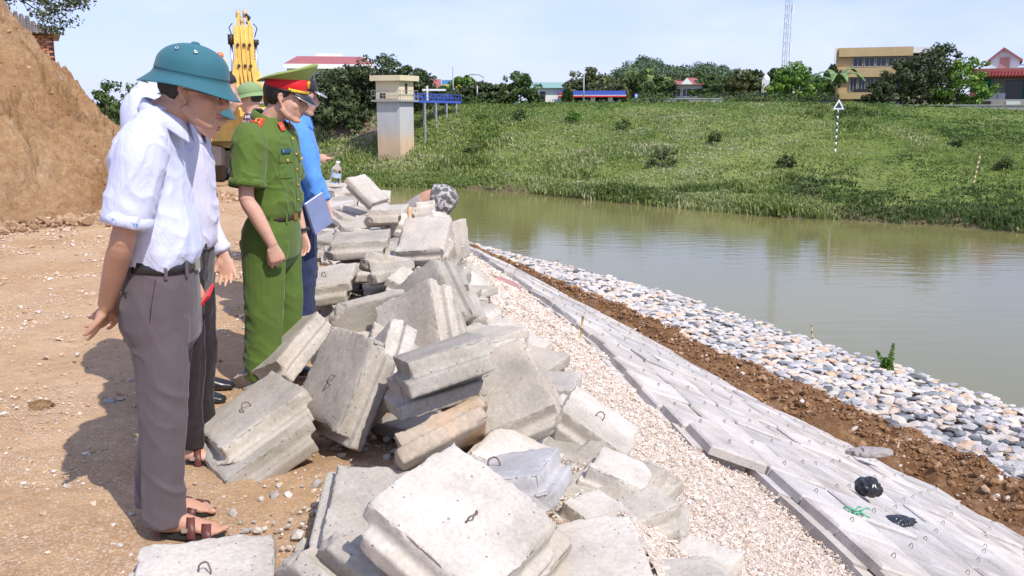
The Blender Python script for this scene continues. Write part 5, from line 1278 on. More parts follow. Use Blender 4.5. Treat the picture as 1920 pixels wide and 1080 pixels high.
g.tube([(.099, -.008, .002), (.101, 0, .005), (.099, .008, .002)], .0014, 6)
glasses = MB(); gl_e = on_face(H1, g, 'glasses_frame', 'metal', None); 
gl_e.location = p1.location; gl_e.rotation_euler = p1.rotation_euler
gl_root = empty('glasses', tuple(p1.location), 0.05, 'thin metal framed glasses worn by the man in the teal helmet and grey trousers', 'glasses')
gl_e.parent = gl_root; gl_e.location = (0, 0, 0); gl_e.rotation_euler = (0, 0, 0)
def glass_mat():
    m, nt, b = new_mat('lens_glass'); b.inputs['Transmission Weight'].default_value = 1.; b.inputs['Roughness'].default_value = .02; b.inputs['IOR'].default_value = 1.2; b.inputs['Base Color'].default_value = (.9, .92, .93, 1); return m
M['lens'] = glass_mat()
for sy in (-1, 1):
    m2 = MB(); V = [(.0978, .031 * sy + .0225 * math.cos(a), -.001 + .0155 * math.sin(a)) for a in np.linspace(0, 2 * math.pi, 20, endpoint=False)]
    V2 = [(.0968, y, z) for _, y, z in V]; m2.add(V + V2, [tuple(range(20)), tuple(range(39, 19, -1))] + [(i, 20 + i, 20 + (i + 1) % 20, (i + 1) % 20) for i in range(20)])
    on_face(H1, m2, 'lens', 'lens', gl_root)
h1 = pith_helmet(H1, 'teal', 'large teal sun helmet with white vent eyelets on the man in grey trousers'); h1.location = p1.location; h1.rotation_euler = p1.rotation_euler
m2 = MB(); m2.tube([(.0, -.112, .0), (.055, -.098, -.004), (.105, -.06, -.012), (.140, 0, -.018), (.105, .06, -.012), (.0, .112, .0)], [(.002, .007)] * 6, 6)
m2.v = [H1 @ (Vector(v) + Vector((.012, 0, .004))) for v in m2.v]; m2.build('brim_strap', M['leather'], h1, True)
m2 = MB(); m2.tube([(-.115, -.012, .905), (-.10, -.09, .895), (-.055, -.150, .892)], .0022, 6); pk = m2.build('back_pocket', M['black_trousers'], tr1)
m2 = MB(); m2.tube([(-.128, -.045, .868), (-.120, -.085, .862), (-.112, -.105, .862)], .0018, 6); m2.build('pocket_button', M['black_trousers'], tr1)
m2 = MB(); m2.tube([(.045, -.160, .945), (.030, -.176, .86), (.018, -.170, .80)], .0010, 6); m2.build('side_seam', M['dark_trousers'], tr1)
# faint blue stitching printed on the cuff
m2 = MB(); rr = random.Random(3)
for i in range(9):
    x = -.040 + i * .0085; m2.box((x + .01, -.2825 + .0015 * i, 1.155 - .0025 * i + rr.uniform(-.002, .002)), (.0055, .0015, .004 + rr.uniform(0, .003)))
m2.build('cuff_stitching', M['blue'], sh1)

# ---- 2: the man beside him, long white sleeves, red folder in his hand
sp = dict(voxel=.0060, cvoxel=.008, seed=4, skin='skin2', shirt='white_shirt2', trousers='dark_trousers', sleeve='long', torso=STD_T, pelvis=STD_P, legs=[std_leg(-1), std_leg(1)],
    head=(.115, 0, 1.512), pitch=.27, hs=1.0, neck=(.03, 0, 1.43), collar=(.035, 0, 1.445), collar_tilt=.5, hair=hair_cap,
    armR=dict(pts=[(.02, -.185, 1.345), (.03, -.250, 1.08), (.10, -.235, .835)], d=(.12, .03, -1), pn=(-.2, .9, 0), side=-1, curls=[(.5, .5, .3), (.6, .6, .3), (.7, .6, .4), (.8, .6, .4)]),
    armL=dict(pts=[(.02, .185, 1.345), (.0, .245, 1.08), (.12, .20, .86)], d=(.2, -.1, -1), pn=(0, -1, 0), side=1), belt=(.965, -.095, .13, .158), shoe='sandal')
p2, H2, _, _ = build_person('man in long white sleeves and dark trousers holding something red beside his thigh', (-1.40, 3.80, .0), .06, sp)
h2 = pith_helmet(H2, 'teal', 'second teal helmet, only its front brim showing behind the larger teal helmet'); h2.location = p2.location; h2.rotation_euler = p2.rotation_euler
m2 = MB(); m2.box((0, 0, 0), (.010, .11, .15)); fo = m2.build('red_folder', M['red']); tag(fo, 'red folder held low in the hand of the man in long white sleeves', 'folder')
fo.location = (-1.40 + .145, 3.57, .735); fo.rotation_euler = (R(20), R(38), R(20))

# ---- 3: taller man behind on the left, only back and shoulder show
sp = dict(voxel=.0095, cvoxel=.011, seed=6, scale=1.11, skin='skin2', shirt='white_shirt', trousers='black_trousers', sleeve='short', torso=STD_T, pelvis=STD_P, legs=[std_leg(-1), std_leg(1)],
    head=(.17, 0, 1.415), pitch=.5, neck=(.05, 0, 1.38), collar=(.05, 0, 1.41), hair=hair_short, face=False,
    armR=dict(pts=[(.0, -.185, 1.35), (-.02, -.245, 1.08), (.06, -.235, .85)], d=(.1, 0, -1), pn=(0, 1, 0), side=-1),
    armL=dict(pts=[(.0, .185, 1.35), (-.02, .245, 1.08), (.06, .235, .85)], d=(.1, 0, -1), pn=(0, -1, 0), side=1), belt=(.965, -.095, .13, .158), shoe='shoe')
p3, H3, _, _ = build_person('man in white shirt farthest left, mostly hidden behind the man with clasped hands', (-1.77, 4.50, .0), .2, sp)
# ---- 4: dark-haired man in black behind the second helmet
sp = dict(sp); sp.update(seed=8, shirt='black_cloth', trousers='black_trousers', scale=1.0, head=(.20, 0, 1.575), pitch=.2, neck=(.05, 0, 1.44))
p4, H4, _, _ = build_person('dark-haired man in dark clothes, only his hair visible behind the teal helmets', (-1.66, 4.60, .0), .1, sp)
# ---- 5: man in plaid shirt and green helmet
sp = dict(sp); sp.update(seed=9, shirt='plaid', trousers='black_trousers', sleeve='long', scale=1.02, head=(.07, 0, 1.555), pitch=.12, face=True, hyaw=-.3,
    armR=dict(pts=[(.0, -.185, 1.35), (.0, -.25, 1.08), (.06, -.235, .85)], d=(.1, 0, -1), pn=(0, 1, 0), side=-1), armL=dict(pts=[(.0, .185, 1.35), (.0, .25, 1.08), (.06, .235, .85)], d=(.1, 0, -1), pn=(0, -1, 0), side=1))
p5, H5, _, _ = build_person('man in checked shirt and light green helmet standing left of the officer', (-2.36, 8.6, .0), R(205), sp)
h5 = pith_helmet(H5, 'hgreen', 'light green sun helmet on the man in the checked shirt'); h5.location = p5.location; h5.rotation_euler = p5.rotation_euler; h5.scale = p5.scale

# ---- 6: the officer in green
OY = -.17
sp = dict(voxel=.0050, cvoxel=.0065, seed=12, skin='skin2', shirt='police', trousers='police', sleeve='short', jaw=1.04,
    torso=[(.905, -.095, .120, .165), (.945, -.108, .140, .178), (1.00, -.112, .150, .180), (1.10, -.112, .142, .178), (1.20, -.114, .142, .186), (1.28, -.112, .138, .196), (1.34, -.100, .120, .196), (1.375, -.085, .098, .172), (1.41, -.060, .080, .120), (1.435, -.04, .072, .078)],
    pelvis=[(.945, -.092, .120, .154), (.91, -.112, .128, .170), (.85, -.138, .136, .190), (.78, -.146, .132, .198), (.71, -.130, .122, .196)],
    legs=[[(.82, -.010, -.092, .112, .094), (.70, -.012, -.098, .112, .096), (.56, -.016, -.102, .104, .092), (.42, -.022, -.106, .098, .088), (.25, -.040, -.108, .096, .086), (.05, -.052, -.110, .098, .090)],
          [(.82, -.010, .092, .112, .094), (.70, -.004, .098, .112, .096), (.56, -.004, .102, .104, .092), (.42, -.006, .104, .098, .088), (.25, -.020, .106, .096, .086), (.05, -.030, .108, .098, .090)]],
    head=(.110, .005, 1.540), pitch=.17, hyaw=.10, hs=1.03, neck=(.015, 0, 1.405), collar=(.022, 0, 1.418), collar_tilt=.45, collar_r=(.082, .074),
    armR=dict(pts=[(-.005, -.195, 1.330), (-.010, -.262, 1.045), (.100, -.225, .800)], d=(.22, .16, -1), pn=(-.5, .8, 0), side=-1, sr=(.085, .088, .088), cut=.80, curls=[(.45, .5, .3), (.5, .55, .3), (.55, .6, .35), (.6, .6, .4)], thumb=.35),
    armL=dict(pts=[(-.005, .190, 1.330), (.000, .245, 1.045), (.075, .225, .800)], d=(.15, -.1, -1), pn=(-.2, -1, 0), side=1, sr=(.085, .088, .088), cut=.80, curl=(.4, .5, .35)),
    belt=(.925, -.100, .128, .160), belt_mat='dark_leather', buckle='brass', hair=hair_short, shoe='shoe')
p6, H6, sh6, tr6 = build_person('police officer in green uniform and peaked cap with red band, arms hanging at his sides', (-1.285, 4.83, 0.015), OY, sp)
cap = empty('peaked_cap', tuple(p6.location), OY, 'peaked officer cap with light green top, red band and gold cord', 'cap')
def cap_part(name, mb, mat, smooth=True):
    mb.v = [H6 @ Vector(v) for v in mb.v]; o = mb.build(name, M[mat], cap, smooth); return o
n = 48
def ring(rx, ry, zf): return [(-.006 + rx * math.cos(2 * math.pi * k / n), ry * math.sin(2 * math.pi * k / n), zf(math.cos(2 * math.pi * k / n))) for k in range(n)]
def stackr(rings, close=False):
    V = [v for r_ in rings for v in r_]; F = [(i * n + k, i * n + (k + 1) % n, (i + 1) * n + (k + 1) % n, (i + 1) * n + k) for i in range(len(rings) - 1) for k in range(n)]
    m_ = MB(); m_.add(V, F); return m_
cap_part('band', stackr([ring(.104, .083, lambda c: .038 - .006 * c), ring(.107, .086, lambda c: .040 - .006 * c), ring(.109, .088, lambda c: .092 + .012 * c), ring(.104, .084, lambda c: .094 + .012 * c)]), 'red')
cap_part('piping', stackr([ring(.1085, .0875, lambda c: .037 - .006 * c), ring(.111, .090, lambda c: .040 - .006 * c), ring(.1085, .0875, lambda c: .044 - .006 * c)]), 'dark_leather')
cap_part('crown', stackr([ring(.107, .086, lambda c: .088 + .012 * c), ring(.122, .106, lambda c: .099 + .030 * c), ring(.140, .128, lambda c: .108 + .052 * c + .012 * max(0, c) ** 3), ring(.146, .134, lambda c: .113 + .056 * c + .018 * max(0, c) ** 3), ring(.140, .128, lambda c: .119 + .056 * c + .018 * max(0, c) ** 3), ring(.105, .096, lambda c: .126 + .038 * c), ring(.05, .046, lambda c: .128 + .016 * c), ring(.001, .001, lambda c: .129)]), 'police_cap')
V = []; m_ = MB(); nn = 20
for lay in (0, 1):
    for j in range(6):
        for i in range(nn + 1):
            a = -1.15 + 2.3 * i / nn; t = j / 5; ext = math.cos(a / 1.15 * math.pi / 2) ** .6
            V.append((-.006 + .107 * math.cos(a) + .060 * t * ext, .086 * math.sin(a) * (1 - .05 * t), .038 - .006 * math.cos(a) - .050 * t * ext + .003 * (1 - lay) + .012 * math.sin(math.pi * t) * ext))
q = nn + 1; L_ = 6 * q
F = [(j * q + i, j * q + i + 1, (j + 1) * q + i + 1, (j + 1) * q + i) for j in range(5) for i in range(nn)] + [(L_ + j * q + i, L_ + (j + 1) * q + i, L_ + (j + 1) * q + i + 1, L_ + j * q + i + 1) for j in range(5) for i in range(nn)] + [(5 * q + i, 5 * q + i + 1, L_ + 5 * q + i + 1, L_ + 5 * q + i) for i in range(nn)]
m_.add(V, F); cap_part('visor', m_, 'leather')
m_ = MB(); pts = [(-.006 + (.107 * math.cos(a) + .060 * math.cos(a / 1.15 * math.pi / 2) ** .6), .086 * math.sin(a) * .95, .040 - .006 * math.cos(a) - .050 * math.cos(a / 1.15 * math.pi / 2) ** .6) for a in np.linspace(-1.05, 1.05, 16)]
m_.tube(pts, .0022, 6); cap_part('visor_rim', m_, 'metal')
m_ = MB()
for ph in (0, math.pi):
    m_.tube([(-.006 + .113 * math.cos(a), .092 * math.sin(a), .0475 - .006 * math.cos(a) + .0045 * math.sin(a * 26 + ph)) for a in np.linspace(-1.12, 1.12, 70)], .0042, 6)
cap_part('gold_cord', m_, 'gold')
for sy in (-1, 1):
    m_ = MB(); m_.ell((-.006 + .112 * math.cos(1.16), .0925 * math.sin(1.16) * sy, .047), (.007, .006, .0085)); cap_part('cord_button', m_, 'gold')
m_ = MB(); m_.ell((.108, 0, .083), (.007, .019, .021), None, 16, 10); bd = cap_part('cap_badge', m_, 'gold')
m_ = MB(); st = [(.1155, (.011 if i % 2 == 0 else .0045) * math.sin(i * math.pi / 5), .084 + (.011 if i % 2 == 0 else .0045) * math.cos(i * math.pi / 5)) for i in range(10)]; m_.add(st + [(.117, 0, .084)], [(i, (i + 1) % 10, 10) for i in range(10)]); cap_part('badge_star', m_, 'badge_red').parent = bd
# uniform details, laid on the shirt surface
def on_cloth(obj, origin, direc):
    """point and normal where a ray from origin meets the garment (local coordinates)"""
    ok, p, nn_, i = obj.ray_cast(Vector(origin), Vector(direc).normalized()); return (p, nn_) if ok else (Vector(origin), -Vector(direc).normalized())
bpy.context.view_layer.update()
def front(y, z): return on_cloth(sh6, (.6, y, z), (-1, 0, 0))
def patch(name, cy, cz, w, h, mat, parent, thick=.0035, off=.003, grid=5, fn=front, smooth=False):
    V = []; g_ = grid
    for lay in (0, 1):
        for j in range(g_):
            for i in range(g_):
                p, nn_ = fn(cy + w * (i / (g_ - 1) - .5), cz + h * (j / (g_ - 1) - .5)); V.append(p + Vector((1, 0, 0)) * (off + thick * lay - .004 * (1 - lay)))
    N = g_ * g_; F = []
    for j in range(g_ - 1):
        for i in range(g_ - 1):
            a = j * g_ + i; F.append((N + a, N + a + 1, N + a + g_ + 1, N + a + g_)); F.append((a, a + g_, a + g_ + 1, a + 1))
    bd_ = list(range(g_)) + [g_ * k + g_ - 1 for k in range(1, g_)] + [N - 1 - k for k in range(1, g_)] + [g_ * k for k in range(g_ - 2, 0, -1)]
    for i in range(len(bd_)): a, b = bd_[i], bd_[(i + 1) % len(bd_)]; F.append((a, b, N + b, N + a))
    return mesh_obj(name, V, F, M[mat], parent, smooth)
patch('front_placket', .004, 1.17, .034, .44, 'police', sh6, .003, .0015, 9)
for z in (1.33, 1.25, 1.17, 1.09, 1.01):
    p, nn_ = front(.004, z); m_ = MB(); m_.ell(p + Vector((.008, 0, 0)), (.004, .0075, .0075), None, 10, 6); m_.build('shirt_button', M['gold'] if z > 1.3 else M['brass'], sh6, True)
for sy in (-1, 1):
    patch('chest_pocket', .088 * sy, 1.185, .095, .105, 'police', sh6, .003, .002, 6); fl = patch('pocket_flap', .088 * sy, 1.232, .100, .038, 'police', sh6, .004, .005, 6)
    p, nn_ = front(.088 * sy, 1.222); m_ = MB(); m_.ell(p + Vector((.012, 0, 0)), (.005, .0095, .0095), None, 12, 6); m_.build('pocket_button', M['gold'], fl, True)
patch('name_tag', -.088, 1.272, .066, .020, 'teal_tag', sh6, .003, .006, 3)
m_ = MB(); p, _ = front(-.112, 1.272); m_.ell(p + Vector((.010, 0, 0)), (.002, .006, .006), None, 10, 6); m_.build('tag_emblem', M['metal'], sh6, True)
def topd(x, y): return on_cloth(sh6, (x, y, 1.8), (0, 0, -1))
for sy in (-1, 1):
    # shoulder board: red with two gold bars and stars
    V = []; L = []
    for lay in (0, 1):
        for t in (0, .33, .66, 1):
            for w in (-1, 1):
                y = (.100 + .082 * t) * sy; x = .012 + .024 * w * (1 - .0 * t); p, nn_ = topd(x, y); V.append(p + Vector((0, 0, .004 + .007 * lay)))
    F = [(8 + i * 2, 8 + i * 2 + 1, 8 + i * 2 + 3, 8 + i * 2 + 2) for i in range(3)] + [(0, 1, 9, 8), (6, 14, 15, 7)] + [(i * 2, 8 + i * 2, 10 + i * 2, i * 2 + 2) for i in range(3)] + [(i * 2 + 1, i * 2 + 3, 11 + i * 2, 9 + i * 2) for i in range(3)]
    sb = mesh_obj('shoulder_board', V, F, M['badge_red'], sh6)
    for w in (-.45, .45):
        m_ = MB(); pts = []
        for t in (.06, .35, .65, .94):
            p, nn_ = topd(.012 + .024 * w, (.100 + .082 * t) * sy); pts.append(p + Vector((0, 0, .0125)))
        m_.tube(pts, (.0022), 5, flat=2.); m_.build('gold_bar', M['gold'], sb)
    for t in (.22, .48):
        p, nn_ = topd(.012, (.100 + .082 * t) * sy); m_ = MB(); m_.ell(p + Vector((0, 0, .014)), (.007, .007, .003), None, 5, 4); m_.build('rank_star', M['metal'], sb)
# collar tabs: red with a pale star
for sy in (-1, 1):
    c0 = Vector((.022 + .100 * math.cos(.62), .095 * math.sin(.62) * sy, 1.395)); nrm = Vector((.78, .55 * sy, .28)).normalized(); up = Vector((-.45, .1 * sy, 1)); up = (up - nrm * up.dot(nrm)).normalized(); sd_ = up.cross(nrm)
    rm = Matrix((sd_, up, nrm)).transposed(); m_ = MB(); m_.box(c0 + nrm * .004, (.026, .044, .004), rm); tb = m_.build('collar_tab', M['badge_red'], sh6)
    m_ = MB(); m_.add([c0 + nrm * .0065 + rm @ Vector(((.0095 if i % 2 == 0 else .004) * math.sin(i * math.pi / 5), (.0095 if i % 2 == 0 else .004) * math.cos(i * math.pi / 5), 0)) for i in range(10)] + [c0 + nrm * .0085], [(i, (i + 1) % 10, 10) for i in range(10)]); m_.build('tab_star', M['metal'], tb)
m_ = MB(); Wv = Vector((.075, .225, .822)); m_.tube([Wv + Vector((.036 * math.cos(a), .034 * math.sin(a), .004 * math.cos(a))) for a in np.linspace(0, 2 * math.pi, 20)], (.009, .003), 6, cap=False)
wt = m_.build('wristwatch', M['leather'], None, True); wt.location = p6.location; wt.rotation_euler = p6.rotation_euler; tag(wt, 'black wristwatch on the left wrist of the officer in green', 'wristwatch')

# ---- 7: man in blue jacket with a notebook
sp = dict(voxel=.0075, cvoxel=.008, seed=15, famp=1.5, skin='skin2', shirt='blue', shirt_name='jacket', trousers='navy', sleeve='long',
    torso=[(.855, -.085, .125, .160), (.90, -.110, .145, .176)] + STD_T[1:], pelvis=[(.93, -.090, .125, .150), (.89, -.105, .125, .165)] + STD_P[2:], legs=[std_leg(-1), std_leg(1)],
    head=(.055, 0, 1.575), pitch=.15, hyaw=-.1, neck=(.02, 0, 1.43), collar=(.03, 0, 1.44), hair=hair_short,
    armR=dict(pts=[(.03, -.180, 1.345), (.115, -.235, 1.085), (.170, -.215, .905)], d=(-.08, .12, -1), pn=(-.6, .8, 0), side=-1, cut=.86, curls=[(.5, .6, .4)] * 4, sr=(.088, .092, .08)),
    armL=dict(pts=[(.02, .180, 1.345), (.06, .245, 1.08), (.16, .2, .88)], d=(.1, 0, -1), pn=(0, -1, 0), side=1))
p7, H7, sh7, tr7 = build_person('man in bright blue jacket and navy trousers holding a notebook, beyond the officer', (-1.385, 5.85, 0.0), .12, sp)
hc = empty('flat_cap', tuple(p7.location), .12, 'dark cap with a pale visor worn by the man in the blue jacket', 'cap')
m_ = MB(); m_.lathe([(.001, .130), (.05, .127), (.088, .105), (.104, .065), (.106, .040), (.100, .040)], 28, (-.01, 0, 0), 1.0, .82); m_.v = [H7 @ Vector(v) for v in m_.v]; m_.build('crown', M['black_cloth'], hc, True)
m_ = MB(); m_.ell((.115, 0, .030), (.052, .066, .006), Euler((0, .35, 0)), 20, 6); m_.v = [H7 @ Vector(v) for v in m_.v]; m_.build('visor', M['metal'], hc, True)
m_ = MB(); m_.box((0, 0, 0), (.15, .012, .21)); nbk = m_.build('pages', M['button']); nr = empty('notebook', (-1.385 + .19, 5.58, .865), 0, 'grey blue notebook held against the side of the man in the blue jacket', 'notebook')
M['nb'] = plain('notebook_cover', (.22, .27, .45), .5)
nbk.parent = nr; m_ = MB(); m_.box((0, -.0085, 0), (.154, .004, .214)); m_.box((0, .0085, 0), (.154, .004, .214)); m_.box((-.077, 0, 0), (.004, .0205, .214)); m_.build('cover', M['nb'], nr)
nr.rotation_euler = (R(6), R(-24), R(52))

# ---- 8: someone beyond him, pointing
sp = dict(voxel=.0095, cvoxel=.011, seed=19, skin='skin1', shirt='white_shirt2', trousers='black_trousers', sleeve='long', torso=STD_T, pelvis=STD_P, legs=[std_leg(-1), std_leg(1)],
    head=(.05, 0, 1.53), pitch=.1, neck=(.0, 0, 1.43), collar=(.01, 0, 1.44), hair=hair_short,
    armR=dict(pts=[(.0, -.185, 1.345), (.02, -.25, 1.10), (.30, -.20, 1.16)], d=(1, .05, .05), pn=(0, .4, -.9), side=-1, curls=[(.05, .05, .05), (.1, .1, .1), (.5, .6, .4), (.6, .6, .5)], thumb=.4, cut=.8),
    armL=dict(pts=[(.0, .185, 1.345), (-.02, .245, 1.08), (.06, .235, .85)], d=(.1, 0, -1), pn=(0, -1, 0), side=1))
p8, H8, _, _ = build_person('person in white and red mostly hidden behind the man in blue, one hand stretched out', (-1.72, 6.65, 0.0), .05, sp)
m_ = MB(); m_.tube([(-.05, -.11, 1.42), (.06, -.13, 1.40), (.125, -.11, 1.32), (.14, -.09, 1.2)], .022, 8); m_.build('red_sash', M['red'], p8, True)

# ---- 9: worker bent over the far side of the crest
def bent_worker():
    base = Vector((-.83, 10.7, -.21)); root = empty('person', tuple(base), R(175), 'worker in camouflage trousers bending over at the far edge of the pile', 'person')
    mb = MB(); P, Q = spline([(-.02, 0, .66), (.17, 0, .62), (.34, 0, .46), (.44, 0, .32)], [.14, .125, .14, .10], 5); mb.tube(P, Q, 16)
    mb.ell((.53, 0, .17), (.085, .075, .11), None, 16, 10); mb.tube([(.44, 0, .34), (.51, 0, .22)], .055, 10)
    for sy in (-1, 1):
        mb.tube([(.36, .16 * sy, .40), (.50, .22 * sy, .28), (.66, .20 * sy, .20)], [.05, .04, .028], 10); hand(mb, (.66, .20 * sy, .20), (.3, 0, -1), (0, -sy, 0), sy)
        mb.tube([(-.02, .09 * sy, .62), (.08, .10 * sy, .36), (.0, .11 * sy, .05), (.0, .11 * sy, .02)], [.10, .07, .045, .05], 12); mb.tube([(-.06, .11 * sy, .03), (.16, .12 * sy, .03)], .035, 8)
    obj_of(remeshed(mb, .010, 3, 'person_body'), 'body', M['skin1'], root)
    mb = MB(); mb.ell((-.03, 0, .66), (.17, .18, .16), None, 20, 14); mb.tube([(-.02, 0, .67), (.11, 0, .69)], [.16, .145], 16)
    for sy in (-1, 1):
        P, Q = spline([(-.04, .09 * sy, .62), (.06, .10 * sy, .40), (.02, .11 * sy, .20), (.0, .11 * sy, .06)], [.12, .095, .085, .08], 4); mb.tube(P, Q, 16)
    obj_of(remeshed(mb, .010, 3, 'trouser_cloth'), 'trousers', M['camo'], root)
    mb = MB(); P, Q = spline([(.19, 0, .60), (.27, 0, .54), (.35, 0, .45), (.45, 0, .32)], [.135, .145, .155, .10], 5); mb.tube(P, Q, 16)
    for sy in (-1, 1): mb.tube([(.36, .14 * sy, .42), (.47, .21 * sy, .30)], [.075, .060], 10)
    obj_of(remeshed(mb, .011, 3, 'shirt_cloth'), 'shirt', M['conc_shirt'], root)
    m = MB(); m.ell((.54, 0, .165), (.092, .082, .10), None, 16, 10); m.build('hair', M['hair'], root, True)
M['conc_shirt'] = cloth_mat('faded_grey_shirt', (.30, .27, .25))
bent_worker()
# ================================================================ vegetation
M['crown_dark'] = leafy('dark_foliage', [(0, (.030, .048, .018)), (.5, (.060, .085, .032)), (1, (.11, .14, .055))], .55, trans=.15)
M['crown_mid'] = leafy('mid_foliage', [(0, (.035, .068, .018)), (.5, (.075, .125, .035)), (1, (.14, .20, .06))], .5, trans=.2)
M['crown_olive'] = leafy('olive_foliage', [(0, (.05, .065, .02)), (.5, (.10, .12, .04)), (1, (.18, .19, .075))], .55, trans=.2)
M['crown_bright'] = leafy('bright_foliage', [(0, (.045, .11, .015)), (.5, (.12, .23, .03)), (1, (.24, .36, .07))], .45, trans=.25)
M['bark'] = plain('bark', (.12, .09, .065), .9, var=.3, bmp=.6, bscale=20)
YC = lambda Y: 36 + (Y - 36) * .5 if Y > 36 else Y      # distances beyond the river
def tree(px, top, hw, Y, mat, label, name='tree', seed=0, blobs=9, n=1700, leaf=.20, base=None, low=.25, group=None, x=None, z=None, height=None, width=None, cat='tree'):
    """trunk with limbs and a crown of leaf clumps; px/top/hw measured on the photo at distance Y"""
    r = np.random.default_rng(900 + seed)
    if x is None: Y = YC(Y)
    if x is None: x = PY(px, 200, Y)[0]; zt = PY(px, top, Y)[2]; w = hw * 1.4 * Y / 1700.
    else: zt = z + height; w = width
    z0 = base if base is not None else (float(far_z(x, Y)) if z is None else z)
    H = zt - z0
    root = empty(name, (x, Y, z0), 0, label, cat, group)
    mb = MB(); tr = max(.05, H * .022)
    ch = H * low
    mb.tube([(0, 0, -.3), (r.normal(0, .03) * H, 0, ch), (r.normal(0, .05) * H, r.normal(0, .03) * H, H * .62)], [tr * 1.5, tr, tr * .4], 7)
    Q = []; RV = []
    for b in range(blobs):
        a = 2.4 * b + r.uniform(0, .9); t = (b + .6) / blobs
        hz = ch + (H - ch) * (.15 + .80 * t); rad = w * math.sin(math.pi * min(.97, .22 + .72 * t)) ** .7 * .62
        if b == blobs - 1: rad *= .2
        c = np.array([math.cos(a) * rad, math.sin(a) * rad * .9, hz - H * .10])
        R0 = np.array([w * .46, w * .44, (H - ch) * .24]) * r.uniform(.75, 1.2)
        mb.tube([(0, 0, ch * .8 + (hz - ch) * .3), (c[0] * .6, c[1] * .6, c[2] - R0[2] * .3), tuple(c)], [tr * .5, tr * .3, tr * .12], 5)
        k = int(n / blobs)
        sub = 7
        for q_ in range(sub):       # clumps inside each mass leave gaps between them
            u = r.normal(size=3); u /= np.linalg.norm(u)
            cc = c + u * R0 * r.uniform(.45, .9)
            q = leaf_cloud(cc, R0 * r.uniform(.30, .50), k // sub, leaf, r)
            Q.append(q); RV.append(np.clip(r.normal(.5 + r.uniform(-.25, .25), .17, len(q)), 0, 1))
    mb.build('trunk', M['bark'], root, True)
    quads_obj('crown', np.concatenate(Q), np.concatenate(RV), M[mat], root)
    return root
T_ = [
 (820,160,24,110,'crown_mid','green tree between the pump tower roof and the small red roof'),
 (1008,178,8,108,'crown_dark','low dark shrubby tree at the left foot of the warehouse'),
 (1064,166,7,112,'crown_mid','green tree touching the left end of the fuel station canopy'),
 (1272,138,26,128,'crown_dark','dark tree rising behind the red-roofed white house'),
 (1305,132,24,130,'crown_mid','green tree behind the right gable of the red-roofed white house'),
 (1415,128,20,126,'crown_dark','dark tree left of the slim white turret'),
 (1650,150,24,110,'crown_dark','low dark tree covering the middle windows of the ochre building'),
 (1452,122,24,128,'crown_mid','green tree behind the slim white turret'),
 (612,150,30,92,'crown_dark','dark bushy tree at the left end of the far bank trees, beside the blue jacket'),
 (650,122,44,97,'crown_dark','broad dark tree in front of the red roof, left of the pump tower'),
 (706,106,52,99,'crown_dark','tallest dark tree on the far bank, rising just above the pump tower'),
 (758,126,42,97,'crown_dark','dark tree directly behind the pump tower room'),
 (788,122,16,101,'crown_mid','thin upright tree right of the pump tower roof'),
 (640,190,40,90,'crown_dark','low dark tree over the bare soil left of the pump tower'),
 (868,140,26,112,'crown_bright','light green tree behind the painted panel'),
 (905,157,34,108,'crown_dark','round dark tree beyond the end of the blue walkway'),
 (848,168,28,104,'crown_dark','low dark tree next to the railings of the walkway'),
 (940,155,26,109,'crown_olive','olive tree left of the pointed bright tree'),
 (976,135,26,106,'crown_mid','pointed mid green tree left of the white warehouse'),
 (1084,152,18,126,'crown_olive','olive tree between the warehouse and the fuel station canopy'),
 (1103,126,32,128,'crown_olive','taller olive tree behind the middle of the fuel station canopy'),
 (1146,146,34,124,'crown_olive','olive tree behind the right half of the fuel station canopy'),
 (1195,134,38,126,'crown_mid','green tree just right of the fuel station'),
 (1236,146,28,124,'crown_mid','green tree left of the red-roofed white house'),
 (1335,140,34,124,'crown_mid','green tree right of the red-roofed white house'),
 (1386,130,33,122,'crown_olive','wide olive tree behind the yellow lorry'),
 (1481,119,40,113,'crown_bright','glossy yellow-green tree below the radio mast'),
 (1528,140,28,118,'crown_mid','green tree between the glossy tree and the yellow building'),
 (1556,118,14,125,'crown_dark','narrow dark tree at the left corner of the yellow building'),
 (1690,112,36,112,'crown_dark','dark tree in front of the right part of the yellow building'),
 (1745,76,46,113,'crown_dark','highest dark tree right of the yellow building'),
 (1795,108,44,111,'crown_bright','bright green leafy tree left of the red house'),
]
for i, (px, top, hw, Y, mt, lb) in enumerate(T_):
    low = .06 if top > 100 else .12
    tree(px, top, hw, Y, mt, lb, seed=i, low=low, n=4200 if hw > 30 else 2400, leaf=.15, blobs=12 if hw > 25 else 8, group='trees along the far bank')
tree(203, 160, 30, 62, 'crown_mid', 'green tree beyond the foot of the earth bank, nearer the left edge', seed=50, z=0., x=PY(205, 200, 62)[0], height=PY(205, 158, 62)[2], width=1.5, n=2400, leaf=.14, low=.02, group='trees beyond the earth bank')
tree(255, 155, 30, 66, 'crown_mid', 'green tree beyond the foot of the earth bank, partly behind the white shirts', seed=51, z=0., x=PY(268, 200, 66)[0], height=PY(205, 153, 66)[2], width=2.1, n=2600, leaf=.14, low=.02, group='trees beyond the earth bank')
M['bushy'] = leafy('bush_foliage', [(0, (.07, .11, .03)), (.5, (.14, .20, .06)), (1, (.24, .30, .11))], .55, trans=.35)
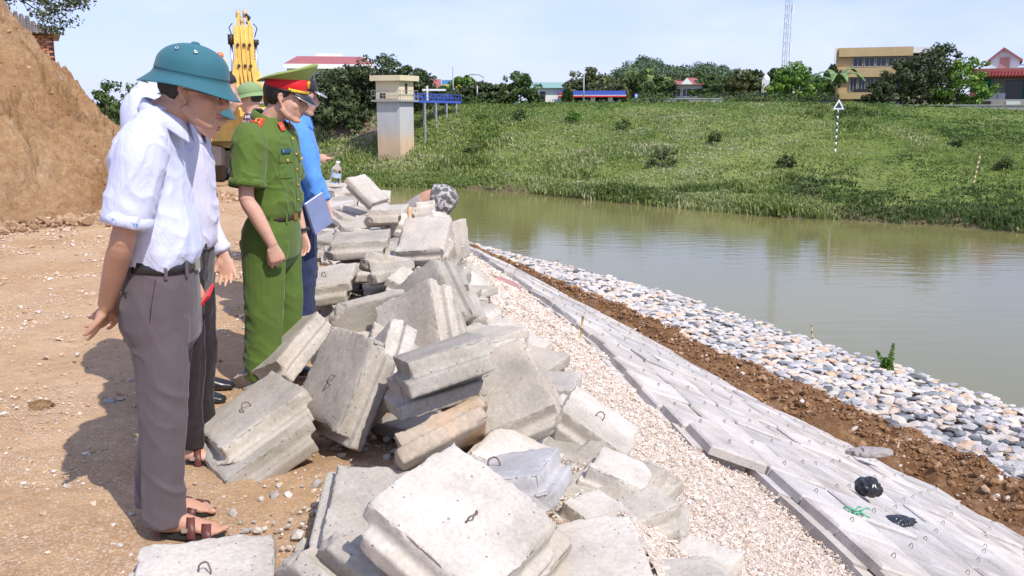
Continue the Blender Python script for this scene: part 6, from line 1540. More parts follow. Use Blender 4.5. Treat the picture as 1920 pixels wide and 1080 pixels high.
# bushes on the slope
B_ = [(1245,224,34,64,'dark spreading bush in the middle of the far slope'), (1480,254,20,58,'small dark bush left below the striped pole'), (977,207,16,88,'small dark shrub on the upper slope left of the fuel station'),
      (1075,222,18,84,'rounded yellowish shrub on the slope below the fuel station'), (1170,228,18,80,'pale rounded shrub left of the dark spreading bush'), (885,226,18,80,'low green shrub on the slope right of the pump tower'), (1530,345,42,44,'leafy bush hanging over the waterline'),
      (1895,272,22,50,'dark green shrub at the right edge of the far slope'), (1800,255,16,60,'low green shrub left of the one at the right edge'), (1345,260,18,70,'low shrub right of the dark spreading bush')]
for i, (px, top, hw, Y, lb) in enumerate(B_):
    Y = YC(Y); x = PY(px, 200, Y)[0]; z0 = float(far_z(x, Y)); h = max(.35, hw * Y / 1700. * (1.0 if i != 6 else .75)); w = hw * Y / 1700.
    tree(px, top, hw, Y, ('crown_olive', 'crown_olive', 'crown_mid', 'crown_bright', 'bushy', 'bushy', 'bushy', 'bushy', 'bushy', 'bushy')[i], lb, 'bush', 70 + i, 7, 1300, .06, low=.05, x=x, z=z0, height=h * 1.15, width=w, group='bushes on the far slope', cat='bush')
# undergrowth along the far road, between the trees
r = np.random.default_rng(88); Q = []; RV = []
for i in range(420):
    px = r.uniform(590, 1930); Y = r.uniform(70.3, 73.5); x = PY(px, 200, Y)[0]; z0 = float(far_z(x, Y)); R0 = r.uniform(.25, .62) * (1.25 if px < 980 or 1200 < px < 1560 else .62)
    if 985 < px < 1190 or 1245 < px < 1325 or 1570 < px: R0 *= .38
    q = leaf_cloud(np.array([x, Y, z0 + R0 * .35]), np.array([R0 * 1.7, R0, R0]), 130, .085, r); Q.append(q); RV.append(np.clip(r.normal(r.uniform(.2, .7), .15, len(q)), 0, 1))
tag(quads_obj('roadside_undergrowth', np.concatenate(Q), np.concatenate(RV), M['crown_mid']), kind='stuff')
# banana plant beside the sign
def banana(x, Y, z0, label):
    root = empty('banana_plant', (x, Y, z0), 0, label, 'plant'); mb = MB(); mb.tube([(0, 0, -.1), (.03, 0, 1.), (.05, 0, 1.9)], [.13, .11, .06], 8); mb.build('trunk', M['bark'], root, True)
    r = np.random.default_rng(4)
    for k in range(9):
        a = k * 2.4; mb = MB(); L = r.uniform(1.5, 2.1); up = r.uniform(.5, 1.3); V = []; n = 9
        for i in range(n):
            t = i / (n - 1); c = Vector((math.cos(a) * L * t, math.sin(a) * L * t, 1.7 + up * math.sin(t * 2.4) - .5 * t * t)); w = .26 * math.sin(math.pi * min(1, t * .9 + .08)) ** .7; s = Vector((-math.sin(a), math.cos(a), 0)) * w
            V += [c - s - Vector((0, 0, .06)), c + Vector((0, 0, .03)), c + s - Vector((0, 0, .06))]
        F = []
        for i in range(n - 1): q = i * 3; F += [(q, q + 1, q + 4, q + 3), (q + 1, q + 2, q + 5, q + 4)]
        mb.add(V, F); o = mb.build('leaf', M['weed_leaf'], root, True)
M['weed_leaf'] = plain('banana_leaf', (.12, .20, .06), .5, var=.3)
x = PY(1565, 200, 69)[0]; banana(x, 69, float(far_z(x, 69)), 'banana plant with drooping leaves behind the triangular river sign')

# distant wooded hill
gx = np.linspace(-30, 230, 130); gy = np.linspace(330, 560, 60); X, Y = np.meshgrid(gx, gy)
hh = lambda X, Y: 1.6 + np.maximum(0, 19 * np.exp(-((X - 58) / 20.) ** 2 - ((Y - 430) / 60) ** 2) + 14.5 * np.exp(-((X - 92) / 18.) ** 2 - ((Y - 440) / 60) ** 2) + 13 * np.exp(-((X - 150) / 45) ** 2 - ((Y - 450) / 60) ** 2) - .6) + 1.2 * fbm(X * .06, Y * .06, 0, 3, 91)
Z = hh(X, Y); idx = np.arange(X.size).reshape(X.shape); F = np.stack([idx[:-1, :-1], idx[:-1, 1:], idx[1:, 1:], idx[1:, :-1]], -1).reshape(-1, 4)
tag(fast_mesh('hill', np.stack([X, Y, Z], -1).reshape(-1, 3), F, M['grassland'], smooth=True), kind='structure')
r = np.random.default_rng(92); Q = []; RV = []
for i in range(1100):
    x = r.uniform(0, 215); y = r.uniform(355, 450); z = float(hh(x, y)); R0 = r.uniform(1.6, 3.2)
    if z < 3: continue
    q = leaf_cloud(np.array([x, y, z + R0 * .5]), np.array([R0, R0, R0 * .85]), 80, .55, r); Q.append(q); RV.append(np.clip(r.normal(r.uniform(.25, .75), .15, len(q)), 0, 1))
M['hillfol'] = leafy('hill_foliage', [(0, (.05, .085, .05)), (.5, (.085, .13, .07)), (1, (.13, .18, .09))], .6)
tag(quads_obj('hill_woods', np.concatenate(Q), np.concatenate(RV), M['hillfol']), kind='stuff')

# ================================================================ buildings
def painted(name, c, rough=.8, var=.07): return plain(name, c, rough, var=var, scale=1.3)
M['cream'] = painted('cream_paint', (.66, .57, .38)); M['white_wall'] = painted('white_wall', (.72, .72, .72)); M['yellow_wall'] = painted('ochre_wall', (.52, .38, .19))
M['red_roof'] = painted('red_roof', (.32, .10, .10)); M['green_roof'] = painted('green_metal_roof', (.20, .34, .31)); M['blue_paint'] = painted('blue_paint', (.05, .10, .42)); M['red_paint'] = painted('red_paint', (.60, .05, .05))
M['glass_dark'] = plain('dark_window_glass', (.035, .05, .07), .12); M['grey_conc'] = painted('grey_concrete', (.34, .33, .31)); M['dark_gap'] = plain('dark_interior', (.03, .03, .035), .9)
M['green_cloth'] = painted('green_tarpaulin', (.02, .28, .20)); M['yellow_paint'] = plain('machine_yellow', (.78, .50, .12), .5, var=.14, scale=9); M['chrome'] = plain('chrome_rod', (.75, .78, .85), .18, 1.); M['rust_dark'] = plain('greasy_steel', (.06, .045, .04), .6, .4)
M['orange'] = plain('orange_lens', (.75, .20, .04), .3); M['pink_wall'] = painted('pink_wall', (.50, .22, .20)); M['pole_grey'] = plain('galvanised_pole', (.35, .36, .38), .5, .3)
def wbox(name, parent, c, d, mat, rot=None):
    m = MB(); m.box(c, d, rot); return m.build(name, M[mat], parent)
def px_x(px, Y): return PY(px, 200, YC(Y))[0]
def py_z(py, Y): return PY(960, py, YC(Y))[2]
def px_r(px, Y): return PY(px, 200, Y)[0]
def pz_r(py, Y): return PY(960, py, Y)[2]
def windows(parent, x0, x1, z0, z1, y, n, mull=1, wallmat='glass_dark', frame='white_wall', name='window'):
    w = (x1 - x0) / n
    for i in range(n):
        fr_ = MB(); a, b = x0 + i * w + .04, x0 + (i + 1) * w - .04
        for (c, d) in (((a + .03, 0, (z0 + z1) / 2), (.06, .08, z1 - z0)), ((b - .03, 0, (z0 + z1) / 2), (.06, .08, z1 - z0)), (((a + b) / 2, 0, z0 + .03), (b - a - .12, .08, .06)), (((a + b) / 2, 0, z1 - .03), (b - a - .12, .08, .06))):
            fr_.box((c[0], y - .03, c[2]), d)
        for k in range(mull): fr_.box((a + (b - a) * (k + 1) / (mull + 1), y - .02, (z0 + z1) / 2), (.04, .05, z1 - z0 - .12))
        f = fr_.build(name, M[frame], parent); wbox('pane', f, ((a + b) / 2, y + .005, (z0 + z1) / 2), (b - a - .1, .02, z1 - z0 - .1), wallmat)
def building(name, label, px0, px1, Y, depth, cat='building', base=None, rz=None):
    x0, x1 = px_x(px0, Y), px_x(px1, Y); Y = YC(Y); z0 = float(far_z((x0 + x1) / 2, Y)) - .3 if base is None else base
    if rz is None: rz = -math.atan2((x0 + x1) / 2, Y)
    e = empty(name, ((x0 + x1) / 2, Y, z0), rz, label, cat); return e, (x1 - x0), z0
# red-roofed hall behind the dark trees
e, w, z0 = building('red_roofed_hall', 'large white hall with a wide dull red roof behind the dark trees', 538, 705, 175, 14)
ze = py_z(121, 175) - z0; zt = py_z(103, 175) - z0
wbox('wall', e, (0, 7, ze / 2), (w * .94, 13, ze), 'white_wall')
m = MB(); a, b = w / 2, w * .36; m.add([(-a, -1, ze + .01), (a, -1, ze + .01), (a, 15, ze + .01), (-a, 15, ze + .01), (-b, 3, zt), (b, 3, zt), (b, 11, zt), (-b, 11, zt)], [(0, 1, 5, 4), (1, 2, 6, 5), (2, 3, 7, 6), (3, 0, 4, 7), (4, 5, 6, 7), (3, 2, 1, 0)])
rf = m.build('roof', M['red_roof'], e); wbox('ridge_cap', rf, (0, 7, zt + .25), (w * .3, 1.2, .5), 'white_wall'); wbox('gutter', rf, (0, -1.05, ze - .25), (w, .3, .5), 'white_wall')
windows(e, -w * .44, w * .44, ze - 2.6, ze - 1.0, .46, 10)
# painted panel and small red roof by the walkway
e, w, z0 = building('roadside_kiosk', 'small roadside building with a red roof right of the pump tower', 800, 828, 118, 5)
zt = py_z(147, 118) - z0; wbox('wall', e, (0, 2, (zt - 1) / 2), (w * .95, 4, zt - 1), 'white_wall')
m = MB(); m.add([(-w / 2, -.4, zt - 1), (w / 2, -.4, zt - 1), (w / 2, 4.4, zt - 1), (-w / 2, 4.4, zt - 1), (-w / 2, 2, zt), (w / 2, 2, zt)], [(0, 1, 5, 4), (2, 3, 4, 5), (0, 4, 3), (1, 2, 5), (3, 2, 1, 0)]); m.build('roof', M['red_roof'], e)
def mural():
    m, nt, b = new_mat('painted_panel'); c = ramp(nt, voron(nt, 1.6, out='Color'), [(0, (.62, .12, .08)), (.25, (.10, .30, .55)), (.45, (.65, .50, .12)), (.65, (.55, .52, .50)), (.8, (.60, .20, .12))], 'CONSTANT'); nt.links.new(c, b.inputs['Base Color']); return m
M['mural'] = mural()
e, w, z0 = building('painted_panel', 'long panel painted in many colours between the kiosk and the dark trees', 829, 892, 116, 1, 'sign')
zt = py_z(150, 116) - z0; zb = py_z(166, 116) - z0; wbox('board', e, (0, 0, (zt + zb) / 2), (w, .12, zt - zb), 'mural')
for k in (-.45, 0, .45): wbox('post', e, (w * k, .12, zb / 2), (.12, .12, zb), 'pole_grey')
# warehouse
e, w, z0 = building('warehouse', 'white warehouse with a pale green roof left of the fuel station', 990, 1058, 132, 12)
ze = py_z(165, 132) - z0; zt = py_z(152, 132) - z0; wbox('wall', e, (0, 6, ze / 2), (w * .99, 12, ze), 'white_wall')
m = MB(); m.add([(-w / 2, -.4, ze), (w / 2, -.4, ze), (w / 2, 12.4, ze), (-w / 2, 12.4, ze), (-w / 2, 4, zt), (w / 2, 4, zt), (w / 2, 8, zt), (-w / 2, 8, zt)], [(0, 1, 5, 4), (4, 5, 6, 7), (2, 3, 7, 6), (3, 0, 4, 7), (1, 2, 6, 5), (3, 2, 1, 0)]); m.build('roof', M['green_roof'], e)
wbox('door', e, (-w * .10, -.06, .8), (.5, .1, 1.2), 'dark_gap')
# fuel station
e, w, z0 = building('fuel_station', 'fuel station with a long blue canopy edged in red', 1046, 1172, 116, 8, 'fuel station')
zt = py_z(170, 116) - z0; zb = py_z(182, 116) - z0; dpt = 8
wbox('canopy', e, (0, dpt / 2, (zt + zb) / 2), (w, dpt, zt - zb), 'blue_paint'); wbox('red_stripe', e, (0, -.03, zb + .06), (w + .04, .05, .11), 'red_paint'); wbox('white_stripe', e, (0, -.03, zb + .14), (w + .04, .05, .04), 'white_wall')
wbox('emblem', e, (-w * .43, -.05, zt - .22), (.6, .05, .18), 'red_paint')
for k in (-.38, -.12, .15, .4): wbox('column', e, (w * k, 1.2, zb / 2), (.2, .2, zb), 'blue_paint')
ki = wbox('kiosk', e, (w * .08, 5.2, zb / 2), (w * .62, 3, zb - .05), 'blue_paint'); 
for k in range(5): wbox('kiosk_window', ki, (w * (-.16 + .12 * k), 3.66, zb * .55), (.75, .06, zb * .45), 'glass_dark')
for k in (-.3, .02, .28): pu = wbox('fuel_pump', e, (w * k, .6, .7), (.4, .3, 1.0), 'white_wall')
e, w, z0 = building('price_sign', 'small blue upright sign right of the fuel station', 1187, 1198, 112, 1, 'sign'); zt = py_z(175, 112) - z0
wbox('board', e, (0, 0, zt * .62), (w * .7, .15, zt * .75), 'blue_paint'); wbox('panel_strip', e, (0, -.09, zt * .62), (w * .3, .03, zt * .6), 'white_wall'); wbox('post', e, (0, 0, zt * .12), (.12, .12, zt * .25), 'pole_grey')
# white house with red roof
e, w, z0 = building('white_house', 'small white house with a red roof among the trees right of the fuel station', 1252, 1320, 122, 7, 'house')
ze = py_z(158, 122) - z0; zt = py_z(143, 122) - z0; wbox('wall', e, (0, 4, ze / 2), (w * .9, 6, ze), 'white_wall')
m = MB(); m.add([(-w / 2, .3, ze), (w / 2, .3, ze), (w / 2, 7.6, ze), (-w / 2, 7.6, ze), (-w * .25, 4, zt), (w * .25, 4, zt)], [(0, 1, 5, 4), (2, 3, 4, 5), (0, 4, 3), (1, 2, 5), (3, 2, 1, 0)]); m.build('roof', M['red_roof'], e)
m = MB(); m.add([(-.5, .2, ze + .0), (.5, .2, ze), (0, .2, ze + .55), (-.5, 2, ze), (.5, 2, ze), (0, 2.6, ze + .55)], [(0, 1, 2), (1, 4, 5, 2), (3, 0, 2, 5)]); m.build('gable', M['white_wall'], e)
windows(e, -w * .4, w * .4, ze * .45, ze * .85, .94, 3)
# white slim tower
e, w, z0 = building('white_turret', 'slim white turret half hidden left of the glossy tree', 1424, 1443, 120, 2, 'tower')
zt = py_z(139, 120) - z0; wbox('shaft', e, (0, .8, zt * .42), (w * .75, 1., zt * .84), 'white_wall'); m = MB(); m.lathe([(.30, zt * .84), (.34, zt * .88), (.2, zt * .95), (.07, zt), (.001, zt * 1.03)], 12, (0, .8, 0)); m.build('dome', M['white_wall'], e, True)
wbox('side_wing', e, (-w * .6, 1.2, zt * .3), (w * .4, 1., zt * .6), 'grey_conc')
e, w, z0 = building('pink_house', 'house with a pinkish roof behind the glossy yellow-green tree', 1440, 1500, 135, 8, 'house'); zt = py_z(132, 135) - z0
wbox('wall', e, (0, 4, zt * .42), (w * .9, 7, zt * .84), 'white_wall'); m = MB(); a = w / 2; m.add([(-a, 0, zt * .84), (a, 0, zt * .84), (a, 8, zt * .84), (-a, 8, zt * .84), (-a * .5, 4, zt), (a * .5, 4, zt)], [(0, 1, 5, 4), (2, 3, 4, 5), (0, 4, 3), (1, 2, 5), (3, 2, 1, 0)]); m.build('roof', M['pink_wall'], e)
# ochre three-storey building
e, w, z0 = building('ochre_building', 'three-storey ochre building with bands of dark windows', 1566, 1745, 122, 12)
Zt = py_z(88, 122) - z0; L = -w / 2; wm = px_x(1700, 122) - px_x(1566, 122)
zf = [py_z(p_, 122) - z0 for p_ in (190, 173, 144, 126, 105)]
wbox('wall', e, (L + wm / 2, 6.3, Zt / 2), (wm, 12, Zt), 'yellow_wall'); wbox('corner_strip', e, (L - .05, .2, Zt / 2), (.18, .3, Zt), 'white_wall')
for za, zb_, nm in ((zf[1] - .0, zf[0] + .2, 'balcony_band'), (zf[3], zf[2], 'floor_band'), (Zt, zf[4], 'parapet')): wbox(nm, e, (L + wm * .52, .12, (za + zb_) / 2), (wm * .96, .35, abs(za - zb_)), 'yellow_wall')
windows(e, L + wm * .20, L + wm * .98, zf[1] + .05, zf[2] - .05, .26, 7, 1, 'glass_dark', 'grey_conc')
windows(e, L + wm * .22, L + wm * .98, zf[3] + .05, zf[4] - .05, .26, 5, 1, 'glass_dark', 'grey_conc')
wbox('ground_floor', e, (L + wm * .52, .25, (zf[0]) / 2 + .1), (wm * .95, .2, zf[0] - .2), 'grey_conc'); wbox('shutter', e, (L + wm * .7, .12, .9), (2.4, .1, 1.7), 'glass_dark'); wbox('shutter', e, (L + wm * .4, .12, .9), (1.6, .1, 1.7), 'dark_gap')
zr = py_z(82, 122) - z0; wbox('roof_terrace', e, (L + wm * 1.14, 6, zr - .5), (wm * .5, 10, .45), 'white_wall'); wbox('annex_wall', e, (L + wm * 1.16, 7, (zr - .8) / 2), (wm * .32, 8, zr - .8), 'grey_conc')
for k in (.95, 1.1, 1.3): wbox('terrace_post', e, (L + wm * k, 2, zr - 1.6), (.15, .15, 1.9), 'white_wall')
windows(e, L + wm * 1.02, L + wm * 1.3, zf[3] + .1, zf[4], 2.94, 2, 0)
# red house at the right edge
e, w, z0 = building('red_house', 'house with red fronted awning and green curtains at the right edge', 1825, 1990, 112, 9, 'house')
L = -w / 2; q = lambda p_: px_x(p_, 112) - px_x(1825, 112) + L; zz_ = lambda p_: py_z(p_, 112) - z0
wbox('base', e, (0, 4, zz_(186) / 2), (w, 8, zz_(186)), 'grey_conc'); wbox('wall', e, (w * .01, 5, (zz_(186) + zz_(143)) / 2), (w * .97, 6, zz_(143) - zz_(186)), 'grey_conc')
m = MB(); m.box((0, 1.2, zz_(137)), (w * 1.02, 3.2, .55), (R(-4), 0, 0)); aw = m.build('awning', M['red_roof'], e)
for k in range(30): wbox('rib', aw, (-w * .5 + w * (k + .5) / 30, -.42, zz_(138)), (.05, .05, .5), 'red_paint')
wbox('side_post', e, (L + .35, .2, (zz_(186) + zz_(143)) / 2), (.7, .5, zz_(143) - zz_(186)), 'red_roof')
for a_, b_ in ((1834, 1860), (1914, 1935)):
    V = []; n = 16; x0, x1 = q(a_), q(b_)
    for i in range(n + 1): t = i / n; x = x0 + (x1 - x0) * t; y = 1.1 + .12 * math.sin(t * 25); V += [(x, y, zz_(185)), (x, y, zz_(147)), (x, y + .03, zz_(147)), (x, y + .03, zz_(185))]
    F = [(4 * i, 4 * i + 4, 4 * i + 5, 4 * i + 1) for i in range(n)] + [(4 * i + 3, 4 * i + 2, 4 * i + 6, 4 * i + 7) for i in range(n)]; mesh_obj('curtain', V, F, M['green_cloth'], e)
wbox('doorway', e, ((q(1885) + q(1912)) / 2, 1.96, (zz_(184) + zz_(150)) / 2), (q(1912) - q(1885), .1, zz_(150) - zz_(184)), 'glass_dark')
for p_ in (1866, 1878): ac = wbox('air_conditioner', e, (q(p_), 1.2, zz_(180)), (.62, .4, .5), 'white_wall')
wbox('base_opening', e, (q(1848), -.03, zz_(196)), (1.3, .1, .55), 'dark_gap'); wbox('base_opening', e, (q(1900), -.03, zz_(196)), (1., .1, .5), 'white_wall')
e, w, z0 = building('gabled_house', 'tall white gabled house with a red shuttered window behind the red awning', 1833, 1905, 124, 9, 'house')
ze = py_z(112, 124) - z0; zt = py_z(93, 124) - z0; m = MB(); a = w * .42; m.add([(-a * .6, 0, 0), (a, 0, 0), (a, 0, ze), (.1, 0, zt), (-a * .6, 0, ze), (-a * .6, 8, 0), (a, 8, 0), (a, 8, ze), (.1, 8, zt), (-a * .6, 8, ze)], [(0, 1, 2, 3, 4), (9, 8, 7, 6, 5), (1, 6, 7, 2), (5, 0, 4, 9)]); m.build('wall', M['white_wall'], e)
m = MB(); th = .18
for (xa, za, xb, zb_) in ((-a * .75, ze - .2, .1, zt), (.1, zt, a * 1.15, ze - .2)): m.add([(xa, -.4, za), (xb, -.4, zb_), (xb, 8.4, zb_), (xa, 8.4, za), (xa, -.4, za + th), (xb, -.4, zb_ + th), (xb, 8.4, zb_ + th), (xa, 8.4, za + th)], [(0, 1, 5, 4), (4, 5, 6, 7), (3, 2, 1, 0), (2, 3, 7, 6), (0, 4, 7, 3), (1, 2, 6, 5)])
m.build('roof', M['red_roof'], e); wbox('shuttered_window', e, (.25, -.06, (py_z(119, 124) - z0)), (.75, .1, 1.0), 'pink_wall'); wbox('terrace', e, (-w * .42, 3, ze - 1.0), (w * .3, 5, .3), 'grey_conc'); wbox('terrace_wall', e, (-w * .42, 3.4, (ze - 1.2) / 2), (w * .22, 4, ze - 1.2), 'grey_conc')
e, w, z0 = building('blue_roof_shed', 'small pale blue roofed rooftop shed at the right edge beside the gabled house', 1903, 1960, 126, 6, 'shed'); zt = py_z(112, 126) - z0; M['pale_blue'] = painted('pale_blue_metal', (.40, .50, .60))
wbox('wall', e, (0, 3, zt / 2 - .3), (w * .95, 5, zt - .6), 'white_wall'); m = MB(); m.box((0, 3, zt - .1), (w * 1.05, 6, .16), (R(6), 0, 0)); m.build('roof', M['pale_blue'], e)
# roadside parapets
for (a_, b_, ty, by, lb) in ((1446, 1600, 196, 203, 'low grey roadside wall left of the ochre building foot'), (1602, 1990, 199, 207, 'low grey roadside wall below the ochre building and the red house'), (1205, 1352, 186, 196, 'low grey roadside wall between the fuel station and the yellow lorry')):
    Y = 106; e, w, z0 = building('roadside_wall', lb, a_, b_, Y, 1, 'wall'); h = max(.45, py_z(ty, Y) - z0); wbox('wall_body', e, (0, 0, h / 2), (w, .3, h), 'grey_conc'); wbox('coping', e, (0, 0, h + .04), (w, .4, .08), 'grey_conc')
# yellow lorry
e, w, z0 = building('yellow_lorry', 'long yellow and red lorry parked on the far road', 1352, 1446, 109, 2.4, 'lorry'); e.location.z += .25; z1 = py_z(187, 109) - z0; 
wbox('cab', e, (-w * .43, 1.2, z1 * .55 + .2), (w * .13, 2.2, z1 * .9), 'red_paint'); wbox('load_bed', e, (w * .07, 1.2, z1 * .55), (w * .84, 2.3, z1 * .55), 'yellow_paint'); wbox('windscreen', e, (-w * .43, .06, z1 * .78), (w * .09, .08, z1 * .25), 'glass_dark')
wbox('side_stripe', e, (w * .07, .02, z1 * .72), (w * .84, .06, z1 * .12), 'red_paint')
for k in (-.42, -.1, .2, .34):
    m = MB(); m.tube([(w * k, .0, .45), (w * k, .3, .45)], .45, 14); wh = m.build('wheel', M['blackplastic'], e)
# lamp posts
for (px, top, Y, arm, lb) in ((850, 125, 104, 0, 'tallest thin grey pole right of the pump tower walkway'), (907, 143, 108, 1, 'lamp post with a short arm beside the round dark tree'), (895, 160, 106, 0, 'short grey post left of the lamp post'), (1094, 138, 112, 1, 'lamp post rising behind the fuel station canopy'), (957, 168, 108, 0, 'short post left of the pointed tree')):
    x = px_x(px, Y); z0 = float(far_z(x, YC(Y))); h = py_z(top, Y) - z0; e = empty('lamp_post' if arm else 'utility_pole', (x, YC(Y), z0), 0, lb, 'pole', 'poles along the far road'); m = MB(); m.tube([(0, 0, -.2), (0, 0, h)], [.07, .045], 8); m.build('pole', M['pole_grey'], e, True)
    if arm: m = MB(); m.tube([(0, 0, h - .1), (-.3, 0, h + .1), (-.8, 0, h + .15)], .04, 6); m.build('arm', M['pole_grey'], e); wbox('lamp_head', e, (-.9, 0, h + .13), (.4, .18, .1), 'pole_grey')
# radio mast
Ym = 165; x = px_x(1468, Ym); z0 = float(far_z(x, YC(Ym))); e = empty('radio_mast', (x, YC(Ym), z0), R(15), 'tall slim red and white lattice radio mast', 'mast'); Hh = 17.
for sx, sy in ((-1, -1), (1, -1), (1, 1), (-1, 1)):
    m = MB(); m.tube([(.28 * sx, .28 * sy, 0), (.20 * sx, .20 * sy, Hh)], .03, 5); m.build('leg', M['pole_grey'], e)
m = MB()
for k in range(36):
    z_ = Hh * k / 36; w_ = .28 - .08 * k / 36; s = [(-w_, -w_), (w_, -w_), (w_, w_), (-w_, w_)]
    for i in range(4):
        a_, b_ = s[i], s[(i + 1) % 4]; m.tube([(*a_, z_), (*b_, z_ + (Hh / 36 if k % 2 else 0))], .015, 3, cap=False); m.tube([(*a_, z_), (*b_, z_)], .014, 3, cap=False)
tag(m.build('lattice', M['pole_grey'], e), kind='stuff')
for z_ in (6, 10, 14): wbox('antenna', e, (.5, 0, z_), (.12, .12, .9), 'white_wall')

# ================================================================ pump tower and walkway
def tower_mat():
    m, nt, b = new_mat('mud_stained_render'); g_ = nt.nodes.new('ShaderNodeNewGeometry'); sx = nt.nodes.new('ShaderNodeSeparateXYZ'); nt.links.new(g_.outputs['Position'], sx.inputs[0])
    ad = nt.nodes.new('ShaderNodeMath'); ad.operation = 'ADD'; ns = noise(nt, 1.5, 5); mu = nt.nodes.new('ShaderNodeMath'); mu.operation = 'MULTIPLY'; mu.inputs[1].default_value = .9; nt.links.new(ns, mu.inputs[0]); nt.links.new(sx.outputs['Z'], ad.inputs[0]); nt.links.new(mu.outputs[0], ad.inputs[1])
    mr = nt.nodes.new('ShaderNodeMapRange'); mr.inputs[1].default_value = -2.; mr.inputs[2].default_value = 2.6; nt.links.new(ad.outputs[0], mr.inputs[0])
    c = ramp(nt, mr.outputs[0], [(0, (.52, .36, .22)), (.38, (.58, .43, .29)), (.52, (.50, .45, .40)), (.72, (.46, .46, .47)), (1, (.52, .52, .52))])
    c = mixc(nt, .6, c, ramp(nt, noise(nt, 3, 6, .7, vscale=(1, 1, .25)), [(.3, (.80, .80, .80)), (.7, (1.1, 1.1, 1.1))]), 'MULTIPLY'); nt.links.new(c, b.inputs['Base Color']); b.inputs['Roughness'].default_value = .9; return m
M['tower'] = tower_mat()
TY = 59.; tx = px_r(741, TY); e = empty('pump_tower', (tx, TY, 0), R(-25), 'tall square pump tower with a cream room on top and a mud-stained shaft', 'tower')
W = 1.68; zd = pz_r(190, TY); zr = pz_r(152, TY); zt = pz_r(142, TY)
wbox('shaft', e, (0, 0, (zd - 3.2) / 2), (W, W, zd + 3.2), 'tower'); wbox('deck', e, (0, 0, zd + .03), (W + .5, W + .5, .1), 'grey_conc')
ro = wbox('room', e, (0, 0, (zd + .08 + zr) / 2), (W + .04, W + .04, zr - zd - .08), 'cream'); wbox('roof_slab', e, (0, 0, (zr + zt) / 2), (W + .58, W + .58, zt - zr), 'cream')
wbox('window', e, (W / 2 + .03, -.05, zd + .8), (.06, .24, .6), 'dark_gap'); wbox('window', e, (-.35, -W / 2 - .03, zd + .35), (.4, .05, .3), 'dark_gap')
m = MB(); s = (W + .44) / 2
for a_, b_ in (((-s, -s), (s, -s)), ((s, -s), (s, s)), ((-s, -s), (-s, s))):
    for hh_ in (.33, .66): m.tube([(*a_, zd + hh_), (*b_, zd + hh_)], .018, 5)
    for k in range(6): t = k / 5; p_ = (a_[0] + (b_[0] - a_[0]) * t, a_[1] + (b_[1] - a_[1]) * t); m.tube([(*p_, zd + .05), (*p_, zd + .66)], .016, 5)
m.build('railing', M['pole_grey'], e)
e = empty('footbridge', (px_r(776, TY + 1), TY + 1, zd), 0, 'blue steel footbridge on thin posts leading from the pump tower to the bank', 'footbridge')
A = Vector((0, 0, 0)); B = Vector((px_r(856, 67) - e.location.x, 67 - e.location.y, pz_r(192, 67) - zd)); dv = B - A; ang = math.atan2(dv.y, dv.x); Ld = dv.length; Rz = Euler((0, -math.asin(dv.z / Ld), ang)).to_matrix()
wbox('deck', e, tuple(A + dv * .5), (Ld, .8, .15), 'blue_paint', Rz)
for sd_ in (-1, 1):
    m = MB(); off = Rz @ Vector((0, .38 * sd_, 0))
    for hh_ in (.28, .5): m.tube([A + off + Vector((0, 0, hh_)), B + off + Vector((0, 0, hh_))], .022, 5)
    for k in range(15): p_ = A + dv * (k / 14) + off; m.tube([p_, p_ + Vector((0, 0, .5))], .022, 5)
    for k in range(0): p_ = A + dv * (k / 28) + off; q_ = A + dv * ((k + 1) / 28) + off; m.tube([p_ + Vector((0, 0, .1)), q_ + Vector((0, 0, .65))], .016, 4)
    m.build('railing', M['blue_paint'], e)
wbox('gate_frame', e, tuple(A + dv * .45 + Vector((0, 0, .8))), (1.6, .1, .12), 'white_wall'); wbox('gate_frame', e, tuple(A + dv * .30 + Vector((0, 0, .5))), (.1, .1, 1.1), 'white_wall')
for t in (.1, .35, .6, .85):
    for sd_ in (-1, 1):
        p_ = A + dv * t + Rz @ Vector((0, .45 * sd_, -.1)); m = MB(); m.tube([p_, (p_.x, p_.y, -5.0)], .07, 6); m.build('post', M['pole_grey'], e)

# bare soil under the dark trees
pts = [(590, 232), (640, 222), (700, 214), (712, 236), (700, 252), (640, 258), (590, 262)]
V = [];
for (a_, b_) in pts: x, y, z = PY(a_, b_, 84); V.append((x, 84, z))
gx = np.linspace(PY(560, 0, 63)[0], PY(712, 0, 63)[0], 40); gy = np.linspace(59.5, 67, 40); X, Y = np.meshgrid(gx, gy); Z = far_z(X, Y) + .06 + .12 * fbm(X * .6, Y * .6, 0, 3, 5); Z = np.where((X > gx[-3]) | (Y < 60), far_z(X, Y) - .2, Z)
idx = np.arange(X.size).reshape(X.shape); F = np.stack([idx[:-1, :-1], idx[:-1, 1:], idx[1:, 1:], idx[1:, :-1]], -1).reshape(-1, 4)
M['soil_far'] = plain('bare_soil', (.20, .15, .11), .95, var=.3, scale=.5); tag(fast_mesh('bare_soil_patch', np.stack([X, Y, Z], -1).reshape(-1, 3), F, M['soil_far'], smooth=True), kind='structure')
# footpath up the slope
V = []; 
for k in range(12):
    t = k / 11; x = px_r(1538 + 22 * t, 60 + 10 * t); y = 60 + 10 * t; z = float(far_z(x, y)) + .06; V += [(x - .3, y, z), (x + .3, y, z)]
tag(mesh_obj('path', V, [(2 * i, 2 * i + 1, 2 * i + 3, 2 * i + 2) for i in range(11)], M['soil_far']), kind='structure')

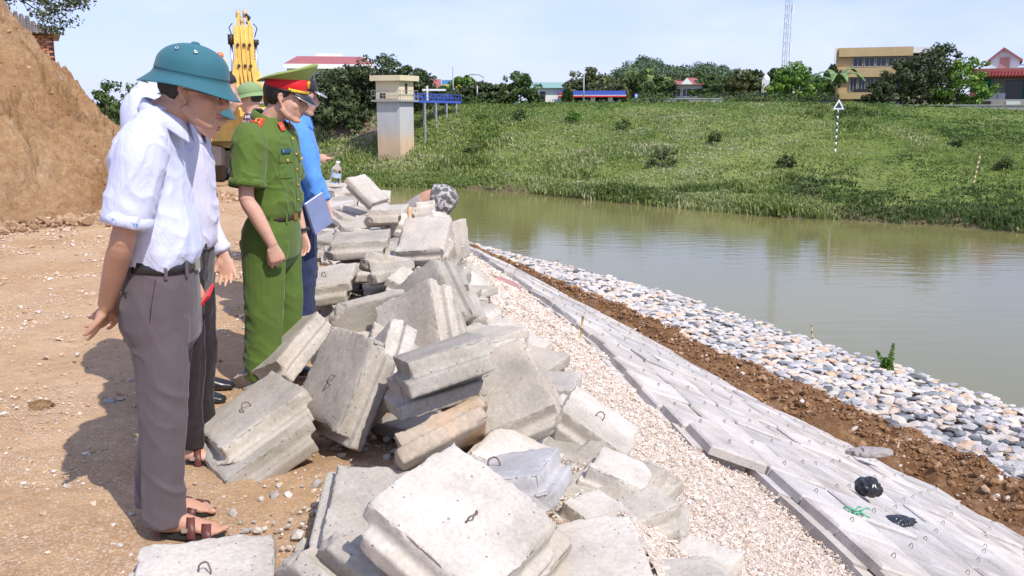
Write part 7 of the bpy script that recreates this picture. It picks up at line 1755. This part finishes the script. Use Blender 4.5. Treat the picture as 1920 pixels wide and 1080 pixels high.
# ================================================================ signs and poles on the far bank
M['sign_green'] = plain('sign_green', (.01, .06, .045), .5)
Ys = 49.; x = px_r(1572, Ys); z0 = min(float(far_z(x, Ys)), pz_r(266, Ys)); zt = pz_r(186, Ys); e = empty('river_sign', (x, Ys, z0), 0, 'triangular dark green river sign with white edge on a striped pole', 'sign')
zbt = pz_r(205, Ys) - z0; n = 13
for k in range(n):
    m = MB(); a_, b_ = zbt * k / n, zbt * (k + 1) / n; m.tube([(0, 0, a_ - (.3 if k == 0 else 0)), (0, 0, b_)], .042, 10); m.build('pole_band', M['button'] if k % 2 == 0 else M['sign_green'], e, True)
h_ = zt - z0 - zbt; m = MB(); a = .30; m.add([(-a, -.06, zbt), (a, -.06, zbt), (0, -.06, zbt + h_), (-a, -.03, zbt), (a, -.03, zbt), (0, -.03, zbt + h_)], [(0, 1, 2), (5, 4, 3), (0, 3, 4, 1), (1, 4, 5, 2), (2, 5, 3, 0)]); b = m.build('sign_plate', M['button'], e)
m = MB(); a *= .62; z_ = zbt + h_ * .13; hh_ = h_ * .62; m.add([(-a, -.066, z_), (a, -.066, z_), (0, -.066, z_ + hh_), (-a, -.061, z_), (a, -.061, z_), (0, -.061, z_ + hh_)], [(0, 1, 2), (5, 4, 3), (0, 3, 4, 1), (1, 4, 5, 2), (2, 5, 3, 0)]); m.build('sign_face', M['sign_green'], b)
M['bamboo'] = plain('dry_bamboo', (.50, .38, .20), .6, var=.2)
def bamboo(name, base, top, r0, label, group=None, cat='pole', segs=7):
    e = empty(name, tuple(base), 0, label, cat, group); B = Vector(base); T2 = Vector(top); m = MB(); pts = []; rad = []
    for k in range(segs + 1): t = k / segs; p_ = (T2 - B) * t; pts += [p_ - (T2 - B) * .004, p_, p_ + (T2 - B) * .004]; rad += [r0 * .95, r0 * 1.25, r0 * .95]
    m.tube(pts, rad, 7); m.build('cane', M['bamboo'], e, True); return e
x, y = px_r(1839, 41), 41; z0 = float(far_z(x, y)); bamboo('bamboo_pole', (x, y, z0 - .1), (px_r(1847, 41), 41, pz_r(288, 41)), .045, 'knotty bamboo pole planted in the grass at the right of the far bank')

# ================================================================ excavator seen end-on
EYY = 18.7; ex = px_x(465, EYY); e = empty('excavator', (ex, EYY, 0), math.atan2(-ex, EYY), 'yellow excavator with its arm folded upright behind the men', 'excavator')
q = lambda px: px_x(px, EYY) - ex
qz = lambda py: PY(465, py, EYY)[2]
for s_ in (-1, 1):
    m = MB(); pts = [(s_ * .75, y_, z_) for y_, z_ in ((.2, .08), (.0, .35), (.2, .62), (2.6, .62), (2.8, .35), (2.6, .08), (.2, .08))]; m.tube(pts, [(.10, .24)] * 7, 8); m.build('track', M['rust_dark'], e)
wbox('undercarriage', e, (0, 1.4, .42), (1.3, 1.6, .35), 'rust_dark')
wbox('house', e, (-.1, 2.2, 1.05), (2.0, 2.2, .8), 'yellow_paint'); wbox('counterweight', e, (-.1, 3.45, 1.05), (2.0, .4, .9), 'yellow_paint')
cb = wbox('cab', e, (-.62, 1.5, 1.42), (.85, 1.3, 1.25), 'yellow_paint'); wbox('cab_window', cb, (-.62, .83, 1.6), (.65, .04, .7), 'glass_dark'); wbox('cab_window', cb, (-1.06, 1.5, 1.6), (.04, .9, .7), 'glass_dark')
bc = PY(424, 118, EYY); wbox('beacon_post', e, (q(424), 1.0, (1.8 + PY(424, 112, 19.7)[2]) / 2), (.10, .10, PY(424, 112, 19.7)[2] - 1.8), 'yellow_paint'); m = MB(); m.ell((q(421) - .03, 1.0, PY(424, 105, 19.7)[2]), (.075, .075, .075), None, 14, 10); m.build('beacon', M['orange'], e, True)
# boom: five upright plates and ribs seen edge-on, narrowing to the pin at the top
zb_, zt_ = qz(165), qz(45); top = qz(22)
bm_ = empty('boom'); bm_.parent = e
for i, px in enumerate((449.5, 456.5, 463.5, 471, 478.5)):
    h0 = zt_ - .03 * abs(i - 2); w_ = .045 if i % 2 == 0 else .03; dy = .02 * (i % 2)
    m = MB(); m.box((q(px), -.04 + dy, (zb_ + h0) / 2), (.062, .14, h0 - zb_)); m.build('boom_plate', M['yellow_paint'], bm_)
wbox('boom_back', bm_, (q(464), .12, (zb_ + zt_) / 2 - .03), (q(482) - q(446), .20, zt_ - zb_ - .06), 'yellow_paint')
for py in (85, 124):
    for px in (453, 464, 474): m = MB(); m.tube([(q(px), -.15, qz(py)), (q(px), -.06, qz(py))], .032, 8); m.build('hose_clamp', M['rust_dark'], bm_)
for px in (453, 460, 467.5, 475): m = MB(); m.tube([(q(px), -.10, qz(52)), (q(px), -.12, qz(90)), (q(px) + .004, -.12, qz(135)), (q(px) + .02, -.10, qz(158))], .013, 6); m.build('hydraulic_pipe', M['yellow_paint'], bm_, True)
for s_ in (-1, 1): m = MB(); m.box((q(465) + s_ * .11, -.02, (zt_ + qz(30)) / 2 - .05), (.06, .16, qz(30) - zt_ + .15), (0, -s_ * .22, 0)); m.build('stick_cheek', M['yellow_paint'], bm_)
for dx_, z_ in ((-.07, top - .05), (.06, top - .04), (0, top - .18)): m = MB(); m.tube([(q(463) + dx_ - .045, -.03, z_), (q(463) + dx_ + .045, -.03, z_)], .075, 12); m.build('pin_boss', M['bamboo'], bm_, True)
m = MB(); m.tube([(q(472), -.05, qz(45)), (q(476), -.10, qz(33)), (q(470), -.08, qz(27))], .03, 8); m.build('linkage', M['rust_dark'], bm_, True)
for px, a_, b_ in ((441.5, 65, 84), (485, 74, 84)):
    cy = empty('hydraulic_cylinder'); cy.parent = e
    m = MB(); m.tube([(q(px), 0, qz(b_)), (q(px), 0, qz(a_))], .062, 14); m.build('cylinder_head', M['rust_dark'], cy, True)
    m = MB(); m.tube([(q(px), 0, qz(175)), (q(px), 0, qz(b_) + .02)], .030, 12); m.build('rod', M['chrome'], cy, True); m = MB(); m.tube([(q(px), 0, qz(190)), (q(px), 0, qz(134))], .075, 14); m.build('barrel', M['yellow_paint'] if px > 460 else M['rust_dark'], cy, True)
for s_ in (-1, 1): m = MB(); m.tube([(q(464) + s_ * .21, .0, qz(70)), (q(464) + s_ * .27, .0, qz(52)), (q(464) + s_ * .20, -.0, qz(44))], .010, 6); m.build('hose', M['blackplastic'], bm_, True)
for s_ in (-1, 1):
    m = MB(); m.add([(q(464) + s_ * .21, -.1, zb_ + .55), (q(464) + s_ * .10, -.1, zb_ + .45), (q(464) + s_ * .16, -.1, zb_ - .1), (q(464) + s_ * .32, -.1, zb_ - .1), (q(464) + s_ * .21, .1, zb_ + .55), (q(464) + s_ * .10, .1, zb_ + .45), (q(464) + s_ * .16, .1, zb_ - .1), (q(464) + s_ * .32, .1, zb_ - .1)], [(0, 1, 2, 3), (7, 6, 5, 4), (0, 3, 7, 4), (1, 5, 6, 2), (2, 6, 7, 3), (0, 4, 5, 1)]); m.build('boom_foot', M['yellow_paint'], bm_)
wbox('boom_base', bm_, (q(464), .3, zb_ - .1), (.8, .6, .35), 'yellow_paint')

# ================================================================ brick hut on the bank
M['brick'] = plain('fired_brick', (.36, .16, .095), .9, var=.35, scale=7, bmp=.6, bscale=40); M['mortar'] = plain('old_mortar', (.30, .24, .19), .95, var=.2); M['tile_roof'] = plain('weathered_roof_tile', (.13, .11, .10), .9, var=.5, scale=5, bmp=.5, bscale=30); M['brick2'] = plain('pale_brick', (.46, .27, .19), .9, var=.3, scale=7)
BY = 30.; xr = px_x(110, BY); e = empty('brick_hut', (xr, BY, 0), R(27), 'old brick hut with a worn tiled roof on top of the earth bank', 'hut')
ze = py_z(66, BY); Wd, Dp = 4.2, 3.
wbox('core', e, (-Wd / 2, Dp / 2, ze / 2 - .05), (Wd - .1, Dp - .1, ze - .1), 'mortar')
m = MB(); m.box((0, 0, 0), (.205, .10, .062)); bk = m.build('brick', M['brick']); bme = bk.data; bpy.data.objects.remove(bk)
rr = random.Random(5); cnt = 0
for row in range(22):
    z_ = ze - .05 - row * .078
    for k in range(10):
        x_ = -.115 - k * .225 - (.11 if row % 2 else 0)
        if row == 5 and k % 2 == 1: continue          # ventilation gaps
        if cnt >= 230: continue
        o = bpy.data.objects.new('brick', bme); COL.objects.link(o); o.parent = e; o.location = (x_, .0 - rr.uniform(0, .015), z_); o.rotation_euler = (0, 0, rr.uniform(-.02, .02)); cnt += 1
        if rr.random() < .3: o.material_slots[0].link = 'OBJECT'; o.material_slots[0].material = M['brick2']
    for k in range(3):
        o = bpy.data.objects.new('brick', bme); COL.objects.link(o); o.parent = e; o.location = (-.02 + rr.uniform(0, .012), .16 + k * .225 + (.11 if row % 2 else 0), z_); o.rotation_euler = (0, 0, math.pi / 2)
zt = py_z(28, BY) - .0
m = MB(); m.add([(.25, -.35, ze + .02), (-Wd - .2, -.35, ze + .02), (-Wd - .2, Dp * .5, zt + .15), (-1.1, Dp * .5, zt + .15), (.25, Dp + .3, ze + .02), (-Wd - .2, Dp + .3, ze + .02)], [(0, 3, 2, 1), (0, 4, 3), (3, 4, 5, 2), (1, 5, 4, 0)]); rf = m.build('roof', M['mortar'], e)
m = MB(); V = []
for k in range(9): a_ = math.pi * k / 8; V.append((.075 * math.cos(a_), .055 * math.sin(a_)))
m.add([(x_, -.13, z_) for x_, z_ in V] + [(x_ * .85, .13, z_ * .85) for x_, z_ in V], [(i, i + 1, 10 + i, 9 + i) for i in range(8)] + [(9 + i, 10 + i, i + 1, i) for i in range(0)]); tl = m.build('roof_tile', M['tile_roof'], None, True); tme = tl.data; bpy.data.objects.remove(tl)
slope = math.atan2(zt + .15 - ze, Dp * .5 + .35)
for row in range(9):
    t = row / 9; y_ = -.30 + (Dp * .5 + .3) * t; z_ = ze + .05 + (zt + .13 - ze) * t
    for k in range(22):
        x_ = .17 - k * .165 - 1.25 * t * (k < 0)
        if x_ > .25 - 1.35 * t: continue
        o = bpy.data.objects.new('roof_tile', tme); COL.objects.link(o); o.parent = rf; o.location = (x_, y_, z_ + rr.uniform(-.01, .02)); o.rotation_euler = (slope + rr.uniform(-.05, .05), 0, rr.uniform(-.06, .06)); o.scale = (1, 1.15, 1)

# tree leaning over the bank at the top left
r = np.random.default_rng(61); e = empty('overhanging_tree', (-11.8, 16.6, 2.5), 0, 'fine-leaved tree whose branch hangs into the top left corner', 'tree')
mb = MB(); mb.tube([(0, 0, -3.), (.1, 0, .4), (.6, 0, 1.2)], [.2, .15, .09], 8); Q = []; RV = []
tips = []
def br(p, d, L, rad, depth):
    q_ = p + d * L; mb.tube([tuple(p), tuple(p + d * L * .5 + r.normal(0, .03, 3)), tuple(q_)], [rad, rad * .8, rad * .6], 5)
    if depth == 0: tips.append((p, q_)); return
    for k in range(3): dd = d + r.normal(0, .45, 3) + np.array([.15, 0, -.06]); br(p + d * L * r.uniform(.5, 1), dd / np.linalg.norm(dd), L * .62, rad * .6, depth - 1)
for tgt in ((px_x(60, 16) + 11.8, -.6, py_z(10, 16) - 2.5), (px_x(110, 16) + 11.8, -.5, py_z(14, 16) - 2.5), (px_x(150, 16) + 11.8, -.6, py_z(2, 16) - 2.5), (px_x(10, 16) + 11.8, -.6, py_z(5, 16) - 2.5), (px_x(60, 16) + 11.8, -.6, py_z(-40, 16) - 2.5)):
    s_ = np.array([.6, 0, 1.2]); t_ = np.array(tgt); m_ = s_ + (t_ - s_) * .62 + np.array([0, 0, .18]); mb.tube([tuple(s_), tuple(s_ * .5 + m_ * .5 + np.array([0, 0, .15])), tuple(m_)], [.06, .04, .028], 6); d = (t_ - m_); L = np.linalg.norm(d); br(m_, d / L, L * .7, .02, 3)
mb.build('trunk', M['bark'], e, True)
for p_, q_ in tips:
    for k in range(2):
        c = p_ + (q_ - p_) * r.random(); Q.append(leaf_cloud(c, np.array([.13, .13, .09]), 12, .035, r)); RV.append(r.random(12))
M['fine_leaf'] = leafy('fine_grey_green_leaves', [(0, (.04, .06, .03)), (.5, (.09, .12, .05)), (1, (.17, .20, .09))], .5, trans=.25); quads_obj('crown', np.concatenate(Q), np.concatenate(RV), M['fine_leaf'], e)

# ================================================================ small things
M['wood'] = plain('worn_wood', (.50, .32, .17), .7, var=.25, scale=12); M['pink_board'] = plain('pink_board_paint', (.38, .19, .165), .7, var=.15)
m = MB(); p0 = Vector(PY(768, 432, 8.3)); m.tube([p0 - Vector((0, 0, .3)), p0, Vector(PY(768, 388, 8.3))], .020, 8); o = m.build('tool_handle', M['wood'], None, True); tag(o, 'wooden tool handle standing upright on the crest of the slab pile', 'tool handle')
z_ = -.52; c0 = Vector(PZ(957, 537, -.42)); m = MB(); m.box((0, 0, 0), (.33, .30, .015)); o = m.build('pink_board', M['pink_board']); o.location = c0; o.rotation_euler = (R(26), R(22), R(38)); tag(o, 'faded dull pink board lying tilted on the gravel at the slab edge', 'board')
m = MB(); m.tube([c0 + Vector((.02, 0, -.06)), Vector(PZ(1040, 600, -.60))], .012, 7); o = m.build('cane', M['bamboo'], None, True); tag(o, 'thin bamboo cane lying on the gravel below the pink board', 'cane')
for (a, b, zz, Yd, lb) in (((1087, 635), (1093, 592), -.55, None, 'thin stake standing at the upper edge of the laid slabs'), ((1676, 868), (1688, 815), -2.5, None, 'pale stake in the soil berm near the right edge'), ((1525, 633), (1521, 608), -2.95, None, 'short stake at the water edge of the stone apron'), ((1046, 500), (1046, 487), -2.98, None, 'distant short stake at the water edge of the stone apron'), ((1850, 930), (1858, 905), -2.5, None, 'short stake by the lower slab edge at the right')):
    p_ = Vector(PZ(*a, zz)); t_ = Vector(PY(*b, p_.y)); bamboo('stake', p_ - Vector((0, 0, .12)), t_, .012 if p_.y < 10 else .018, lb, 'thin stakes on the near bank', 'stake', 3)
# bags
M['black_film'] = plain('black_plastic_film', (.02, .022, .025), .25, bmp=.4, bscale=30)
def crumple(name, loc, s, mat, label, cat, seed, sc=(1, 1, .7)):
    m = MB(); m.ell((0, 0, 0), (s * sc[0], s * sc[1], s * sc[2]), None, 28, 18); me = remeshed(m, s * .09, 0, name); co, no = mesh_np(me); k = 2.6 / s
    co = co * (1 + .22 * (1 - np.abs(vnoise(co[:, 0] * k, co[:, 1] * k, co[:, 2] * k, seed)) * 2)[:, None]) * .85; co = co + no * (.03 * s * vnoise(co[:, 0] * k * 3, co[:, 1] * k * 3, co[:, 2] * k * 3, seed + 1))[:, None]
    mesh_set(me, co); o = obj_of(me, name, M[mat]); o.location = loc; return tag(o, label, cat)
def on_slope(px, py):
    for zz in np.linspace(-.5, -2.6, 120):
        x, y, z = PZ(px, py, zz)
        X = [float(stx(k, y)) for k in ('upper', 'toe')]
        if z <= np.interp(x, X, [-.555, -2.36]) + .0: return Vector((x, y, z))
    return Vector((x, y, z))
p_ = on_slope(1628, 928); b_ = crumple('plastic_bag', p_ + Vector((0, 0, .06)), .10, 'black_film', 'black plastic bag caught between the laid slabs', 'bag', 3)
p_ = on_slope(1685, 985); crumple('plastic_scrap', p_ + Vector((0, 0, .03)), .07, 'black_film', 'smaller dark plastic scrap below the black bag on the laid slabs', 'plastic scrap', 5, (1.6, 1, .4))
p_ = on_slope(1630, 855); crumple('cement_bag', p_ + Vector((0, 0, .04)), .13, 'conc_shirt', 'grey crumpled cement bag near the lower edge of the laid slabs', 'bag', 7, (1.9, .8, .35))
M['net'] = plain('green_cord_fibre', (.10, .36, .20), .6); p_ = on_slope(1608, 965); m = MB(); rr = random.Random(9)
for k in range(9):
    pts = [(rr.uniform(-.01, .01), rr.uniform(-.01, .01), 0)]; a = rr.uniform(0, 6.28)
    for j in range(5): a += rr.uniform(-1.6, 1.6); pts.append((pts[-1][0] + .02 * math.cos(a), pts[-1][1] + .02 * math.sin(a), .012 + .02 * math.sin(j)))
    m.tube([(p[0], p[1], p[2] * .45) for p in pts], .005, 5)
o = m.build('rope_knot', M['net'], None, True); o.location = p_ + Vector((0, 0, .02)); tag(o, 'tangle of green cord lying on the laid slabs', 'cord')
crumple('earth_clod', Vector(PZ(78, 768, 0)) + Vector((0, 0, .02)), .060, 'bank', 'single brown earth clod on the ground at the left edge', 'clod', 11, (1.15, .8, .5))
crumple('stone', Vector(PZ(207, 757, 0)) + Vector((0, 0, .01)), .032, 'grey_conc', 'small grey stone in the shadow of the men', 'stone', 12, (1.2, .9, .6))
# bottle
m = MB(); m.lathe([(.001, 0), (.042, .004), (.045, .02), (.045, .15), (.040, .175), (.018, .205), (.014, .215), (.014, .235)], 18); o = m.build('bottle_body', M['lens'], None, True); e = empty('plastic_bottle', tuple(PY(628, 345, 12.6)), 0, 'clear plastic water bottle standing on the far end of the pile', 'bottle'); o.parent = e
e.rotation_euler = (0, R(10), 0); e.scale = (1.6, 1.6, 1.3); m = MB(); m.lathe([(.016, .225), (.016, .245), (.001, .247)], 14); m.build('cap', M['button'], e, True)
m = MB(); m.lathe([(.0455, .07), (.0458, .12)], 18); m.build('label_band', M['pale_blue'], e, True)
# weed growing at the water edge
b0 = Vector(PZ(1664, 700, -2.98)); e = empty('weed_plant', tuple(b0), 0, 'lone green feathery weed growing at the edge of the stone apron', 'plant'); r = np.random.default_rng(71); mb = MB(); Q = []; hgt = PY(1670, 645, b0.y)[2] - b0.z
for k in range(9):
    d = np.array([r.normal(0, .32), r.normal(0, .32), 1.]); L = hgt * (1.05 if k == 0 else r.uniform(.35, .75)); 
    if k == 0: d = np.array([.12, 0, 1.])
    mb.tube([(0, 0, -.1), tuple(d * L * .5), tuple(d * L)], [.010, .007, .003], 5)
    for j in range(16): c = d * L * (j + 2) / 18; Q.append(leaf_cloud(c, np.array([.09, .09, .05]) * (1.15 - j / 16), 9, .030, r))
mb.build('stem', M['bark'], e, True); Q = np.concatenate(Q); quads_obj('foliage', Q, r.random(len(Q)), M['crown_bright'], e)
# wooden slats and a rag on the gravel
for (a, b, w_, lb) in (((1190, 868), (1220, 928), .022, 'dark wooden slat sticking out beside the lower right slab'), ((1180, 1020), (1262, 1048), .03, 'pale wooden lath lying between the slabs at the bottom right')):
    A = Vector(PZ(*a, -.02)); B = Vector(PZ(*b, -.14)); d = B - A; q_ = d.to_track_quat('X', 'Z').to_matrix(); m = MB(); m.box((A + B) / 2, (d.length, .035, w_), q_); o = m.build('wooden_slat', M['wood']); tag(o, lb, 'wooden slat')
